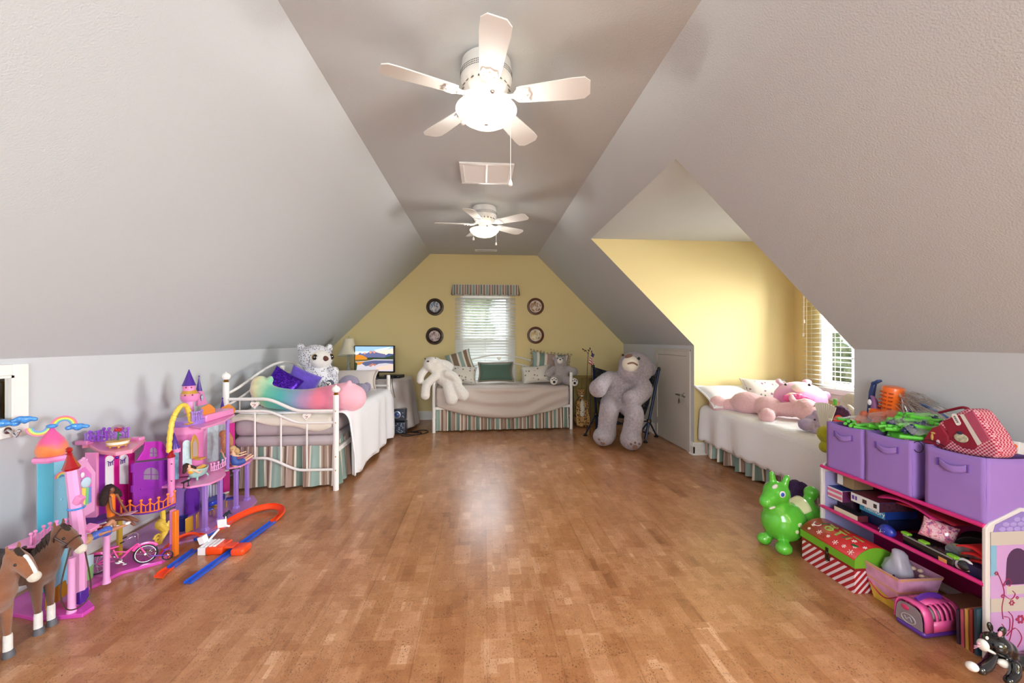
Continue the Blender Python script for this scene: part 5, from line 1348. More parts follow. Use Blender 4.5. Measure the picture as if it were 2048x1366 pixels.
# magenta hall with white windows and roof terrace
fX = -2.20
panX(A, 'hall_wall', [(196, 1028), (270, 1020), (270, 905), (196, 905)], fX, MAG, 0.008)
hw = panX(A, 'hall_side', [(193, 1035), (198, 1030), (198, 905), (193, 905)], fX + 0.05, PINK, 0.06)
for q in (archpx(211, 229, 911, 975), archpx(240, 257, 908, 968)):
    panX(A, 'window_opening', q, fX + 0.004, WHP, 0.004, 0.0005)
panX(A, 'wall_pilaster', [(229, 1024), (238, 1024), (238, 905), (229, 905)], fX + 0.008, MAG, 0.008); panX(A, 'wall_pilaster', [(198, 1030), (210, 1028), (210, 905), (198, 905)], fX + 0.006, PURP, 0.006); panX(A, 'wall_pilaster', [(258, 1022), (270, 1020), (270, 905), (258, 905)], fX + 0.006, MAG, 0.006)
g = G()
for x, y in ((222, 924), (246, 920)):
    p = at(x, y, X=fX + .012); g.tube(spline([p + Vector((0, -.02, .01)), p + Vector((0, 0, -.004)), p + Vector((0, .02, .01))], 4), 0.002, 5)
    for d in (-.014, -.002, .012): g.tube([p + Vector((0, d, 0)), p + Vector((0, d, -.022))], 0.0018, 5)
g.ell(at(234, 915, X=fX + .012), .010, nu=8, nv=6); g.build('chandelier', DVIO, A)
zt_ = at(232, 905, X=-2.07).z
ter = [(at(x, y, Z=zt_).x, at(x, y, Z=zt_).y) for x, y in ((178, 893), (197, 905), (232, 909), (265, 903), (291, 882))]
ter = ter + [(-2.38, ter[-1][1] + 0.02), (-2.38, ter[0][1] - 0.01)]
panZ(A, 'roof_terrace', ter, zt_ + 0.012, mat('salmon pink plastic', '#E88CA8', .3, coat=.3), 0.022, 0.004)
g = G(); g.bb((ter[0][0] - 0.07, ter[0][1] - 0.012, zt_ + .01), (ter[0][0], ter[0][1] + 0.03, zt_ + 0.035)); g.build('terrace_block', PINK, A, bevel=0.004)
g = G(); g.bb((ter[4][0] - 0.07, ter[4][1] - 0.04, zt_ + .01), (ter[4][0] - .002, ter[4][1] + 0.0, zt_ + 0.03)); g.build('terrace_block', PINK, A, bevel=0.004)
fence(A, [(-2.37, ter[0][1], zt_ + .012), (-2.375, (ter[0][1] + ter[4][1]) / 2, zt_ + .012), (-2.37, ter[4][1] - .01, zt_ + .012)], 0.062, LAVP, 8, .004)
for yy, n_ in ((ter[0][1] + .008, 4), (ter[4][1] - .018, 5)):
    fence(A, [(-2.35, yy, zt_ + .03), (-2.28, yy, zt_ + .03), (-2.21, yy, zt_ + .03)], 0.055, mat('bright violet plastic', '#9A4CD4', .3, coat=.3), n_, .005)
# purple gabled door leaf
pdX = -2.10
dl = panX(A, 'door_leaf', [(268, 1022), (346, 1012), (347, 918), (268, 926)], pdX, PURP, 0.010, 0.002)
gl = panX(A, 'door_gable', [(274, 922), (347, 914), (336, 905), (326, 884), (316, 882), (291, 884), (288, 900)], pdX, mat('bright magenta plastic', '#B82BB4', .3, coat=.3), 0.010, 0.002)
for q in (archpx(288, 317, 935, 959, 8), archpx(300, 314, 895, 913, 8)):
    w_ = panX(dl, 'door_window', q, pdX + 0.003, mat('grey window opening', '#8E7C94', .5), 0.003, 0)
    xm = (q[0][0] + q[1][0]) / 2; ym = (q[0][1] + min(p[1] for p in q)) / 2 + 2
    g = G(); g.tube([at(xm, q[0][1], X=pdX + .005), at(xm, min(p[1] for p in q), X=pdX + .005)], 0.0025, 5); g.tube([at(q[0][0], ym, X=pdX + .005), at(q[1][0], ym, X=pdX + .005)], 0.0025, 5); g.build('window_bar', PURP, w_)
panX(dl, 'door_ledge', [(282, 977), (320, 974), (320, 977), (282, 980)], pdX + .006, PURP, .006); panX(dl, 'hinge_plate', [(266, 945), (273, 944), (273, 927), (266, 928)], pdX + .006, PURP, .014); panX(dl, 'hinge_plate', [(266, 985), (273, 984), (273, 970), (266, 971)], pdX + .006, PURP, .014)
# corner column with red cap
cb, ct = at(343, 1012, X=-2.02), at(342, 915, X=-2.02)
g = G(); g.tube([cb, ct], 0.019, 12); co = g.build('corner_column', PINK, A)
g = G(); g.lathe([(0.020, 0), (0.026, 0.006), (0.014, 0.025), (0.010, 0.032), (0.014, 0.036), (0.008, 0.046), (0.003, 0.05)], ct, 12); g.build('column_cap', REDT, A)
for y in (928, 962): bit(co, 'screw_hole', BLACKM, at(343, y, X=-2.0), (0.004, 0.003, 0.004), n=8)
# purple balcony, pillars, orange railing
zb2 = at(300, 1022, X=-2.0).z
bl_ = [at(x, y, Z=zb2) for x, y in ((150, 1045), (168, 1052), (215, 1038), (245, 1027), (285, 1026), (320, 1020), (352, 1006))]
panZ(A, 'balcony_floor', [(p.x, p.y) for p in bl_] + [(-2.30, bl_[-1].y + .02), (-2.30, bl_[0].y)], zb2, VIO, 0.012, .002)
fence(A, [bl_[3] + Vector((-.008, 0, .002)), bl_[4] + Vector((-.008, 0, .002)), bl_[5] + Vector((-.008, 0, .002)), bl_[6] + Vector((-.008, 0, .002))], 0.072, ORG, 7, .0045)
for x, y, X, m_, r_ in ((213, 1166, -2.03, LPINK, .014), (143, 1224, -1.985, LPINK, .014)):
    b_ = at(x, y, Z=.018); g = G(); g.tube([b_, b_ + Vector((0, 0, .03)), (b_.x, b_.y, zb2 - .05), (b_.x, b_.y, zb2 - .012)], [r_ * 1.35, r_, r_, r_ * 1.15], 12); g.build('pillar', m_, A)
b_ = at(351, 1108, Z=.018); g = G(); g.box((b_.x, b_.y, zb2 / 2), (0.022, 0.030, zb2 - .02)); g.build('pillar', ORG, A, bevel=.003); g = G(); g.box((b_.x - .03, b_.y + .02, zb2 / 2), (0.02, 0.03, zb2 - .02)); g.build('pillar', PINK, A, bevel=.003)
b_ = at(295, 1098, Z=.018); g = G(); g.box((-2.2, 2.60, zb2 / 2), (0.015, 0.028, zb2 - .02)); g.build('pillar', mat('mustard plastic', '#C9A53A', .35), A, bevel=.002)
panX(A, 'swag', [(222, 1045), (213, 1075), (205, 1068), (200, 1052)], -2.03, REDT, .02)
# rainbow pillar and its purple foot
b_ = at(160, 1205, Z=.018)
zz = [0.018, 0.09, 0.14, 0.19, 0.24, 0.29]; cs = (MAG, ORG, YEL, RB[3], ROYAL, ROYAL)
for k in range(5):
    g = G(); g.tube([(b_.x, b_.y, zz[k]), (b_.x, b_.y, zz[k + 1])], .018, 12); g.build('rainbow_pillar', cs[k], A)
g = G(); g.box((b_.x, b_.y, .05), (.045, .045, .062)); g.build('pillar_foot', DVIO, A, bevel=.004)
panX(A, 'picture_door', [(170, 1190), (186, 1180), (188, 1108), (170, 1112)], -2.14, mat('pale sky print', '#B9D8E4', .5), .006); panX(A, 'picture_meadow', [(171, 1165), (186, 1156), (187, 1128), (171, 1142)], -2.135, mat('meadow print', '#7DB868', .5), .003); panX(A, 'picture_flowers', [(171, 1188), (186, 1178), (186, 1160), (171, 1168)], -2.135, mat('flower print', '#E2703A', .5), .003)
panX(A, 'amber_window', [(92, 1225), (138, 1185), (132, 1160), (92, 1190)], -2.10, mat('amber clear plastic', '#D89A2A', .15, trans=.4), .006)
fence(A, [at(62, 1090, X=-2.05), at(100, 1068, X=-2.05), at(140, 1058, X=-2.05)], .05, PINK, 7, .004)
g = G(); g.bb((-2.16, at(62, 1090, X=-2.05).y, at(62, 1092, X=-2.05).z - .012), (-2.03, at(140, 1058, X=-2.05).y, at(62, 1092, X=-2.05).z)); g.build('side_ledge', PINK, A, bevel=.003)
b0 = at(180, 1056, X=-1.98); g = G(); g.box(b0, (.05, .05, .02), (R(10), R(12), 0)); g.build('step_block', PINK, A, bevel=.004)

# ------------------------------------------------------------------ pink castle with violet spires
B = thing('castle_playset', (-2.10, 3.15, 0), 'pink castle playset with violet cone spires and lavender columns', 'toy castle', 'castle playsets')
fx = [F_ for F_ in ((-1.86, 2.80), (-1.80, 2.98), (-1.80, 3.20), (-1.83, 3.40), (-1.92, 3.52), (-2.10, 3.54), (-2.36, 3.50), (-2.36, 2.72), (-2.05, 2.68))]
panZ(B, 'base_plate', fx, .016, mat('lilac brick plastic', '#C58ACB', .35, coat=.2), .016)
def drum(name, px, y0, y1, rpx, X, m, n=24, prof=None, cap=True):
    p0, p1 = at(px, y1, X=X), at(px, y0, X=X)
    k = FPX / (p0.x * math.sin(YAW) + p0.y * math.cos(YAW)); r = rpx / k / math.sqrt(1 + ((px - 1024) / FPX) ** 2)
    g = G(); h = p1.z - p0.z
    pr = prof or [(1, 0), (1, 1)]
    g.lathe([(r * a, h * b) for a, b in pr], p0, n); return g.build(name, m, B, smooth=35)
TX_ = -2.14
drum('spire_roof', 378, 739, 771, 15, TX_, DVIO, 24, [(1.0, 0), (0.98, .02), (0.55, .45), (0.10, .95), (0.08, 1)])
drum('tower_crown', 378, 771, 781, 13.5, TX_, PINK); drum('tower_gallery', 379, 780, 790, 19, TX_, GILT, 24, [(1.0, 0), (0.78, .9), (0.74, 1)])
drum('tower_gallery', 380, 787, 802, 20, TX_, PINK, 24, [(0.82, 0), (1.0, .35), (1.0, 1)]); drum('tower_shaft', 378, 800, 826, 10, TX_, LPINK)
for x, y in ((372, 775), (383, 775), (370, 791), (385, 790), (396, 790)): bit(B, 'tower_gem', mat('ruby gem', '#8E1E4A', .2), at(x, y, X=TX_ + .068 - abs(x - 380) * .001), (.005, .006, .006), n=8)
drum('spire_roof', 398, 751, 782, 7, -2.2, DVIO, 16, [(1, 0), (.12, .85), (.1, .9), (.25, .95), (.1, 1)])
panX(B, 'gable_wing', [(396, 812), (415, 808), (407, 782), (398, 782)], -2.18, PINK, .02); bit(B, 'oval_mirror', mat('toy mirror', '#B8C4DC', .1, .3), at(405, 795, X=-2.172), (.004, .015, .026))
drum('upper_balcony', 376, 838, 850, 37, -2.10, LAVP, 28, [(.94, 0), (1, .3), (1, 1)]); drum('balcony_drum', 376, 848, 864, 35, -2.10, PINK, 28)
fence(B, [at(384, 843, X=-2.0), at(395, 842, X=-2.0), at(404, 838, X=-2.02)], .062, LAVP, 6, .005)
for x0, x1, y0, y1, X in ((404, 432, 808, 850, -2.02), (443, 472, 808, 828, -2.08)):
    o = panX(B, 'gilt_headboard', [(x0, y1), (x1 - 4, y1), (x1, (y0 + y1) / 2), (x1 - 2, y0 + 8), ((x0 + x1) / 2 + 5, y0 + 2), ((x0 + x1) / 2, y0), ((x0 + x1) / 2 - 5, y0 + 3), (x0 + 1, y0 + 7)], X, mat('amber plastic', '#E0862A', .25, coat=.4), .008, .002)
drum('spire_roof', 445, 795, 822, 6, -2.16, DVIO, 16, [(1, 0), (.12, .85), (.3, .93), (.1, 1)])
# roof deck and upper wall
zr = at(440, 836, X=-2.0).z
rd_ = [at(x, y, Z=zr) for x, y in ((402, 856), (425, 849), (450, 840), (470, 828))]
panZ(B, 'roof_deck', [(p.x, p.y) for p in rd_] + [(-2.34, rd_[-1].y + .01), (-2.25, rd_[0].y + .22)], zr, PINK, .014)
g = G(); g.bb((-2.12, rd_[1].y + .08, zr), (-1.99, rd_[3].y - .01, zr + .05)); g.build('roof_bed', PINK, B, bevel=.008)
wX = -2.17
panX(B, 'upper_wall', [(372, 942), (470, 925), (470, 838), (372, 862)], wX, LPINK, .01)
panX(B, 'wall_print', [(415, 925), (452, 918), (452, 848), (415, 853)], wX + .003, mat('pale aqua print', '#CBE2EA', .5, vary=(30, .15)), .003)
drum('round_bay', 375, 862, 945, 33, -2.12, mat('rose bay plastic', '#E07CB8', .35), 24)
panX(B, 'bay_arch', archpx(366, 384, 880, 944), -2.01, mat('pale aqua print', '#CBE2EA', .5), .004); gm = panX(B, 'gilt_mirror', [(384, 918), (397, 916), (398, 885), (394, 873), (390, 868), (386, 874), (383, 886)], -1.99, mat('gilt plastic', '#D2A24A', .3, .3), .006); panX(gm, 'mirror_panel', [(386, 914), (395, 912), (395, 888), (390, 878), (386, 888)], -1.987, mat('toy mirror pink', '#C8B0A8', .1, .3), .002)
g = G(); g.box(at(400, 917, X=-1.97), (.05, .05, .012)); g.build('gilt_step', GILT, B, bevel=.004)
# small turret in front of the bay
drum('spire_roof', 348, 866, 897, 13, -2.05, DVIO, 20, [(1, 0), (.97, .04), (.12, .95), (.05, 1)]); drum('turret_ring', 350, 896, 904, 12, -2.05, PINK); panX(B, 'turret_print', [(342, 960), (358, 958), (358, 903), (342, 903)], -2.06, mat('aqua print', '#8EC4DC', .5, vary=(40, .3)), .02)
# floors on columns
z1_ = at(400, 962, X=-1.92).z; z2_ = at(470, 935, X=-1.92).z
lowp = [at(x, y, Z=z1_) for x, y in ((352, 972), (380, 973), (420, 966), (443, 956), (452, 947), (448, 940))]
panZ(B, 'tub_balcony', [(p.x, p.y) for p in lowp] + [(-2.30, lowp[-1].y), (-2.30, lowp[0].y)], z1_, PINK, .014)
upp = [at(x, y, Z=z2_) for x, y in ((410, 942), (450, 937), (482, 931), (500, 922), (505, 917), (498, 912))]
panZ(B, 'sun_balcony', [(p.x, p.y) for p in upp] + [(-2.25, upp[-1].y), (-2.25, upp[0].y)], z2_, PINK, .014)
for x, y, zt2 in ((410, 1061, z1_), (440, 1041, z1_), (472, 1017, z2_), (494, 1000, z2_)):
    b_ = at(x, y, Z=.016); zt2 -= .014
    g = G(); g.box((b_.x, b_.y, .016 + .012), (.042, .042, .024), taper=.7); g.box((b_.x, b_.y, (.04 + zt2) / 2), (.026, .026, zt2 - .04)); g.box((b_.x, b_.y, zt2 - .008), (.036, .036, .016)); g.build('column', LAVP, B, bevel=.003)
p_ = at(455, 920, X=-1.95); g = G(); g.tube([(p_.x, p_.y, z2_), (p_.x, p_.y, zr - .014)], .012, 10); g.build('column', LAVP, B); p_ = at(441, 960, X=-2.0)
panX(B, 'magenta_fin', [(448, 985), (460, 982), (460, 942), (448, 944)], -2.05, MAG, .012); panX(B, 'magenta_fin', [(459, 930), (470, 928), (470, 845), (459, 848)], -2.08, MAG, .012)
panX(B, 'lower_wall', [(353, 1050), (440, 1015), (440, 968), (353, 975)], -2.17, LAVP, .01); panX(B, 'round_door', [(372, 1035), (398, 1022), (400, 985), (392, 972), (378, 974), (371, 985)], -2.16, VIO, .006)
lw = panX(B, 'lattice_window', [(415, 1005), (438, 997), (438, 968), (415, 970)], -2.15, WHP, .004)
for k in range(4): panX(lw, 'lattice_bar', [(418 + 6 * k, 1003 - 2 * k), (420 + 6 * k, 1002 - 2 * k), (420 + 6 * k, 969), (418 + 6 * k, 969)], -2.147, mat('lattice grey', '#8C98B4', .4), .003)
fence(B, [at(422, 942, X=-1.96), at(437, 938, X=-1.93), at(451, 930, X=-1.93)], .05, LPINK, 5, .004)

# ------------------------------------------------------------------ toy horses
HB = fur('chestnut plush', '#8E5B3E', .18, 14); HB2 = fur('bay plush', '#6E4630', .15, 14); MANE = mat('dark brown mane', '#2E1C14', .7, bump=(90, .8, .01)); SOCK = fur('white sock plush', '#E8E4E0', .05); HOOF = mat('grey hoof', '#5A5A60', .5); LEATH = mat('dark leather', '#3A2016', .4, coat=.2)
CRM = fur('cream muzzle plush', '#D8CFC0', .06)
def horse(loc, rz, m, label, blaze, bridle, s=1.0):
    T = TM(loc, rz=rz, s=s)
    e = thing('toy_horse', loc, label, 'toy horse', 'toy horses on the cork floor')
    def sk(name, shapes, mm, vx=.007, sm=4):
        g = G(T)
        for q in shapes:
            if q[0] == 'e': g.ell(q[1], q[2], tuple(R(a) for a in q[3]) if len(q) > 3 else None, 16, 10)
            else:
                P = spline(q[1], 5); n = len(q[1]) - 1; rr = []
                for i in range(len(P)):
                    t = i / 5; k = min(int(t), n - 1); rr.append(q[2][k] + (q[2][k + 1] - q[2][k]) * (t - k))
                g.tube(P, rr, 12); g.ell(q[1][0], q[2][0], None, 12, 8); g.ell(q[1][-1], q[2][-1], None, 12, 8)
        return plush(g.build(name, mm, e, smooth=180), vx, sm)
    sh = [('t', [(-.17, 0, .295), (-.08, 0, .285), (.02, 0, .29), (.10, 0, .30)], (.072, .074, .070, .066)), ('e', (.105, 0, .285), (.05, .055, .07)), ('e', (-.18, 0, .31), (.065, .062, .068)),
          ('t', [(.11, 0, .325), (.15, 0, .39), (.185, 0, .445)], (.058, .044, .036)), ('t', [(.18, 0, .462), (.215, 0, .44), (.26, 0, .385)], (.036, .034, .022)),
          ('e', (.175, .022, .505), (.008, .007, .022)), ('e', (.175, -.022, .505), (.008, .007, .022))]
    for y in (-.03, .03):
        sh += [('t', [(.10, y, .27), (.108, y, .19), (.112, y, .11), (.115, y, .06)], (.032, .020, .0135, .0125)), ('t', [(-.18, y, .29), (-.165, y, .20), (-.20, y, .135), (-.19, y, .06)], (.05, .03, .015, .013))]
    sk('body', sh, m)
    sk('muzzle', [('e', (.268, 0, .377), (.026, .022, .024))], CRM, .005)
    if blaze: sk('blaze', [('t', [(.228, 0, .466), (.255, 0, .425), (.272, 0, .395)], (.010, .010, .010))], SOCK, .004)
    for x, yy in ((.115, -.03), (.115, .03), (-.19, -.03), (-.19, .03)):
        g = G(T); g.lathe([(.0155, .028), (.0150, .05), (.0150, .085), (.0138, .10)], (x, yy, 0), 14); g.build('sock', SOCK, e)
        g = G(T); g.lathe([(.021, 0), (.020, .012), (.016, .030)], (x + .004, yy, 0), 14); g.build('hoof', HOOF, e)
    g = G(T)
    for k in range(9):
        t = k / 8; p = Vector((.175 - .085 * t, 0, .49 - .11 * t)); g.tube([p, p + Vector((-.02, -.028 - .006 * (k % 2), -.03)), p + Vector((-.012, -.036, -.075))], [.010, .012, .004], 6)
    g.tube([(.19, 0, .50), (.215, -.004, .475), (.232, -.006, .445)], [.010, .013, .004], 6); g.build('mane', MANE, e)
    g = G(T); g.tube(spline([(-.235, 0, .32), (-.275, 0, .28), (-.28, 0, .18), (-.27, 0, .10)], 5), [.012] * 5 + [.020] * 6 + [.014] * 5, 8); g.build('tail', MANE, e)
    for yy in (-.031, .031): g = G(T); g.ell((.222, yy, .445), (.006, .005, .006), nu=10, nv=6); g.build('eye', BLACKG, e)
    g = G(T); g.grid(lambda u, v: (-.10 + .13 * u, .080 * math.sin(R(-95 + 190 * v)), .285 + .084 * math.cos(R(-95 + 190 * v)) + .02 * abs(2 * u - 1) ** 3), 8, 14); sd = g.build('saddle', LEATH, e, solid=.008, smooth=180)
    g = G(T); g.tube([(.015, 0, .37), (.028, 0, .395)], [.010, .008], 8); g.ell((.03, 0, .40), (.012, .012, .006), nu=10, nv=6); g.build('saddle_horn', LEATH, sd)
    if bridle:
        g = G(T)
        def ring(c, r, ax, ay): g.tube(arc(c, r, 0, 360, 18, ax, ay), .0035, 6, closed=False)
        ring((.236, 0, .415), .032, (0, 1, 0), (.64, 0, .77)); ring((.190, 0, .452), .041, (0, 1, 0), (.25, 0, .97))
        for yy in (-.033, .033): g.tube([(.19, yy * 1.2, .455), (.236, yy * .95, .415)], .0035, 6)
        g.tube(spline([(.245, -.026, .395), (.235, -.06, .22), (.25, -.05, .12), (.27, .0, .10), (.28, .04, .16), (.262, .024, .385)], 8), .003, 6); g.build('bridle', LEATH, e)
    return e
horse((-2.085, 1.80, 0), -4, HB, 'chestnut toy horse with white blaze standing nearest the corner of the view', True, False, 0.93)
horse((-2.105, 1.975, 0), 3, HB2, 'bay toy horse with leather bridle standing behind the blazed one', False, True, 0.95)

# ------------------------------------------------------------------ dolls
SKD = mat('brown doll skin', '#7A4A34', .45); SKL = mat('fair doll skin', '#E2B597', .45); SKT = mat('tan doll skin', '#B88060', .45)
HDK = mat('dark curly doll hair', '#2A1512', .6, bump=(160, .9, .01)); HBR = mat('brown doll hair', '#3A2018', .5, bump=(160, .9, .01)); HBL = mat('blond doll hair', '#D8B07A', .55, bump=(120, .9, .012)); HRG = mat('strawberry doll hair', '#C98A5E', .55, bump=(120, .9, .012))
def doll(name, label, torso, head, arms, legs, sk_, hair, hm, dress, dm, extra=()):
    """torso: pelvis->chest points, arms/legs: joint chains, hair/dress: shapes"""
    e = thing(name, torso[0], label, 'doll', 'fashion dolls in the castles')
    sh = [('t', torso, (.018, .013, .019)), ('t', [torso[-1], head], (.008, .008)), ('e', head, (.016, .017, .020))]
    for a in arms: sh.append(('t', a, (.008, .0065, .006)))
    for l in legs: sh.append(('t', l, (.013, .010, .007)))
    skin(e, 'body', sh, sk_, .0045, 2)
    o = skin(e, 'hair', hair, hm, .005, 2, .006, .008)
    o = skin(e, 'outfit', dress, dm, .005, 2)
    hv = Vector(head)
    for s_ in (-.006, .006): bit(e, 'eye', BLACKG, hv + Vector((s_ + .006, -.0165, .003)), (.003, .002, .0025), n=8)
    bit(e, 'lips', mat('doll lips', '#B0404A', .4), hv + Vector((.005, -.0165, -.008)), (.004, .002, .0018), n=8)
    return e
c = at(222, 1020, X=-2.10); hd_ = at(222, 980, X=-2.10); z0 = zb2 + .014
tz = hd_.z - .034
doll('fashion_doll', 'seated doll with long dark hair and orange top on the purple balcony', [(c.x, c.y, z0 + .006), (c.x, c.y, (z0 + tz) / 2), (c.x - .005, c.y, tz)], tuple(hd_), 
     [[(c.x + .012, c.y - .022, tz), (c.x + .03, c.y - .03, z0 + (tz - z0) * .5), (c.x + .06, c.y - .015, z0 + .03)], [(c.x + .012, c.y + .022, tz), (c.x + .03, c.y + .035, z0 + (tz - z0) * .5), (c.x + .07, c.y + .02, z0 + .03)]],
     [[(c.x, c.y - .012, z0), (c.x + .08, c.y - .01, z0 + .005), (c.x + .13, c.y - .01, z0 - .03)], [(c.x, c.y + .012, z0), (c.x + .08, c.y + .012, z0 + .005), (c.x + .13, c.y + .015, z0 - .02)]], SKD,
     [('e', hd_ + Vector((-.012, .002, .006)), (.024, .030, .026)), ('t', [hd_ + Vector((-.012, -.02, 0)), hd_ + Vector((-.006, -.036, -.03)), hd_ + Vector((.0, -.046, -.062))], (.018, .022, .014)), ('t', [hd_ + Vector((-.012, .02, 0)), hd_ + Vector((-.006, .038, -.028)), hd_ + Vector((.0, .052, -.05))], (.018, .022, .014))], HDK,
     [('t', [(c.x, c.y, z0 + .025), (c.x - .003, c.y, tz - .004)], (.019, .021))], ORG)
g = G(); p = Vector((c.x + .085, c.y + .01, z0 + .028)); g.box(p, (.06, .05, .004), (0, R(-6), 0)); o = g.build('toy_book', mat('floral toy card', '#C8A0B0', .5, vary=(90, .5)), bevel=.001); tag(o, 'tiny printed card on the lap of the orange topped doll', 'toy book')
a = at(172, 1036, X=-2.0); b = at(248, 1020, X=-1.96); zz_ = zb2 + .016; a.z = b.z = zz_; d_ = (b - a)
def L_(t, up=0, sd=0): return tuple(a + d_ * t + Vector((sd, 0, up)))
doll('fashion_doll', 'doll in a blue dress lying on her back at the edge of the purple balcony', [L_(.50, .004), L_(.36, .006), L_(.24, .008)], L_(.06, .010), [[L_(.26, .01, -.02), L_(.36, .03, -.03), L_(.48, .035, -.02)], [L_(.26, .01, .022), L_(.36, .012, .03), L_(.46, .01, .028)]],
     [[L_(.50, .004, -.012), L_(.72, .045, -.01), L_(.80, -.0, -.01)], [L_(.50, .004, .012), L_(.75, .004, .012), L_(1.0, .002, .014)]], SKT, [('e', L_(.02, .004), (.024, .024, .018)), ('t', [L_(.02, .0), L_(-.06, -.002, .02)], (.018, .012))], HBL, [('t', [L_(.20, .008), L_(.36, .008), L_(.52, .006)], (.021, .020, .026))], mat('blue glitter cloth', '#4A6AC8', .4, vary=(120, .4)))
for q, lb_ in ((L_(1.03, .008, .014), 'white doll shoe on the outstretched foot of the lying doll'), (L_(.84, .004, -.01), 'white doll shoe on the bent leg of the lying doll')):
    g = G(); g.ell(q, (.010, .016, .008), nu=10, nv=6); o = g.build('doll_shoe', WHP); tag(o, lb_, 'doll shoe', 'white doll shoes')
# bathtub and bathing doll
AQT = mat('aqua tub plastic', '#A8D8CC', .2, coat=.5, trans=.15)
t0 = at(396, 956, Z=z1_); t0 = Vector((t0.x, t0.y, z1_))
e = thing('toy_bathtub', t0, 'translucent aqua clawfoot toy bathtub on the pink balcony', 'toy bathtub')
def tub(u, v):
    aa = 2 * math.pi * u; k = .55 + .45 * (v ** .5)
    return (t0.x + .045 * k * math.sin(aa), t0.y + .085 * k * math.cos(aa) * 1.0, t0.z + .014 + .055 * v + .014 * v * max(0, -math.cos(aa)))
g = G(); g.grid(tub, 32, 8, cu=True); g.add([tub(k / 32, 0) for k in range(32)], [tuple(range(32))]); g.build('basin', AQT, e, solid=.004, smooth=60)
for sx_, sy_ in ((-1, -1), (1, -1), (-1, 1), (1, 1)):
    g = G(); g.tube([(t0.x + .025 * sx_, t0.y + .045 * sy_, t0.z + .022), (t0.x + .032 * sx_, t0.y + .055 * sy_, t0.z)], [.007, .005], 8); g.build('claw_foot', AQT, e)
hd_ = t0 + Vector((-.005, -.088, .105))
doll('fashion_doll', 'brown haired doll in a yellow gown reclining in the aqua bathtub', [tuple(t0 + Vector((0, -.02, .045))), tuple(t0 + Vector((0, -.05, .058))), tuple(t0 + Vector((-.002, -.07, .078)))], tuple(hd_),
     [[tuple(t0 + Vector((.02, -.07, .078))), tuple(t0 + Vector((.045, -.055, .055))), tuple(t0 + Vector((.04, -.02, .062)))], [tuple(t0 + Vector((-.02, -.065, .078))), tuple(t0 + Vector((-.035, -.04, .06))), tuple(t0 + Vector((-.02, 0, .065)))]],
     [[tuple(t0 + Vector((.01, -.02, .045))), tuple(t0 + Vector((.01, .03, .06))), tuple(t0 + Vector((.01, .075, .05)))], [tuple(t0 + Vector((-.01, -.02, .045))), tuple(t0 + Vector((-.01, .03, .06))), tuple(t0 + Vector((-.01, .075, .05)))]], SKL,
     [('e', hd_ + Vector((-.008, -.004, .006)), (.020, .023, .020)), ('t', [hd_ + Vector((0, .012, .0)), hd_ + Vector((.012, .035, -.018)), hd_ + Vector((.012, .055, -.03))], (.012, .014, .006)), ('t', [hd_ + Vector((-.01, -.015, 0)), hd_ + Vector((-.01, -.022, -.03))], (.012, .010))], HBR,
     [('t', [tuple(t0 + Vector((0, -.068, .070))), tuple(t0 + Vector((0, -.02, .055))), tuple(t0 + Vector((0, .05, .062)))], (.022, .025, .020))], mat('yellow gown', '#E4A428', .4, sheen=.4))
# long haired doll seen from behind and the one beside her
p0 = at(446, 925, X=-2.06); p0.z = z2_ + .012; hd_ = at(447, 868, X=-2.06)
doll('fashion_doll', 'doll with a mass of strawberry blond curls inside the pink castle', [tuple(p0), tuple(p0 + Vector((0, 0, .05))), tuple(p0 + Vector((0, 0, .10)))], tuple(hd_), [[tuple(p0 + Vector((.01, -.024, .10))), tuple(p0 + Vector((.03, -.035, .06))), tuple(p0 + Vector((.05, -.03, .03)))], [tuple(p0 + Vector((.01, .024, .10))), tuple(p0 + Vector((.03, .035, .06))), tuple(p0 + Vector((.05, .03, .03)))]],
     [[tuple(p0 + Vector((0, -.012, 0))), tuple(p0 + Vector((.08, -.012, .0))), tuple(p0 + Vector((.10, -.012, -.0)))], [tuple(p0 + Vector((0, .012, 0))), tuple(p0 + Vector((.08, .012, .0))), tuple(p0 + Vector((.10, .012, 0)))]], SKL,
     [('e', hd_ + Vector((0, -.0, 0)), (.030, .036, .030)), ('t', [hd_ + Vector((.018, -.02, -.01)), hd_ + Vector((.03, -.028, -.06)), hd_ + Vector((.03, -.022, -.13))], (.024, .030, .022)), ('t', [hd_ + Vector((.014, .02, -.01)), hd_ + Vector((.03, .026, -.06)), hd_ + Vector((.035, .02, -.15))], (.024, .028, .018))], HRG, [('t', [tuple(p0 + Vector((0, 0, .0))), tuple(p0 + Vector((0, 0, .08)))], (.024, .021))], mat('green doll dress', '#5E9A8C', .5))
p0 = at(470, 926, X=-1.93); p0.z = z2_ + .014; hd_ = p0 + Vector((-.012, -.012, .125))
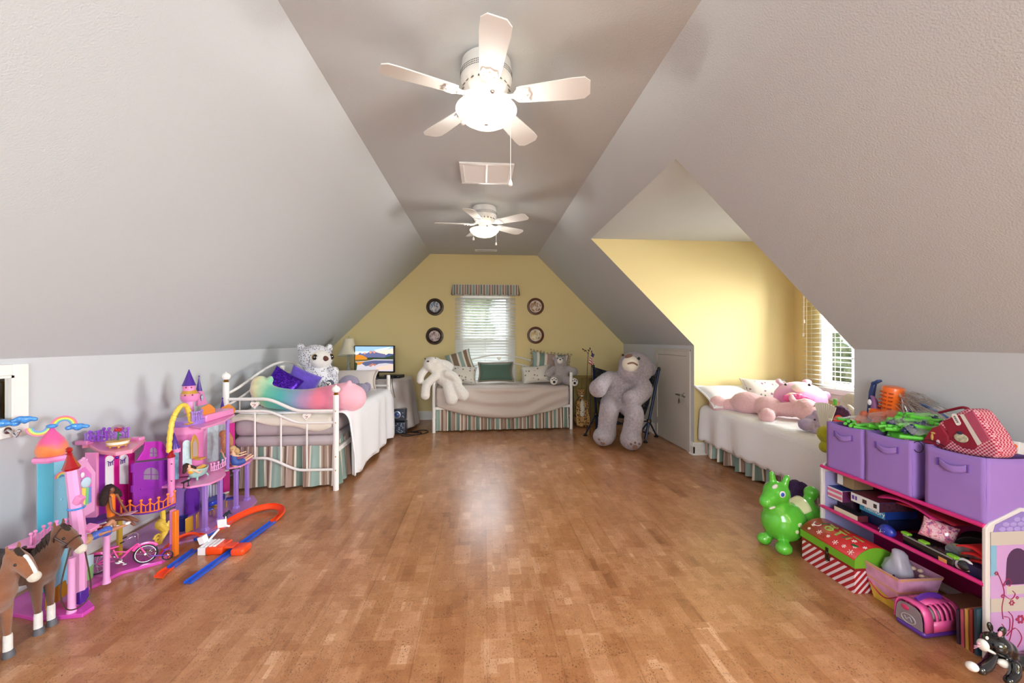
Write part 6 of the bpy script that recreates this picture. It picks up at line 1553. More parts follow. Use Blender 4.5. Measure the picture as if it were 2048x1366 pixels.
doll('fashion_doll', 'blond doll in a blue dress stretching her legs on the pink balcony edge', [tuple(p0), tuple(p0 + Vector((-.004, -.006, .045))), tuple(p0 + Vector((-.008, -.010, .085)))], tuple(hd_), [[tuple(p0 + Vector((.0, -.024, .085))), tuple(p0 + Vector((.03, .0, .07))), tuple(p0 + Vector((.06, .045, .075)))], [tuple(p0 + Vector((-.016, .014, .085))), tuple(p0 + Vector((.0, .05, .075))), tuple(p0 + Vector((.03, .09, .08)))]],
     [[tuple(p0 + Vector((.008, 0, 0))), tuple(p0 + Vector((.05, .045, .022))), tuple(p0 + Vector((.08, .10, .045)))], [tuple(p0 + Vector((-.008, .012, 0))), tuple(p0 + Vector((.03, .06, .024))), tuple(p0 + Vector((.055, .115, .05)))]], SKL,
     [('e', hd_ + Vector((-.006, .01, .004)), (.026, .030, .026)), ('t', [hd_ + Vector((-.006, .02, 0)), hd_ + Vector((0, .05, -.03)), hd_ + Vector((.0, .055, -.055))], (.02, .026, .016))], HBL, [('t', [tuple(p0 + Vector((-.008, -.010, .082))), tuple(p0 + Vector((0, 0, .02))), tuple(p0 + Vector((.035, .035, .018)))], (.020, .027, .024))], mat('denim blue doll dress', '#34509A', .5))
# ------------------------------------------------------------------ rose in a glass dome
p0 = at(236, 897, X=-2.12); p0.z = zt_ + .012
e = thing('rose_dome', p0, 'red rose under a clear dome on a gilded white stand on the roof terrace', 'toy rose')
for k in range(4):
    aa = R(45 + 90 * k); bit(e, 'foot', GILT, p0 + Vector((.032 * math.cos(aa), .032 * math.sin(aa), .006)), .007, n=8)
g = G(); g.lathe([(.030, .008), (.044, .014), (.050, .030), (.052, .040), (.046, .042)], p0, 28); bs_ = g.build('stand', mat('ivory plastic', '#EDE6DA', .3, vary=(60, .12)), e)
g = G(); g.lathe([(.050, .016), (.0525, .019), (.050, .022)], p0, 28); g.lathe([(.053, .038), (.054, .041), (.050, .043)], p0, 28); g.build('gilt_band', GILT, bs_)
g = G()
prof = [(.042, .043), (.042, .085), (.038, .105), (.028, .121), (.014, .130), (.002, .133)]
g.lathe(prof, p0, 28); g.f = [f for f in g.f if len(f) == 4]; g.mi = [0] * len(g.f); g.build('glass_dome', mat('clear dome', '#FFFFFF', .02, trans=1.0, alpha=.25), e, smooth=60)
g = G(); g.tube([p0 + Vector((0, 0, .043)), p0 + Vector((.002, 0, .095))], .004, 8); st = g.build('rose_stem', mat('green stem', '#2E7A48', .5), e); bit(st, 'leaf', mat('green stem', '#2E7A48'), p0 + Vector((.008, .004, .07)), (.010, .004, .005), (0, 30, 0), n=8)
g = G()
for k in range(7):
    aa = k * 2.4; r_ = .004 + .0018 * k; g.ell(p0 + Vector((r_ * math.cos(aa), r_ * math.sin(aa), .103 - .0006 * k)), (.008, .008, .010), nu=10, nv=6)
g.build('rose_bloom', mat('rose red', '#C01C2C', .4), e)

# ------------------------------------------------------------------ yellow braid pieces
YB_ = mat('yellow braid plastic', '#EBC94A', .4, coat=.2)
pth = [at(x, y, X=-2.03) for x, y in ((338, 905), (339, 880), (343, 850), (346, 838), (352, 825), (362, 812), (372, 812), (378, 826), (382, 845))]
e = thing('braid_slide', (pth[0].x, pth[0].y, pth[0].z), 'yellow hair braid looping over the pink castle balcony', 'toy braid', 'yellow braid toys')
g = G()
P = spline(pth, 8)
for i in range(len(P) - 1):
    pass
g.tube(P, [.013 + .0035 * abs(math.sin(i * .9)) for i in range(len(P))], 10); g.build('strand', YB_, e); g = G(); g.box(pth[-1] + Vector((0, -.02, -.003)), (.03, .05, .01)); g.build('foot', GILT, e, bevel=.003)
pth = [at(x, y, X=-2.07) for x, y in ((325, 1020), (326, 1040), (318, 1048), (330, 1060), (322, 1075), (318, 1088), (332, 1096), (346, 1094))]
e = thing('seahorse_post', (pth[-2].x, pth[-2].y, 0.018), 'curly yellow seahorse shaped post under the purple balcony', 'toy post', 'yellow braid toys')
g = G(); g.tube(spline(pth, 6), [.014] * 7 + [.022] * 6 + [.026] * 6 + [.020] * 6 + [.018] * 12 + [.014] * 6, 10); g.build('body', YB_, e)
g = G(); cc = at(315, 1078, X=-2.05); g.tube([cc + Vector((0, (.004 + .0022 * k) * math.cos(k * .7), (.004 + .0022 * k) * math.sin(k * .7))) for k in range(14)], .007, 8); g.build('curl', YB_, e)
g = G(); p = at(336, 1048, X=-2.05)
for aa in range(5): g.tube([p, p + Vector((0, .02 * math.cos(R(72 * aa)), .02 * math.sin(R(72 * aa))))], [.006, .004], 6)
g.build('star_fin', YB_, e)
p = at(335, 1096, X=-2.05); g = G()
for k in range(4): g.tube(spline([p + Vector((0, -.03, 0)), p + Vector((.01, .0, .012 - .006 * k)), p + Vector((.008, .035, .014 - .010 * k))], 4), [.010] * 8 + [.004], 6)
g.ell(p + Vector((0, 0, -.012)), (.02, .035, .016)); g.build('tail_fin', YB_, e)

# ------------------------------------------------------------------ toy dining set in the pink castle
def toy_chair(c, rz, label):
    T = TM(c, rz=rz); e = thing('toy_chair', c, label, 'toy chair', 'gilt toy chairs with blue cushions')
    for sx_ in (-1, 1):
        for sy_ in (-1, 1): g = G(T); g.tube([(.022 * sx_, .02 * sy_, .05), (.026 * sx_, .024 * sy_, .025), (.023 * sx_, .022 * sy_, 0)], [.0045, .004, .0035], 6); g.build('leg', GILT, e)
    g = G(T); rbox(g, (-.028, -.026, .05), (.028, .026, .062), .008, 3); g.build('seat', ROYAL, e)
    g = G(T); g.tube([Vector((.028 * math.cos(R(10 * k)), .026, .108 + .038 * math.sin(R(10 * k)))) for k in range(36)], .005, 6, closed=True); g.tube([(-.02, .026, .058), (-.024, .026, .09)], .004, 6); g.tube([(.02, .026, .058), (.024, .026, .09)], .004, 6); g.build('back_frame', GILT, e)
    g = G(T); g.ell((0, .026, .108), (.024, .006, .034)); g.build('back_cushion', ROYAL, e)
p = at(460, 1008, X=-1.99); toy_chair((p.x, p.y, .016), -60, 'gilt toy chair with blue oval back by the far lavender column')
p = at(417, 1032, X=-2.02); toy_chair((p.x, p.y, .016), 150, 'gilt toy chair seen from behind at the blue toy table')
p = at(430, 1022, X=-2.08); e = thing('toy_table', (p.x, p.y, .016), 'royal blue draped toy dining table in the pink castle', 'toy table')
g = G(TM((p.x, p.y, .016), rz=0)); g.lathe([(.030, 0), (.034, .012), (.014, .02), (.012, .06)], (0, 0, 0), 14); g.build('pedestal', GILT, e)
g = G(TM((p.x, p.y, .016), rz=0)); g.grid(lambda u, v: ((.045 * min(1, v * 1.6) + .004 * math.sin(u * 50) * max(0, v - .6)) * math.sin(6.283 * u), (.10 * min(1, v * 1.6) + .004 * math.sin(u * 50) * max(0, v - .6)) * math.cos(6.283 * u), .075 - .03 * max(0, v - .62) / .38), 40, 10, cu=True); g.build('cloth', ROYAL, e, smooth=60, solid=.003)
p = at(366, 1040, X=-2.05); e = thing('toy_bin', (p.x, p.y, .016), 'dark blue toy bin on the pink castle floor', 'toy bin')
g = G(); g.lathe([(.020, 0), (.026, .09), (.028, .092), (.028, .098), (.024, .098), (.019, .01)], (p.x, p.y, .016), 18); g.build('bucket', mat('navy plastic', '#232C7A', .35), e)
p = at(385, 1060, X=-1.98); e = thing('gilt_stand', (p.x, p.y, .016), 'gold toy screen stand beside the orange track curve', 'toy stand')
for dy in (-.03, .03): panel_ = G(); panel_.box((p.x + (.012 if dy > 0 else 0), p.y + dy, .075), (.006, .055, .10), (0, 0, R(20 if dy > 0 else -14))); panel_.build('screen_panel', mat('old gold plastic', '#C9952E', .35, .2), e, bevel=.003)
for dx in (-.05, 0, .05): g = G(); g.tube([(p.x, p.y + dx, .03), (p.x + .006, p.y + dx, .016)], .004, 6); g.build('foot', GILT, e)
p = at(453, 1020, X=-1.90); g = G(); g.ell((p.x, p.y, .03), (.012, .03, .012)); g.ell((p.x + .005, p.y - .03, .026), (.010, .012, .010)); g.ell((p.x, p.y + .03, .036), (.009, .010, .010)); g.tube([(p.x, p.y + .02, .03), (p.x + .02, p.y + .03, .018)], .005, 6); g.tube([(p.x, p.y - .02, .03), (p.x + .02, p.y - .02, .018)], .005, 6)
o = g.build('toy_pet', mat('dark teal plastic', '#1E3A40', .3)); plush(o, .004, 2); tag(o, 'tiny dark toy pet between the lavender columns', 'toy animal')
# footwear on the balcony
p = at(372, 962, X=-1.93); e = thing('toy_stool', (p.x, p.y, z1_), 'tiny dark doll stool beside the aqua tub', 'toy stool')
for d in (-.02, .02): g = G(); g.lathe([(.008, 0), (.003, .008), (.003, .03), (.009, .036)], (p.x, p.y + d, z1_), 10); g.build('leg', BLACKM, e)
g = G(); g.box((p.x, p.y, z1_ + .038), (.022, .062, .006)); g.build('seat', BLACKM, e, bevel=.002)

# ------------------------------------------------------------------ doll bicycle
BPK = mat('bike pink', '#EC4FA8', .25, coat=.4); TYRE = mat('tyre black', '#18181A', .6)
bo_ = at(243, 1136, Z=.02); bdir = math.degrees(math.atan2(.10, .17))
def bicycle(loc, rz, wb, r, label, small=False):
    T = TM(loc, rz=rz); e = thing('doll_bicycle' if not small else 'doll_tricycle', loc, label, 'doll bicycle')
    for x in (-wb / 2, wb / 2):
        g = G(T); g.tube([(x + r * math.cos(a), 0, r + r * math.sin(a)) for a in [2 * math.pi * k / 32 for k in range(32)]], .0045, 8, closed=True); w_ = g.build('tyre', TYRE, e)
        g = G(T); g.tube([(x + (r - .006) * math.cos(a), 0, r + (r - .006) * math.sin(a)) for a in [2 * math.pi * k / 32 for k in range(32)]], .003, 6, closed=True)
        for k in range(16):
            a = 2 * math.pi * k / 16; g.tube([(x, .003 * (-1) ** k, r), (x + (r - .007) * math.cos(a + .2), 0, r + (r - .007) * math.sin(a + .2))], .001, 4)
        g.cyl((x, -.008, r), (x, .008, r), .006, n=10); g.build('rim_and_spokes', CHR, w_)
        g = G(T); g.tube(arc((x, 0, r), r + .009, 20 if x < 0 else 35, 165 if x < 0 else 150, 14), .005, 6, flat=1.8); g.build('mudguard', BPK, e)
    g = G(T); bb_, st_, hd2 = (-.01, 0, r * .95), (-.035, 0, r + .065), (wb / 2 - .035, 0, r + .07)
    g.tube([bb_, st_], .0045, 8); g.tube([bb_, hd2], .005, 8); g.tube([(-.03, 0, r + .05), (.02, 0, r + .035), hd2], .004, 8); g.tube([bb_, (-wb / 2, 0, r)], .0035, 8); g.tube([(-.03, 0, r + .05), (-wb / 2, 0, r)], .0035, 8); g.tube([hd2, (wb / 2, 0, r)], .0045, 8); g.build('frame', BPK, e)
    g = G(T); g.ell((-.045, 0, r + .075), (.024, .013, .007)); g.ell((-.028, 0, r + .076), (.02, .006, .005)); g.build('saddle', BPK, e)
    for s_ in (-1, 1): g = G(T); g.tube(spline([(hd2[0] - .002, 0, r + .085), (hd2[0] + .0, .02 * s_, r + .115), (hd2[0] - .02, .032 * s_, r + .125), (hd2[0] - .05, .034 * s_, r + .11)], 5), .002, 6); h = g.build('handlebar', CHR, e); g = G(T); g.tube([(hd2[0] - .05, .034 * s_, r + .11), (hd2[0] - .068, .034 * s_, r + .103)], .0036, 6); g.build('grip', TYRE, h)
    g = G(T); g.cyl((-.01, -.010, r * .95), (-.01, -.013, r * .95), .016, n=16); g.tube([(-.01, -.014, r * .95), (.015, -.016, r * .95 - .02)], .0025, 6); g.box((.018, -.022, r * .95 - .02), (.016, .014, .004)); g.tube([(-.01, .014, r * .95), (-.035, .016, r * .95 + .02)], .0025, 6); g.box((-.036, .022, r * .95 + .02), (.016, .014, .004)); g.build('crank', CHR, e)
    return e
bicycle((bo_.x, bo_.y, .019), bdir, .205, .052, 'pink doll bicycle parked on the magenta castle base')
p = at(322, 1122, Z=.02); T = TM((p.x, p.y, .019), rz=bdir); e = thing('doll_scooter', (p.x, p.y, .019), 'small purple child trailer bike behind the pink doll bicycle', 'doll bicycle')
for x in (.03,):
    g = G(T); g.tube([(x + .024 * math.cos(a), 0, .025 + .024 * math.sin(a)) for a in [2 * math.pi * k / 24 for k in range(24)]], .0035, 8, closed=True); w_ = g.build('tyre', TYRE, e); g = G(T)
    for k in range(8): a = 2 * math.pi * k / 8; g.tube([(x, 0, .025), (x + .021 * math.cos(a), 0, .025 + .021 * math.sin(a))], .001, 4)
    g.build('spokes', CHR, w_)
g = G(T); g.tube([(-.05, 0, .045), (0, 0, .035), (.03, 0, .025)], .004, 6); g.tube([(.0, 0, .035), (.02, 0, .06)], .004, 6); g.ell((.025, 0, .064), (.018, .010, .006)); g.tube([(.03, 0, .06), (.045, 0, .085)], .003, 6); g.build('frame', VIO, e)

# ------------------------------------------------------------------ car track
TORG = mat('track orange', '#EE4A16', .3, coat=.3); TBLU = mat('track blue', '#2558C8', .3, coat=.3)
def sweep(name, path, m, e, w_=.044, lip=.012, bank=None, t=.003):
    """channel section swept along a path; bank(i/n) rolls it outwards in degrees"""
    P = [Vector(p) for p in path]; n = len(P); vs = []; prof = [(-w_ / 2, lip), (-w_ / 2, 0), (w_ / 2, 0), (w_ / 2, lip), (w_ / 2 - t, lip), (w_ / 2 - t, t), (-w_ / 2 + t, t), (-w_ / 2 + t, lip)]
    for i in range(n):
        d = (P[min(i + 1, n - 1)] - P[max(i - 1, 0)]); d.z = 0; d.normalize()
        s_ = Vector((d.y, -d.x, 0)); b_ = R(bank(i / (n - 1))) if bank else 0
        ax = s_ * math.cos(b_) + Vector((0, 0, math.sin(b_))); ay = Vector((0, 0, 1)) * math.cos(b_) - s_ * math.sin(b_)
        lift = abs(math.sin(b_)) * w_ / 2
        for p in prof: vs.append(P[i] + Vector((0, 0, lift)) + ax * p[0] + ay * p[1])
    k = len(prof); g = G(); fs = [(i * k + j, i * k + (j + 1) % k, (i + 1) * k + (j + 1) % k, (i + 1) * k + j) for i in range(n - 1) for j in range(k)] + [tuple(range(k - 1, -1, -1)), tuple((n - 1) * k + j for j in range(k))]
    g.add(vs, fs); return g.build(name, m, e, smooth=30)
e = thing('race_track', (-1.68, 2.75, 0), 'orange and blue toy race track with launcher on the cork floor', 'toy track')
a, b = Vector((-1.595, 2.29, .002)), Vector((-1.515, 3.02, .002))
sweep('straight_track', [a.lerp(b, k / 10) for k in range(11)], TBLU, e)
cv = spline([(-1.515, 3.02, .002), (-1.505, 3.12, .004), (-1.55, 3.21, .008), (-1.64, 3.245, .010), (-1.73, 3.20, .010), (-1.79, 3.10, .008), (-1.825, 2.98, .004), (-1.845, 2.90, .002)], 6)
sweep('curve_track', cv, TORG, e, .046, .014, lambda t: -42 * math.sin(math.pi * t) ** .7 * -1 if False else 42 * math.sin(math.pi * min(1, t * 1.05)) ** .7)
a, b = Vector((-1.845, 2.90, .002)), Vector((-1.865, 2.76, .010)); sweep('joint_track', [a.lerp(b, k / 4) for k in range(5)], TBLU, e)
cv = spline([(-1.865, 2.76, .012), (-1.92, 2.79, .016), (-1.985, 2.76, .018), (-2.00, 2.68, .018), (-1.965, 2.61, .012), (-1.93, 2.575, .006)], 6)
cv = spline([(-1.80, 2.73, .03), (-1.86, 2.775, .03), (-1.93, 2.765, .026), (-1.965, 2.69, .020), (-1.94, 2.61, .014), (-1.905, 2.55, .008)], 6)
sweep('curve_track', cv, TORG, e, .046, .014, lambda t: -40 * math.sin(math.pi * t) ** .7)
a, b = Vector((-1.80, 2.66, .002)), Vector((-1.80, 2.45, .002)); sweep('joint_track', [a.lerp(b, k / 4) for k in range(5)], TBLU, e)
sweep('exit_track', spline([(-1.80, 2.45, .002), (-1.80, 2.40, .002), (-1.785, 2.345, .002)], 5), TORG, e, .044, .013, lambda t: 18 * t)
# launcher
g = G(); rbox(g, (-1.70, 2.585, 0), (-1.60, 2.70, .045), .010, 3); g.build('launcher_box', TORG, e); g = G(); rbox(g, (-1.54, 2.56, 0), (-1.46, 2.66, .042), .014, 3); g.build('launcher_box', TORG, e)
g = G(); g.bb((-1.60, 2.60, .030), (-1.54, 2.66, .042)); g.build('launcher_bridge', TORG, e, bevel=.003)
g = G()
for k in range(4): g.bb((-1.735 + .024 * k, 2.60, .045), (-1.718 + .024 * k, 2.69, .052))
g.bb((-1.745, 2.59, .0), (-1.70, 2.70, .044)); g.box((-1.745, 2.64, .075), (.035, .04, .045), (0, R(-20), 0)); g.build('white_ramp', WHP, e, bevel=.002)
g = G(); g.tube([(-1.73, 2.66, .05), (-1.70, 2.72, .10)], .007, 8); g.box((-1.69, 2.735, .13), (.05, .012, .055), (R(12), 0, R(20))); g.tube([(-1.67, 2.735, .115), (-1.645, 2.74, .108)], .007, 8); g.tube([(-1.668, 2.735, .15), (-1.668, 2.735, .175)], .004, 6); g.build('launch_arm', WHP, e, bevel=.002)

# ------------------------------------------------------------------ toy shelf against the right knee wall
SHW = mat('ivory shelf edge', '#DCD8D8', .35, coat=.2); SHP = mat('shelf hot pink', '#D8267E', .3, coat=.3); SHM = mat('shelf magenta board', '#A81862', .45); SHL = mat('shelf lilac panel', '#A9A4D4', .4)
SF, SB, SY0, SY1 = 2.07, 2.415, 1.50, 2.30
e = thing('toy_shelf', ((SF + SB) / 2, 1.9, 0), 'pink and lilac childrens shelf with castle shaped end panel and magenta tiers', 'shelf')
pf = [(SF, 0), (SB, 0), (SB, .60), (SF + .16, .625), (SF + .02, .565), (SF, .545)]
for y, m_, nm in ((SY0, SHW, 'n'), (SY1, SHW, 'f')):
    g = G(); g.prism(pf, (0, y, 0), (1, 0, 0), (0, 0, 1), (0, .016, 0)); g.build('end_panel', m_, e, bevel=.004)
# castle print on the near end panel
yp = SY0 - .0005
def decal(name, pts, m, d=0.001, par=None):
    g = G(); g.prism(pts, (0, yp, 0), (1, 0, 0), (0, 0, 1), (0, -d, 0)); return g.build(name, m, par or e, smooth=0)
decal('pink_print', [(SF + .018, .02), (SB, .02), (SB, .53), (SF + .018, .53)], mat('lilac pink print', '#C79AD4', .35, coat=.3))
decal('sky_print', [(SF + .018, .35), (SF + .045, .35), (SF + .045, .52), (SF + .018, .52)], mat('sky print', '#7FB4D4', .35), .0012)
decal('roof_print', [(SF + .03, .53), (SB, .53), (SB, .59), (SF + .16, .61), (SF + .04, .56)], mat('purple roof print', '#8E78C4', .35), .0012)
for z0_, z1_2, x0_ in ((.475, .53, SF + .018), (.27, .305, SF + .09), (.20, .255, SF + .018)): decal('cornice_print', [(x0_, z0_), (SB, z0_), (SB, z1_2), (x0_, z1_2)], mat('stone cornice print', '#C4BCB4', .4), .0015)
for r_ in range(3):
    for k in range(6):
        x = SF + .07 + .034 * k + (.017 if r_ % 2 else 0); z = .54 + .020 * r_
        if z > .53 + .45 * (x - SF - .02): continue
        g = G(); g.ell((x, yp - .0018, z), (.016, .0012, .010), nu=12, nv=6); g.build('roof_scale', mat('roof scale print', '#A794D8', .35), e)
decal('window_print', [(SF + .09 + .05 - .05 * math.cos(R(18 * k)), .40 + .06 * math.sin(R(18 * k))) for k in range(11)] + [(SF + .19, .31), (SF + .085, .31)], mat('plum window print', '#4A2450', .4), .0018)
VINE = mat('crimson vine print', '#A01E50', .4)
g = G()
for pts in ([(.03, .36), (.045, .33), (.06, .28), (.05, .22), (.055, .17)], [(.055, .31), (.075, .335), (.09, .325), (.085, .305), (.072, .312)], [(.06, .27), (.09, .25), (.11, .27), (.098, .285)], [(.05, .15), (.08, .12), (.085, .17), (.06, .18)], [(.07, .10), (.11, .13), (.14, .09), (.12, .05)], [(.08, .20), (.10, .17), (.09, .10), (.07, .05)]):
    g.tube(spline([(SF + .018 + x, yp - .002, z) for x, z in pts], 5), .0016, 5)
g.build('vine_print', VINE, e)
for x, z, r_ in ((.025, .36, .010), (.055, .265, .010), (.095, .235, .014), (.12, .255, .008), (.135, .165, .022), (.06, .31, .006)):
    g = G()
    for k in range(6): a = R(60 * k); g.ell((SF + .018 + x + r_ * .6 * math.cos(a), yp - .002, z + r_ * .6 * math.sin(a)), (r_ * .45 if k % 3 == 0 else r_ * .3, .001, r_ * .3), nu=8, nv=5)
    g.build('flower_print', VINE, e)
# tiers and dowels
for z in (.535, .292):
    g = G(); g.prism([(SF + .02, z), (SB, z - .01), (SB, z - .002), (SF + .02, z + .008)], (0, SY0 + .016, 0), (1, 0, 0), (0, 0, 1), (0, SY1 - SY0 - .016, 0)); g.build('tier_board', SHM, e)
    g = G(); g.tube([(SF + .006, SY0 + .01, z + .015), (SF + .006, SY1 + .012, z + .015)], .010, 12); d_ = g.build('front_rail', SHP, e)
    g = G(); g.ell((SF + .006, SY1 + .016, z + .015), .007, nu=10, nv=6); g.build('rail_screw', WHP, d_)
g = G(); g.bb((SB - .006, SY0 + .016, .05), (SB, SY1, .53)); g.build('back_board', SHM, e)
g = G(); g.bb((SF + .02, SY1 - .002, .02), (SB, SY1 - .0005, .52)); g.build('inner_lining', SHL, e)

# ---- fabric bins
BINM = mat('lilac fabric bin', '#9A78C6', .85, bump=(240, .2, .002)); BIND = mat('lilac fabric seam', '#6A48A0', .85)
def fbin(y0, y1, label, lean=0.0):
    e = thing('fabric_bin', (SF + .15, (y0 + y1) / 2, .545), label, 'storage bin', 'purple fabric bins on the shelf top')
    x0, x1, z0, z1, t = SF + .012, SB - .03, .548, .832, .006
    def wall(name, a, b, bow):
        g = G()
        def fn(u, v):
            p = Vector(a).lerp(Vector(b), u); n = Vector((b[1] - a[1], -(b[0] - a[0]), 0)).normalized()
            return p + n * (bow * math.sin(math.pi * u) * (v ** 1.5) + .003 * mn.noise(Vector((p.x * 9, p.y * 9, v * 3)))) + Vector((0, 0, z0 + (z1 - z0) * v - .006 * math.sin(math.pi * u) * v))
        g.grid(fn, 14, 12); return g.build(name, BINM, e, solid=t, smooth=60)
    fr = wall('front_wall', (x0, y1, 0), (x0, y0, 0), .006); wall('near_wall', (x0, y0, 0), (x1, y0, 0), .003); wall('far_wall', (x1, y1, 0), (x0, y1, 0), .003); wall('back_wall', (x1, y0, 0), (x1, y1, 0), .004)
    g = G(); g.bb((x0, y0, z0), (x1, y1, z0 + .006)); g.build('bottom', BINM, e)
    ym = (y0 + y1) / 2
    g = G(); g.grid(lambda u, v: (x0 - .006 - .012 * math.sin(math.pi * u), ym - .055 + .11 * u, z1 - .075 + .03 * v - .018 * math.sin(math.pi * u)), 12, 4); g.build('handle', BINM, fr, solid=.004, smooth=60)
    for s_ in (-1, 1): g = G(); g.bb((x0 - .012, ym + s_ * .058 - .001, z1 - .08), (x0 - .004, ym + s_ * .058 + .001, z1 - .045)); g.build('stitch', BIND, fr)
    return e
fbin(2.045, 2.275, 'purple fabric bin at the far end of the shelf top'); fbin(1.795, 2.030, 'middle purple fabric bin heaped with green sticks'); fbin(1.510, 1.735, 'purple fabric bin nearest the viewer holding the red backpack')

# ---- green building sticks, zip bags and loose toys in the bins
GST = mat('green stick plastic', '#5CC83A', .3, coat=.3); DST = mat('dark joint plastic', '#243058', .35, coat=.3)
g = G(); g.lathe([(.0075, -.045), (.0098, -.042), (.0098, .042), (.0075, .045)], (0, 0, 0), 10); s0 = g.build('building_stick', GST, loc=(0, 0, 0)); tag(s0, 'bright green plastic building stick in the heap on the bins', 'toy stick', 'green building sticks heaped on the bins')
rd = random.Random(12); first_s = True
def heap(x, y): return .845 + .085 * math.exp(-((y - 1.90) ** 2) / .012 - ((x - 2.24) ** 2) / .012) 
for k in range(64):
    if k < 50: y = rd.uniform(1.81, 2.03); x = rd.uniform(2.10, 2.34)
    else: y = rd.uniform(2.06, 2.25); x = rd.uniform(2.10, 2.20)
    z = (heap(x, y) if k < 50 else .835) + rd.uniform(-.012, .016)
    o = s0 if first_s else s0.copy()
    if not first_s: col.objects.link(o)
    first_s = False
    o.location = (x, y, z); o.rotation_euler = (R(90) + rd.uniform(-.25, .25), 0, rd.choice((rd.uniform(.9, 1.35), rd.uniform(.9, 1.35), rd.uniform(-.9, -.4)))) 
g = G(); g.ell((0, 0, 0), (.011, .011, .011), nu=10, nv=8)
for a in ((1, 0, 0), (0, 1, 0), (0, 0, 1)): g.cyl(tuple(-.015 * c_ for c_ in a), tuple(.015 * c_ for c_ in a), .006, n=8)
j0 = g.build('stick_joint', DST, loc=(0, 0, 0)); tag(j0, 'dark blue round joint lying among the green sticks', 'toy joint', 'dark stick joints in the bins')
for k in range(26):
    o = j0 if k == 0 else j0.copy()
    if k: col.objects.link(o)
    y = rd.uniform(1.81, 2.02); x = rd.uniform(2.095, 2.28); o.location = (x, y, heap(x, y) + .008 + rd.uniform(-.005, .012)); o.rotation_euler = (rd.uniform(0, 3), rd.uniform(0, 3), 0)
g = G(); g.ell((2.22, 1.91, .80), (.11, .10, .075)); o = g.build('stick_bulk', GST); plush(o, .01, 2, .02, .02); o['kind'] = 'stuff'; tag(o, 'rest of the green stick heap filling the middle bin', 'toy sticks')
FILM = mat('clear zip bag film', '#FFFFFF', .10, alpha=.22, trans=.0, spec=1.0, coat=1.0)
def film(name, fn, label, zipm, z0, z1):
    e = thing('zip_bag', z0, label, 'plastic bag', 'clear zip bags in the bins')
    g = G(); g.grid(fn, 26, 26); g.build('film', FILM, e, smooth=180)
    g = G(); g.tube(spline([z0, (Vector(z0) + Vector(z1)) / 2 + Vector((0, 0, .012)), z1], 6), .006, 8); g.build('zip_strip', zipm, e)
film('bag', lambda u, v: (2.08 + .28 * v, 2.03 - .25 * u, .865 + .10 * math.sin(math.pi * u) * (.35 + .75 * v) + .014 * mn.noise(Vector((u * 7, v * 7, 1)))), 'clear zip bag with blue seal spread over the green sticks', mat('blue zip strip', '#4A6AA8', .3), (2.36, 1.99, .975), (2.30, 1.76, .90))
film('bag', lambda u, v: (2.08 + .28 * v, 2.27 - .25 * u, .848 + .085 * math.sin(math.pi * u * .7) * (.3 + .7 * v) + .014 * mn.noise(Vector((u * 7, v * 7, 9)))), 'clear zip bag of orange bits slumped over the far bin', mat('clear zip strip', '#C8C8D0', .2), (2.36, 2.28, .90), (2.36, 2.00, .965))
g = G()
for k in range(10): g.ell((rd.uniform(2.16, 2.33), rd.uniform(2.04, 2.2), rd.uniform(.83, .90)), rd.uniform(.02, .04), nu=10, nv=8)
o = g.build('orange_bits', mat('orange red beads', '#C8674A', .5, vary=(60, .3), bump=(120, .6, .006))); plush(o, .008, 2, .01, .01); o['kind'] = 'stuff'; tag(o, 'orange and white craft bits inside the far zip bag', 'craft bits')
# blue toy sword hilt, purple claw, orange gauntlet, tinsel
BLUS = mat('blue toy plastic', '#23407E', .35, coat=.2)
e = thing('toy_sword', (2.36, 2.27, .83), 'blue toy sword standing up behind the far bin', 'toy sword')
g = G(); g.prism([(-.018, 0), (.014, 0), (.020, .15), (.030, .215), (.012, .222), (-.004, .16)], (2.365, 2.285, .85), (.25, -.97, 0), (0, 0, 1), (.022, .004, 0)); g.build('blade', BLUS, e, bevel=.004)
g = G(); g.box((2.37, 2.245, 1.068), (.03, .05, .014), (R(-30), 0, 0)); g.build('guard', BLUS, e, bevel=.003)
g = G(); g.tube([(2.36, 2.285, .75), (2.36, 2.283, .86)], .012, 10); g.build('grip', BLUS, e)
e = thing('toy_claw', (2.33, 2.235, .83), 'small mauve toy creature beside the blue sword', 'toy'); skin(e, 'body', [('t', [(2.33, 2.235, .85), (2.33, 2.215, .92), (2.33, 2.225, .975), (2.33, 2.24, .985)], (.022, .020, .012, .006))], mat('mauve plastic', '#8A5A8C', .4), .005, 2); bit(e, 'face', WHP, (2.315, 2.235, .95), (.006, .012, .018))
ORT = mat('orange toy plastic', '#F06A14', .3, coat=.3)
e = thing('toy_gauntlet', (2.34, 2.14, .84), 'ribbed orange toy arm cannon leaning on the knee wall', 'toy gauntlet')
g = G(); Tt = TM((2.345, 2.145, .88), rx=8, ry=0, rz=0); g = G(Tt); g.lathe([(.052, -.03), (.046, .0), (.040, .03), (.044, .10), (.050, .165), (.046, .175), (.036, .178)], (0, 0, 0), 20); g.build('barrel', ORT, e)
for k in range(5): 
    for s_ in (-1, 0, 1): g = G(Tt); g.box((-.043 + .004 * abs(s_), .026 * s_, .055 + .022 * k), (.012, .016, .008)); g.build('rib', mat('dark orange rib', '#B84A0C', .4), e)
g = G(Tt); rbox(g, (-.055, -.02, -.04), (.03, .085, .03), .02, 4); g.build('fist', ORT, e)
TINS = mat('silver tinsel', '#CFC9C4', .2, .9)
e = thing('tinsel_wand', (2.34, 2.03, .85), 'silver and purple tinsel bundle lying behind the zip bags', 'tinsel')
g = G()
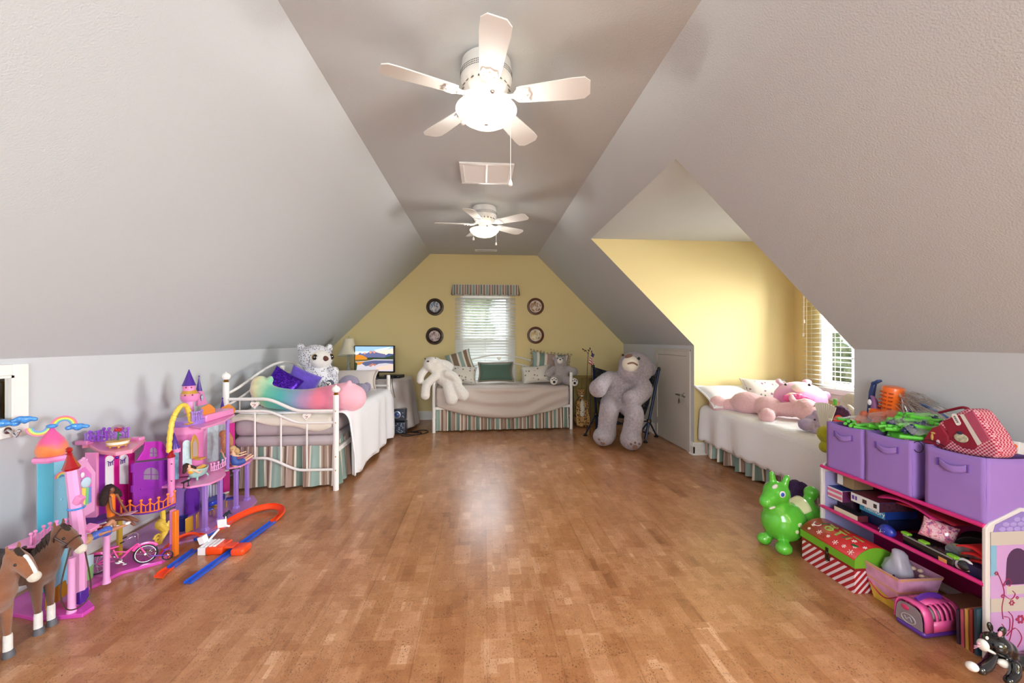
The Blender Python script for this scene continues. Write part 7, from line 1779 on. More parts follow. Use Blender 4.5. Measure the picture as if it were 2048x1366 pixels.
for k in range(90):
    p = Vector((2.35 + rd.uniform(-.03, .03), 2.075 + rd.uniform(-.035, .035), .99 + rd.uniform(-.04, .05))); q = p + Vector((rd.uniform(-.03, .02), rd.uniform(-.22, -.02), rd.uniform(-.10, -.02))); g.tube([p, (p + q) / 2 + Vector((0, 0, .015)), q], .0012, 4)
g.build('strands', TINS, e, kind='stuff'); g = G(); g.tube([(2.36, 2.06, .93), (2.35, 1.98, .90)], .010, 8); g.build('band', mat('violet ribbon', '#7A3AA8', .4), e)

# ---- red gingham backpack
def gingham():
    s = NT('pink gingham'); c = s.n('ShaderNodeTexChecker'); c.inputs['Scale'].default_value = 130; s.l(s.obj(), c.inputs['Vector']); s.base(s.mix(c.outputs['Fac'], '#B02848', '#E0A8B4')); s.b.inputs['Roughness'].default_value = .85
    return s.m
GING = gingham(); CRIM = mat('crimson canvas', '#8E1630', .8, bump=(200, .3, .003)); ROSEC = mat('rose satin pocket', '#B04A66', .6)
e = thing('backpack', (2.22, 1.63, .80), 'crimson and pink gingham childrens backpack slumped on the nearest bin', 'backpack')
bp = [(1853, 884), (1878, 843), (1932, 816), (1950, 820), (1985, 868), (2003, 905), (1990, 917), (1935, 912), (1880, 898)]
def bpoly(pts, X): return [at(a, b, X=X) for a, b in pts]
g = G(); poly(g, bpoly(bp, 2.13), (.085, .0, 0)); g.build('body', GING, e, bevel=.012, smooth=40)
g = G(); poly(g, bpoly([(1885, 842), (1918, 830), (1958, 890), (1948, 900), (1925, 896), (1900, 880)], 2.126), (.006, 0, 0)); fl = g.build('front_flap', CRIM, e, bevel=.003)
g = G(); poly(g, bpoly([(1919, 829), (1926, 828), (1962, 886), (1955, 891)], 2.124), (.006, 0, 0)); g.build('reflective_strip', mat('ivory strip', '#D8CFC8', .5), e)
g = G(); poly(g, bpoly([(1927, 828), (1945, 822), (1980, 880), (1963, 886)], 2.125), (.006, 0, 0)); g.build('rose_pocket', ROSEC, e, bevel=.002)
pl_ = [(1912 + 5.0 * math.cos(R(a)) * 1.0 + (4 if k else -4) , 839 + (7.5 if k else -7.5) + 4.5 * math.sin(R(a))) for k, rng in ((0, range(170, 351, 30)), (1, range(-10, 171, 30))) for a in rng]
g = G(); poly(g, bpoly(pl_, 2.123), (.003, 0, 0)); lg = g.build('logo_patch', mat('white patch', '#E8E4E0', .5), fl)
g = G()
for k in range(4): p = at(1909 + 2.1 * k, 834 + 3.6 * k, X=2.121); g.tube([p + Vector((0, -.004, .002)), p + Vector((0, .003, -.001)), p + Vector((0, .001, .005))], .0012, 5)
g.build('logo_marks', BLACKM, lg)
bit(fl, 'house_applique', mat('applique print', '#B8B49A', .7, vary=(70, .4)), at(1922, 876, X=2.122), (.003, .028, .020)); bit(fl, 'roof_applique', mat('applique navy', '#2A2F4A', .7), at(1919, 866, X=2.121), (.003, .012, .007))
g = G(); poly(g, bpoly([(1842, 884), (1862, 856), (1880, 850), (1896, 872), (1897, 884), (1885, 896)], 2.12), (.03, 0, 0)); sd_ = g.build('side_pocket', CRIM, e, bevel=.006)
bit(sd_, 'giraffe_applique', mat('giraffe tan', '#C8A05A', .7), at(1864, 874, X=2.118), (.003, .006, .016)); bit(sd_, 'giraffe_applique', mat('giraffe tan', '#C8A05A'), at(1866, 866, X=2.118), (.003, .010, .005)); bit(sd_, 'pink_applique', mat('applique pink', '#E0B0C0', .7), at(1876, 884, X=2.118), (.003, .008, .011))
g = G(); g.tube(spline(bpoly([(1880, 825), (1900, 820), (1925, 815), (1935, 818)], 2.2), 5), .012, 8, flat=.5); g.build('carry_strap', CRIM, e)
g = G(); cc = at(1836, 889, X=2.09); g.tube([cc + Vector((0, .022 * math.cos(R(a)), .026 * math.sin(R(a)) - .012)) for a in range(0, 360, 20)], .0018, 6, closed=True); g.tube(spline([cc + Vector((.0, .0, .014)), at(1860, 880, X=2.1), at(1890, 893, X=2.11)], 6), .0018, 6); g.build('drawcord', BLACKM, e)
g = G(); g.box(at(1816, 880, X=2.12), (.02, .018, .025), (.3, .2, 0)); o = g.build('cord_stopper', mat('ivory plastic block', '#D8CDBE', .5), bevel=.003); tag(o, 'small ivory block at the corner of the middle bin', 'toy block')
e = thing('card_box', (2.25, 1.55, .80), 'small white card box with orange dot behind the backpack', 'box'); g = G(); g.box((2.26, 1.538, .865), (.05, .035, .05), (0, .2, .3)); g.build('box_body', mat('white card', '#DCDCDE', .6), e, bevel=.002); bit(e, 'orange_dot', mat('orange ink', '#D85A20', .5), (2.236, 1.527, .874), (.003, .010, .010), (0, 12, 17))

# ------------------------------------------------------------------ things on the middle tier
ZM = .302
def carton(name, label, cat, c, size, rz, face_mats, par_z=ZM, bevel=.001, rx=0, ry=0):
    """box: face_mats = (main, -x face, -y face, top)"""
    T = TM(c, rz=rz, rx=rx, ry=ry); e = thing(name, c, label, cat)
    hx, hy, hz = [s_ / 2 for s_ in size]
    g = G(T); g.bb((-hx, -hy, 0), (hx, hy, 2 * hz)); g.build('carton', face_mats[0], e, bevel=bevel)
    if face_mats[1]: g = G(T); g.bb((-hx - .0008, -hy + .001, .001), (-hx, hy - .001, 2 * hz - .001)); g.build('end_label', face_mats[1], e)
    if face_mats[2]: g = G(T); g.bb((-hx + .001, -hy - .0008, .001), (hx - .001, -hy, 2 * hz - .001)); g.build('side_label', face_mats[2], e)
    if face_mats[3]: g = G(T); g.bb((-hx + .001, -hy + .001, 2 * hz), (hx - .001, hy - .001, 2 * hz + .0008)); g.build('lid_print', face_mats[3], e)
    return e, T
NAVB = mat('navy game board print', '#1E3C8A', .4); TEALB = mat('teal game print', '#3A8CB8', .4); PHOT = mat('dark photo print', '#4A2A38', .4, vary=(60, .7)); WCARD = mat('white card', '#DCDCDE', .6); DKPR = mat('dark box print', '#26222A', .4, vary=(40, .9)); MAR = mat('maroon card', '#6E2A38', .5); CRC = mat('cream card', '#DAD2BC', .6)
c_ = (2.245, 2.062, .357); e, T = carton('game_box', 'blue memory game box in the stack on the middle tier', 'game box', c_, (.19, .145, .046), 0, (NAVB, TEALB, NAVB, TEALB))
fc = bpy.data.curves.new('lettering', 'FONT'); fc.body = 'memory'; fc.size = .034; fc.extrude = .0006; fc.align_x = 'CENTER'; fo = bpy.data.objects.new('lettering', fc); col.objects.link(fo)
me_ = bpy.data.meshes.new_from_object(fo.evaluated_get(bpy.context.evaluated_depsgraph_get())); bpy.data.objects.remove(fo)
me_.materials.clear(); me_.materials.append(WHP); fo = bpy.data.objects.new('lettering', me_); col.objects.link(fo)
fo.parent = e; fo.matrix_local = Matrix.Translation(-Vector(c_)) @ T @ Matrix.Translation((-.0962, -.015, .014)) @ Matrix(((0, 0, -1, 0), (-1, 0, 0, 0), (0, 1, 0, 0), (0, 0, 0, 1)))
e, T = carton('puzzle_box', 'white sided puzzle box on top of the blue game box', 'game box', (2.21, 2.060, .4042), (.21, .165, .050), 0, (NAVB, WCARD, PHOT, MAR))
for yy, w_, m_ in ((.0, .024, PHOT), (.068, .014, VIO), (.050, .010, VIO), (-.06, .018, DKPR)): g = G(T); g.bb((-.1066, yy - w_ / 2, .014), (-.1058, yy + w_ / 2, .036)); g.build('label_picture', m_, e)
carton('flat_game_box', 'dark flat game box under the blue memory game', 'game box', (2.255, 2.06, ZM), (.19, .15, .054), 0, (mat('deep blue board', '#14224A', .4), None, None, None))
carton('craft_kit', 'cream edged craft kit box resting on the lower rail', 'craft kit', (2.12, 2.16, ZM), (.062, .15, .036), 0, (MAR, CRC, MAR, DKPR))
e, T = carton('striped_box', 'pink and white striped box at the far end of the middle tier', 'box', (2.175, 2.243, .372), (.15, .10, .064), 0, (WCARD, None, mat('plum card', '#6A2A5A', .5), NAVB))
for k in range(2): g = G(T); g.bb((-.0762, -.049, .010 + .030 * k), (-.0752, .049, .026 + .030 * k)); g.build('pink_stripe', mat('pink card', '#D86A94', .5), e)
carton('book_pile', 'dark plum book pile under the striped box, as one block', 'box', (2.245, 2.245, ZM), (.16, .10, .069), 0, (mat('dark plum cover', '#3A1E34', .5), None, None, None))  # pile of books modelled as one plain block
e, T = carton('clear_tub', 'clear plastic tub with white tag hanging under the top tier', 'tub', (2.19, 2.205, .458), (.12, .11, .064), 0, (mat('clear amber tub', '#A88A6A', .15, alpha=.75), None, None, None)); g = G(T); g.bb((-.066, .01, .008), (-.064, .045, .062)); g.build('tag', WCARD, e); g = G(T); g.ell((-.045, -.01, .03), (.012, .03, .015)); g.build('blue_content', mat('blue content', '#3A6AA8', .5), e)
e = thing('pink_folder', (2.24, 1.86, .458), 'hot pink folded felt lying on the puzzle box', 'felt'); g = G(); g.grid(lambda u, v: (2.14 + .17 * v, 2.02 - .26 * u, .468 + .018 * math.sin(math.pi * u) + .012 * math.sin(5 * v + 3 * u)), 14, 10); g.build('felt_sheet', mat('hot pink felt', '#D02A78', .9), e, solid=.008, smooth=60); g = G(); g.grid(lambda u, v: (2.18 + .16 * v, 1.96 - .26 * u, .462 + .010 * math.sin(math.pi * u)), 12, 8); g.build('lower_sheet', mat('red felt', '#B01E3A', .9), e, solid=.008, smooth=60)
e = thing('glitter_ball', (2.095, 1.925, ZM), 'blue speckled ball resting behind the lower rail', 'ball'); bit(e, 'ball', mat('blue speckle rubber', '#2838A8', .35, vary=(50, .5), coat=.3), (2.088, 1.92, ZM + .034), (.026, .040, .030))
for k in range(7): bit(e, 'speck', WHP, (2.064, 1.92 + rd.uniform(-.025, .025), ZM + .034 + rd.uniform(-.014, .018)), (.002, .002, .002), n=6)
e, T = carton('dark_case', 'clear lidded black case with green corner clips along the lower rail', 'case', (2.17, 1.735, ZM), (.16, .23, .055), -4, (mat('smoky black plastic', '#17181C', .12, coat=.5), None, None, None), bevel=.004)
for x, y in ((-.07, -.105), (-.07, .105), (.07, .105), (-.07, .02)): g = G(T); rbox(g, (x - .012, y - .02, .048), (x + .014, y + .02, .062), .006, 3); g.build('corner_clip', mat('lime clip', '#7AC02E', .35), e)
g = G(T); g.bb((-.081, -.112, .044), (-.079, .112, .05)); g.build('lid_edge', mat('grey lid edge', '#9A9A9E', .3), e); g = G(T); g.bb((-.0815, -.09, .012), (-.0805, -.055, .03)); g.build('sticker', mat('orange sticker', '#D89A5A', .5), e)
FLP = plate_print('pink floral print', [(.36, '#4A6AA0'), (.42, '#D85A80'), (.5, '#E8A8BC'), (.58, '#F0D8DC'), (.66, '#C83A64')], 55)
o = pillow('floral_pouch', (2.16, 1.745, .413), .13, .10, .07, (-20, 10, -60), FLP, 'pink floral fabric pouch on the black case', None, pinch=.06); o['category'] = 'pouch'
e = thing('disc_spindle', (2.26, 1.655, ZM), 'black disc case standing behind a loose shiny disc', 'disc case'); g = G(TM((2.24, 1.645, .375), ry=75, rz=28)); g.lathe([(.070, -.03), (.072, -.025), (.072, .03), (.066, .034)], (0, 0, 0), 32); g.build('case_shell', BLACKP, e); g = G(TM((2.24, 1.645, .375), ry=75, rz=28)); g.lathe([(.074, -.034), (.076, -.031), (.074, -.028)], (0, 0, 0), 32); g.build('rim', BLACKM, e)
e = thing('compact_disc', (2.14, 1.63, ZM), 'shiny compact disc propped behind the lower rail', 'disc'); Td = TM((2.145, 1.635, .362), ry=62, rz=24)
def cdm():
    s = NT('iridescent disc'); x, y, z = s.sep(s.obj())[:3]; a = s.math('ARCTAN2', z, y); s.base(s.ramp(s.math('FRACT', s.math('MULTIPLY', a, 1.6)), [(0, '#B8BCC4'), (.3, '#E8E8EC'), (.6, '#A8B0BC'), (1, '#D8D8DC')])); s.b.inputs['Metallic'].default_value = .7; s.b.inputs['Roughness'].default_value = .18
    return s.m
g = G(Td); g.lathe([(.058, -.0007), (.058, .0007), (.008, .0007)], (0, 0, 0), 40); g.build('disc_face', cdm(), e); g = G(Td); g.lathe([(.014, -.0014), (.014, .0), (.006, .0)], (0, 0, 0), 20); g.build('hub_ring', mat('copper hub', '#B88A6A', .3, .5), e)
e = thing('toy_lens', (2.10, 1.605, ZM), 'black toy lens with silver ring on the lower rail', 'toy lens'); Tl = TM((2.105, 1.60, .335), ry=-75, rz=20); g = G(Tl); g.lathe([(.022, -.03), (.026, -.005), (.030, .0), (.030, .006), (.025, .008)], (0, 0, 0), 24); g.build('silver_ring', CHR, e); g = G(Tl); g.ell((0, 0, .004), (.024, .024, .008)); g.build('dark_glass', BLACKG, e)
e = thing('red_felt_pouch', (2.15, 1.56, ZM), 'rolled red felt pouch with white lining at the near end of the middle tier', 'pouch')
for k in range(4):
    g = G(); g.grid(lambda u, v: (2.095 + .02 * k + .17 * u, 1.625 - .105 * v - .004 * k, .41 - .020 * k - .045 * u * 0 + .018 * math.sin(3.1 * v) - .05 * (1 - u) * (k * .25)), 8, 10); g.build('felt_fold', mat('bright red felt', '#D0222A', .9) if k < 3 else WHP, e, solid=.008, smooth=60)
carton('navy_box', 'navy blue box under the red felt pouch', 'box', (2.18, 1.575, ZM), (.16, .11, .05), 0, (mat('deep navy card', '#1E1A4A', .5), None, None, None))

# ------------------------------------------------------------------ Christmas chest
e = thing('holiday_chest', (2.04, 2.115, 0), 'domed red and green holiday chest with candy stripes and snowflakes', 'chest')
CX0, CX1, CY0, CY1 = 1.932, 2.155, 1.945, 2.29
def candy():
    s = NT('candy stripes'); x, y, z = s.sep(s.obj())[:3]; v = s.math('ADD', s.math('SUBTRACT', y, x), z); f = s.math('FRACT', s.math('MULTIPLY', v, 26)); s.base(s.ramp(f, [(0, '#A81E2A'), (.55, '#E4D4DC')], 'CONSTANT')); s.b.inputs['Roughness'].default_value = .45
    return s.m
XRED = mat('chest red', '#C22A2E', .35, coat=.2); XGRN = mat('chest green', '#6FAE2A', .4); XDRD = mat('chest dark red', '#8E1A20', .4); BRZ = mat('antique bronze', '#4A3A2A', .4, .8)
g = G(); g.bb((CX0, CY0, 0), (CX1, CY1, .118)); g.build('box_body', candy(), e, bevel=.002); g = G(); g.bb((CX0 - .001, CY0 - .001, .118), (CX1 + .001, CY1 + .001, .135)); g.build('red_band', XDRD, e)
# lid: green rim and domed top
cxm, rr_ = (CX0 + CX1) / 2, .145
hw_ = (CX1 - CX0) / 2 + .006; zc_ = .178 - math.sqrt(rr_ ** 2 - hw_ ** 2)
dome = [(cxm + rr_ * math.sin(a), zc_ + rr_ * math.cos(a)) for a in [(-1 + 2 * k / 20) * math.asin(hw_ / rr_) for k in range(21)]]
g = G(); g.prism([(cxm - hw_, .135), (cxm + hw_, .135)] + [(x, z - .001) for x, z in reversed(dome)], (0, CY0 - .006, 0), (1, 0, 0), (0, 0, 1), (0, CY1 - CY0 + .012, 0)); lid = g.build('lid', XGRN, e, smooth=25)
g = G(); g.grid(lambda u, v: (cxm + (dome[round(u * 20)][0] - cxm) * 1.0, CY0 - .003 + (CY1 - CY0 + .006) * v, dome[round(u * 20)][1]), 21, 2); g.build('lid_top', XRED, lid, solid=.002, smooth=60)
def lidpt(u, v, h=.0018):
    a = (-1 + 2 * u) * math.asin(hw_ / rr_); return Vector((cxm + (rr_ + h) * math.sin(a), CY1 - (CY1 - CY0) * v, zc_ + (rr_ + h) * math.cos(a)))
SNW = mat('snowflake white', '#F0E6E4', .5)
for u, v, r_ in ((.14, .30, .013), (.12, .62, .013), (.10, .90, .014), (.22, .12, .008), (.10, .12, .007), (.16, .46, .008), (.14, .76, .009), (.24, .88, .008), (.34, .97, .008), (.36, .78, .010)):
    g = G()
    for k in range(3):
        a = R(60 * k); du, dv = r_ * math.cos(a) / .29, r_ * math.sin(a) / .345; g.tube([lidpt(u - du, v - dv), lidpt(u, v), lidpt(u + du, v + dv)], .0014, 5)
        for s_ in (-1, 1): g.ell(lidpt(u + s_ * du, v + s_ * dv), .0026, nu=6, nv=4)
    g.build('snowflake', SNW, lid)
LTG = mat('striped letter green', '#9CB85A', .5, vary=(90, .5)); DKG = mat('holly green', '#2E6E3C', .5)
for (u0, v0, u1, v1, w_, m_) in ((.34, .18, .50, .22, .007, DKG), (.30, .27, .48, .29, .006, LTG), (.32, .34, .52, .36, .006, LTG), (.50, .24, .46, .40, .006, LTG), (.26, .52, .44, .50, .009, LTG), (.44, .46, .42, .60, .008, LTG), (.28, .62, .42, .64, .006, DKG), (.30, .68, .42, .69, .006, LTG), (.50, .66, .48, .84, .007, LTG), (.56, .42, .52, .56, .006, LTG)):
    g = G(); g.tube([lidpt(u0 + (u1 - u0) * k / 4, v0 + (v1 - v0) * k / 4, .0006) for k in range(5)], w_, 6, flat=.25); g.build('letter_stroke', m_, lid)
g = G(); g.tube([lidpt(.34 + .055 * math.cos(a), .34 + .06 * math.sin(a), .0006) for a in [2 * math.pi * k / 14 for k in range(14)]], .005, 6, closed=True); g.build('wreath', LTG, lid); bit(lid, 'ornament', DKG, lidpt(.28, .86, 0), (.016, .020, .003))
g = G(); g.tube([lidpt(.30 + .06 * math.cos(a), .14 + .06 * math.sin(a)) for a in [math.pi * (.3 + 1.3 * k / 10) for k in range(11)]], .002, 5); g.build('white_script', SNW, lid)
g = G(); ym = (CY0 + CY1) / 2 - .01; g.box((CX0 - .004, ym, .145), (.006, .022, .03)); g.ell((CX0 - .008, ym, .128), (.005, .009, .012)); l_ = g.build('latch', BRZ, e, bevel=.002); g = G(); g.box((CX0 - .003, ym, .105), (.006, .028, .034)); g.tube(arc((CX0 - .008, ym, .092), .009, 180, 360, 8, (0, 1, 0)), .002, 6); g.build('hasp', BRZ, l_, bevel=.002)

# ------------------------------------------------------------------ printed gift basket with bag inside
e = thing('gift_basket', (2.10, 1.865, 0), 'tapered pink and yellow card basket holding a plastic bag', 'basket')
tb, bb_ = (1.985, 2.215, 1.770, 1.955, .178), (2.015, 2.185, 1.805, 1.920, 0.0)
PKC = mat('pale pink card print', '#D69AC0', .5, vary=(14, .2)); YLC = mat('yellow gown print', '#D8B84A', .5, vary=(30, .2)); PCH = mat('peach rim', '#D8A07A', .5)
def bw(name, pts, m, par=e, sol=.003): g = G(); g.add(pts, [tuple(range(len(pts)))]); return g.build(name, m, par, solid=sol, smooth=0)
def cor(ix, iy, t): 
    x = bb_[ix] + (tb[ix] - bb_[ix]) * t; y = bb_[2 + iy] + (tb[2 + iy] - bb_[2 + iy]) * t; return Vector((x, y, .178 * t))
for nm, (a, b) in (('front_wall', ((0, 1), (0, 0))), ('near_wall', ((0, 0), (1, 0))), ('far_wall', ((1, 1), (0, 1))), ('back_wall', ((1, 0), (1, 1)))):
    w_ = bw(nm, [cor(*a, 0), cor(*b, 0), cor(*b, 1), cor(*a, 1)], PKC)
    off = Vector({'front_wall': (-.003, 0, 0), 'near_wall': (0, -.003, 0), 'far_wall': (0, .003, 0), 'back_wall': (.003, 0, 0)}[nm])
    bw('rim_band', [cor(*a, .93) + off, cor(*b, .93) + off, cor(*b, 1) + off, cor(*a, 1) + off], PCH, w_, .001)
    bw('gown_print', [cor(*a, 0) + off, cor(*b, 0) + off, cor(*b, .22) + off, cor(*a, .42) + off], YLC, w_, .001); bw('stripe_print', [cor(*a, .55) + off, cor(*b, .55) + off, cor(*b, .60) + off, cor(*a, .60) + off], PCH, w_, .001)
    if nm in ('front_wall', 'near_wall'): g = G(); g.tube(spline([cor(*a, .46) + off, (cor(*a, .2) + cor(*b, .2)) / 2 + off * 2, cor(*b, .46) + off], 6), .005, 6, flat=.5); g.build('red_ribbon', mat('red ribbon', '#B8264A', .4), w_)
bw('base', [cor(0, 0, .02), cor(1, 0, .02), cor(1, 1, .02), cor(0, 1, .02)], PKC)
e = thing('plastic_bag', (2.09, 1.87, .02), 'crumpled translucent plastic bag poking out of the gift basket', 'plastic bag'); g = G(); g.lathe([(.02, .0), (.055, .05), (.060, .12), (.048, .19), (.028, .235), (.006, .26)], (2.09, 1.87, .01), 22); o = g.build('film', mat('milky bag film', '#C4C2D4', .25, alpha=.72, spec=.8), e, smooth=60); sub(o, 1)
tx = bpy.data.textures.new('crumple', 'CLOUDS'); tx.noise_scale = .05; k_ = o.modifiers.new('crumple', 'DISPLACE'); k_.texture = tx; k_.strength = .05
bit(e, 'dark_content', BLACKM, (2.06, 1.86, .15), (.02, .02, .025))
e = thing('toy_pieces', (2.16, 1.82, .10), 'beige toy pieces in the basket corner', 'toy'); g = G()
for k in range(6): g.ell((2.15 + rd.uniform(-.02, .03), 1.82 + rd.uniform(-.02, .02), .13 + .012 * k), (.014, .012, .010), nu=10, nv=6)
g.build('pieces', mat('beige plastic', '#C8A894', .5), e, kind='stuff')

# ------------------------------------------------------------------ toy pet carrier
CPK = mat('carrier pink', '#E0569A', .35, coat=.2); CPU = mat('carrier purple', '#5A2E96', .35, coat=.2)
Tc = TM((2.035, 1.69, 0), rz=4); e = thing('pet_carrier', (2.035, 1.69, 0), 'pink toy pet carrier with vent slots and purple base', 'pet carrier')
g = G(Tc); rbox(g, (-.100, -.062, 0), (.100, .062, .032), .018, 4); g.build('base_tray', CPU, e)
def ribprof(y0=.062, zt=.132):
    pts = []
    for k in range(13):
        a = R(180 * k / 12); pts.append((y0 * math.copysign(abs(math.cos(a)) ** .55, math.cos(a)), .03 + (zt - .03) * math.sin(a) ** .6))
    return pts
pr = ribprof()
def hoop(x0, x1, name, m=CPK, k=1.0, t=.006):
    g = G(Tc); P0 = [Vector((x0, y * k, .03 + (z - .03) * k)) for y, z in pr]; P1 = [Vector((x1, y * k, .03 + (z - .03) * k)) for y, z in pr]
    g.add(P0 + P1, [(i, i + 1, 13 + i + 1, 13 + i) for i in range(12)]); return g.build(name, m, e, solid=t, smooth=60)
hoop(-.098, -.055, 'shell'); hoop(.080, .098, 'shell')
for k in range(5): hoop(-.037 + .0275 * k, -.024 + .0275 * k, 'vent_bar')
g = G(Tc); P = [Vector((x, y, z)) for x in (-.055, .08) for y, z in pr[5:8]]; g.add(P, [(0, 1, 4, 3), (1, 2, 5, 4)]); g.build('shell_ridge', CPK, e, solid=.006, smooth=60)
for sl in (slice(0, 2), slice(11, 13)):
    g = G(Tc); q = pr[sl]; P = [Vector((x, y, z)) for x in (-.055, .08) for y, z in q]; g.add(P, [(0, 1, 3, 2)]); g.build('shell_skirt', CPK, e, solid=.006, smooth=60)
g = G(Tc); g.prism([(y * .99, z) for y, z in pr], (.098, 0, 0), (0, 1, 0), (0, 0, 1), (.004, 0, 0)); g.build('rear_wall', CPK, e)
g = G(Tc); g.prism([(y * .86, .03 + (z - .03) * .88) for y, z in pr], (-.101, 0, 0), (0, 1, 0), (0, 0, 1), (.004, 0, 0)); dr_ = g.build('door_pane', mat('smoky clear plastic', '#8A7C84', .15, coat=.4), e)
g = G(Tc); g.tube([Vector((-.103, .028 * math.cos(a), .055 + .020 * math.sin(a))) for a in [2 * math.pi * k / 20 for k in range(20)]], .0025, 6, closed=True); g.tube(spline([Vector((-.103, -.015, .048)), Vector((-.103, -.004, .064)), Vector((-.103, .006, .05)), Vector((-.103, .016, .062))], 4), .0018, 5); g.build('pet_emblem', mat('silver emblem', '#B8B0B8', .3, .3), dr_)
g = G(Tc); g.ell((-.104, .012, .10), (.003, .016, .012)); g.build('heart_latch', mat('rose latch', '#C83A6A', .3), dr_)
g = G(Tc); g.tube(spline([(-.06, 0, .136), (-.02, 0, .150), (.03, 0, .150), (.07, 0, .136)], 5), .008, 8, flat=1.6); g.build('handle', CPU, e)
skin(e, 'toy_pet', [('e', tuple(Tc @ Vector((.02, 0, .06))), (.045, .03, .03))], WFUR, .008, 2)

# ------------------------------------------------------------------ glossy balloon cat
CBK = mat('glossy black vinyl', '#0E0E12', .08, coat=.8); CWH = mat('glossy white vinyl', '#E4DED8', .12, coat=.6); CPN = mat('glossy pink vinyl', '#D898A8', .2)
e = thing('toy_cat', (2.06, 1.41, 0), 'glossy black and white balloon style toy cat in the near corner', 'toy cat')
def cz(px, py, Y): return at(px, py, Y=Y)
hc = cz(1992, 1288, 1.43)
skin(e, 'body', [('e', hc, (.042, .045, .040)), ('e', cz(2012, 1297, 1.43), (.030, .035, .035)), ('t', [cz(2000, 1318, 1.43), cz(2025, 1325, 1.42), cz(2050, 1322, 1.42)], (.026, .030, .028)), ('t', [cz(1985, 1312, 1.40), cz(1975, 1330, 1.38), cz(1962, 1340, 1.37)], (.016, .018, .018)), ('t', [cz(2030, 1330, 1.38), cz(2030, 1348, 1.37), cz(2018, 1362, 1.36)], (.018, .018, .017)),
    ('e', cz(1980, 1253, 1.44), (.012, .008, .022), (0, -15, 0)), ('e', cz(2005, 1262, 1.42), (.016, .010, .020), (0, 20, 0)), ('t', [cz(2048, 1318, 1.46), cz(2070, 1300, 1.5)], (.012, .012))], CBK, .006, 3)
bit(e, 'muzzle', CWH, cz(1966, 1290, 1.40), (.016, .018, .022)); bit(e, 'belly', CWH, cz(2010, 1328, 1.40), (.034, .014, .016), (0, 20, 0)); bit(e, 'paw', CWH, cz(1944, 1333, 1.36), (.020, .018, .016)); bit(e, 'ear_lining', CPN, cz(2000, 1268, 1.41), (.008, .005, .012), (0, 20, 0)); bit(e, 'nose', CPN, cz(1957, 1287, 1.39), (.005, .004, .004)); bit(e, 'eye', CWH, cz(1974, 1276, 1.39), (.006, .004, .007)); bit(e, 'chest_patch', CWH, cz(1980, 1302, 1.39), (.024, .012, .006), (0, 25, 0))
g = G(); 
for k in range(3): p = cz(1962, 1292, 1.385); g.tube([p, p + Vector((-.03, 0, .004 - .006 * k))], .0008, 4)
g.build('whisker', CPN, e)
# ---- books under the shelf
cols_ = ('#2E4A5A', '#8E3A30', '#C8A050', '#B85A6A', '#3A3040')
for k in range(5):
    lab = ('slate', 'brick red', 'ochre', 'rose', 'charcoal')[k]
    e = thing('childrens_book', (2.13, 1.53 + .016 * k, 0), lab + ' spined thin book standing beside the castle end panel', 'book', 'thin books under the shelf'); T = TM((2.135, 1.53 + .016 * k, 0), ry=-4, rx=2)
    g = G(T); g.bb((-.07, -.005, 0), (.07, .005, .205 - .012 * k)); g.build('cover', mat('book cover ' + lab, cols_[k], .5), e); g = G(T); g.bb((-.066, -.004, .003), (.071, .004, .2 - .012 * k)); g.build('pages', mat('book pages', '#D8D0BC', .8), e)
z = 0
for k, (w_, d_, h_, lab, c_) in enumerate(((.24, .20, .022, 'tan', '#8A6A4A'), (.22, .19, .018, 'grey', '#8C8880'), (.21, .18, .025, 'dark brown', '#3A2A20'), (.20, .17, .020, 'pale wood coloured', '#9A7A58'))):
    e = thing('picture_book', (2.29, 1.70, z), lab + ' cover book lying in the pile under the shelf', 'book', 'books piled under the shelf'); T = TM((2.28, 1.70, z), rz=(-4, 6, -8, 3)[k])
    g = G(T); g.bb((-w_ / 2, -d_ / 2, 0), (w_ / 2, d_ / 2, .002)); g.bb((-w_ / 2, -d_ / 2, h_ - .002), (w_ / 2, d_ / 2, h_)); g.bb((w_ / 2 - .002, -d_ / 2, 0), (w_ / 2, d_ / 2, h_)); g.build('cover', mat('book cover ' + lab, c_, .5), e); g = G(T); g.bb((-w_ / 2 + .004, -d_ / 2 + .003, .002), (w_ / 2 - .003, d_ / 2 - .003, h_ - .002)); g.build('pages', mat('book pages', '#D8D0BC', .8), e); z += h_

# ------------------------------------------------------------------ green bouncing horse
RGN = mat('green vinyl', '#5CC23A', .18, coat=.6, sss=.0)
e = thing('bouncing_horse', (1.98, 2.46, 0), 'shiny green inflatable bouncing horse with cream saddle', 'ride-on toy')
skin(e, 'body', [('e', (1.925, 2.43, .165), (.135, .115, .130)), ('e', (2.04, 2.47, .165), (.115, .10, .11)), ('e', (2.13, 2.49, .17), (.085, .085, .10)), ('t', [(1.885, 2.43, .24), (1.875, 2.43, .31), (1.87, 2.43, .345)], (.085, .070, .075)), ('e', (1.868, 2.42, .345), (.082, .072, .075)), ('t', [(1.82, 2.40, .33), (1.775, 2.385, .31)], (.055, .042)),
    ('t', [(1.855, 2.43, .405), (1.845, 2.43, .47)], (.022, .017)), ('t', [(1.905, 2.40, .40), (1.92, 2.395, .455)], (.024, .018)), ('t', [(2.13, 2.49, .24), (2.165, 2.50, .285), (2.175, 2.50, .31)], (.030, .034, .045)),
    ('e', (1.825, 2.47, .035), (.045, .04, .038)), ('e', (1.86, 2.345, .035), (.050, .045, .040)), ('e', (2.13, 2.55, .035), (.045, .04, .038)), ('e', (2.16, 2.43, .035), (.045, .04, .038))], RGN, .009, 5)
CRV = mat('cream vinyl', '#DDE0B0', .2, coat=.5)
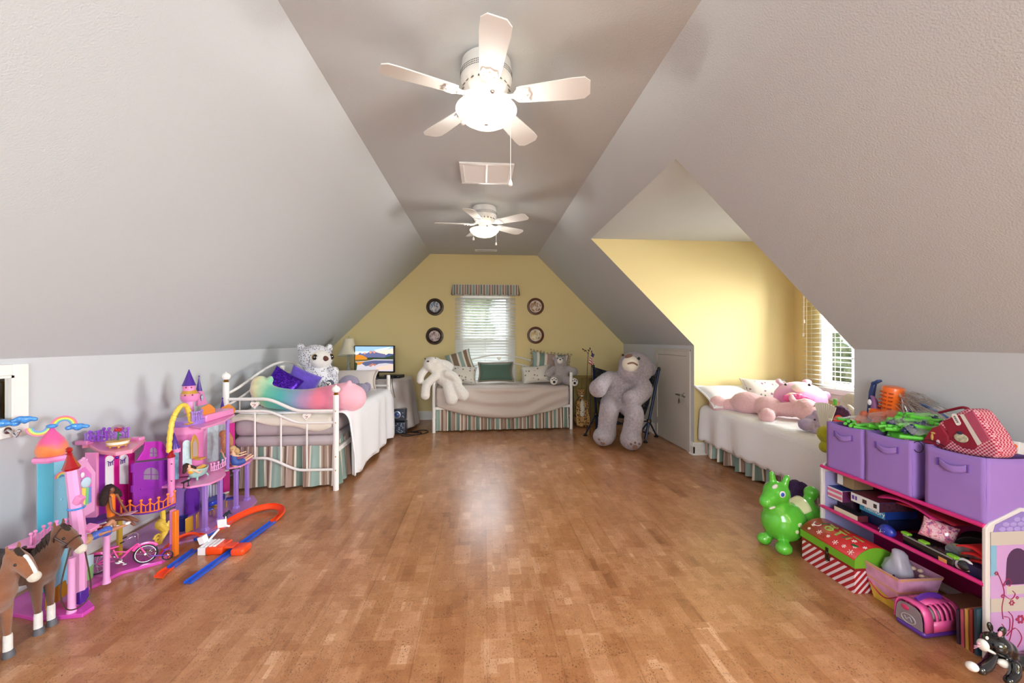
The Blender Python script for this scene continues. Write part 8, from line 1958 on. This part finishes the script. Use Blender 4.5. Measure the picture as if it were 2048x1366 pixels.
g = G(); g.grid(lambda u, v: (1.985 + .10 * (u - .5) * 1.6 + .0, 2.455 + .102 * math.sin(R(-58 + 100 * v)), .168 + .118 * math.cos(R(-58 + 100 * v)) + .022 * (2 * u - 1) ** 2 - .004), 10, 14); o = g.build('saddle', CRV, e, solid=.004, smooth=180)
ey = bit(e, 'eye', WHP, (1.857, 2.352, .365), (.020, .008, .021)); bit(ey, 'iris', mat('eye blue', '#2A5AC8', .2, coat=.4), (1.853, 2.346, .365), (.012, .005, .013)); bit(e, 'forehead_patch', mat('white patch vinyl', '#E4E0D8', .25), (1.832, 2.385, .402), (.020, .012, .012), (0, -30, 0)); bit(e, 'mouth', mat('white patch vinyl', '#E4E0D8', .25), (1.79, 2.352, .285), (.022, .010, .007), (0, -15, 0))
for x, y, z, r in ((1.945, 2.319, .185, .015), (1.925, 2.317, .145, .012), (1.965, 2.325, .130, .011)): bit(e, 'spot', CRV, (x, y, z), (r, .004, r))
for x, z in ((1.995, .165), (2.012, .168), (2.03, .165)): g = G(); g.tube([(x + .007 * math.cos(a), 2.369, z + .008 * math.sin(a)) for a in [2 * math.pi * k / 10 for k in range(9)]], .0018, 5); g.build('raised_mark', mat('pale blue ink', '#7AB4D8', .3), e)
e = thing('purple_sack', (2.24, 2.72, 0), 'dark purple cloth sack slumped between bed and shelf', 'sack'); skin(e, 'cloth', [('e', (2.26, 2.72, .13), (.10, .10, .13)), ('e', (2.28, 2.74, .24), (.06, .07, .07))], mat('dark purple cloth', '#34184A', .8, bump=(14, .6, .02)), .014, 3, .03, .05)

# ------------------------------------------------------------------ plush toys on the dormer bed
ZB = .585
PK = PFUR
e = thing('plush_pony', (2.78, 3.78, ZB), 'large pale pink plush pony lying on its side across the dormer bed', 'plush toy')
skin(e, 'body', [('e', (2.73, 3.93, .675), (.135, .17, .115), (0, 0, 25)), ('e', (2.80, 3.74, .665), (.115, .13, .105), (0, 0, 25)), ('t', [(2.66, 4.06, .64), (2.58, 4.13, .63), (2.54, 4.16, .635)], (.068, .055, .085)), ('t', [(2.80, 4.08, .66), (2.78, 4.19, .66)], (.06, .078)),
    ('t', [(2.77, 3.66, .64), (2.67, 3.55, .62), (2.61, 3.50, .628)], (.05, .042, .070)), ('t', [(2.84, 3.64, .66), (2.90, 3.56, .67)], (.065, .07)), ('e', (2.97, 3.48, .685), (.115, .10, .10), (0, 0, 25)), ('t', [(3.02, 3.45, .66), (3.11, 3.41, .645)], (.08, .058)), ('e', (2.88, 3.53, .775), (.03, .02, .05), (0, -20, 0)), ('e', (3.0, 3.58, .77), (.03, .02, .05))], PK, .012, 2, .012, .014)
skin(e, 'mane', [('t', [(2.90, 3.62, .77), (2.98, 3.58, .775), (3.06, 3.52, .75)], (.035, .04, .03))], fur('hot pink mane plush', '#EE6AA8', .15), .008, 2, .02, .016); bit(e, 'eye', BLACKG, (2.985, 3.385, .735), .009); bit(e, 'nostril', mat('rose embroidery', '#C85A88', .8), (3.07, 3.37, .665), (.010, .006, .012)); bit(e, 'muzzle', CRFUR, (3.135, 3.40, .635), (.04, .05, .045))
SQ = gradient('pink tie dye plush', 2, .0, .34, [(0, '#E87FC8'), (.4, '#E69AD8'), (.75, '#F0B8DC'), (1, '#F4D0DC')])
e = thing('plush_bird', (3.22, 3.80, ZB), 'round pink tie-dyed plush with cream belly by the dormer window', 'plush toy')
skin(e, 'body', [('e', (3.22, 3.84, .73), (.25, .20, .17), (0, 8, 0)), ('e', (3.05, 3.92, .90), (.03, .03, .03)), ('e', (3.36, 3.92, .885), (.05, .04, .035)), ('e', (3.45, 3.80, .76), (.06, .04, .05))], SQ, .014, 4, .006, .014)
bit(e, 'snout', CRFUR, (3.10, 3.70, .855), (.085, .05, .04), (25, 0, 0)); bit(e, 'belly', mat('cream stitched plush', '#E4D4B4', .9, bump=(40, .5, .008)), (3.03, 3.69, .74), (.12, .06, .07), (0, 15, 20)); bit(e, 'eye', BLACKG, (2.99, 3.745, .885), (.016, .010, .012)); bit(e, 'eye', BLACKG, (3.195, 3.695, .885), (.018, .010, .014))
e = thing('plush_hippo', (2.61, 3.06, ZB), 'small lavender plush hippo at the edge of the dormer bed', 'plush toy'); skin(e, 'body', [('e', (2.70, 3.06, .655), (.09, .07, .068)), ('e', (2.59, 3.03, .645), (.055, .055, .05)), ('e', (2.68, 3.05, .725), (.022, .014, .026)), ('e', (2.715, 3.08, .73), (.02, .014, .024)), ('e', (2.64, 3.00, .605), (.03, .03, .025)), ('e', (2.75, 3.02, .605), (.03, .03, .025))], fur('lilac plush', '#B9AAD0', .1), .009, 3, .006, .012); bit(e, 'eye', BLACKG, (2.635, 2.995, .690), .008)
e = thing('paper_fan', (2.545, 2.80, ZB), 'folded white paper fan leaning by the far bin', 'paper fan')
for k in range(9):
    g = G(); a0 = R(70 + 5 * k); a1 = R(70 + 5 * (k + 1)); c0 = Vector((2.55, 2.79, ZB)); r0, r1 = .03, .27; f_ = lambda a, r, z: c0 + Vector((.008 * z, r * math.cos(a) * .9 + .02, r * math.sin(a)))
    g.add([f_(a0, r0, -1), f_(a0, r1, -1), f_((a0 + a1) / 2, r1, 1), f_((a0 + a1) / 2, r0, 1), f_(a1, r1, -1), f_(a1, r0, -1)], [(0, 1, 2, 3), (3, 2, 4, 5)]); g.build('pleat', mat('white fan paper', '#E2DED2', .8), e, solid=.002, smooth=0)
e = thing('fuzzy_ball_toy', (2.47, 2.72, .50), 'fuzzy yellow green ball toy wedged beside the far bin', 'plush toy'); skin(e, 'body', [('e', (2.475, 2.715, .645), (.058, .055, .06)), ('e', (2.452, 2.70, .555), (.035, .04, .04))], fur('tennis yellow plush', '#B8B82E', .15), .008, 2, .006, .01)
e = thing('dragon_puppet', (2.80, 2.95, ZB), 'purple and red dragon puppet lying behind the zip bag', 'puppet'); skin(e, 'body', [('e', (2.80, 2.94, .74), (.07, .06, .07)), ('e', (2.80, 2.96, .64), (.06, .06, .06)), ('t', [(2.76, 2.98, .70), (2.73, 3.0, .78)], (.045, .035))], mat('aubergine plush', '#4A1E4E', .8, vary=(40, .4)), .008, 2, .01, .015); bit(e, 'red_cheek', mat('scarlet felt', '#E03A22', .8), (2.745, 2.90, .70), (.035, .025, .045)); g = G(); g.box((2.765, 2.95, .835), (.018, .018, .05)); g.build('green_tag', GST, e, bevel=.003); bit(e, 'white_trim', WHP, (2.83, 2.88, .80), (.04, .012, .012), (0, 40, 0))
e = thing('grey_toy_tower', (2.73, 3.06, ZB), 'small grey felt tower toy beside the dragon puppet', 'toy'); g = G(); g.lathe([(.045, 0), (.04, .12), (.012, .15), (.010, .20), (.004, .205)], (2.73, 3.06, ZB + .01), 14); g.build('tower', mat('grey felt', '#A09AA0', .9), e)
e = thing('white_plush_heap', (3.06, 3.16, ZB), 'soft white plush dog lying by the window sill', 'plush toy'); skin(e, 'body', [('e', (3.10, 3.14, .68), (.14, .13, .11)), ('e', (3.12, 3.14, .80), (.10, .10, .08)), ('e', (3.02, 3.20, .65), (.06, .08, .06))], fur('off white plush', '#DCD6D0', .06), .014, 4, .012, .02); bit(e, 'nose', BROWNN, (3.06, 3.05, .82), (.016, .012, .012))
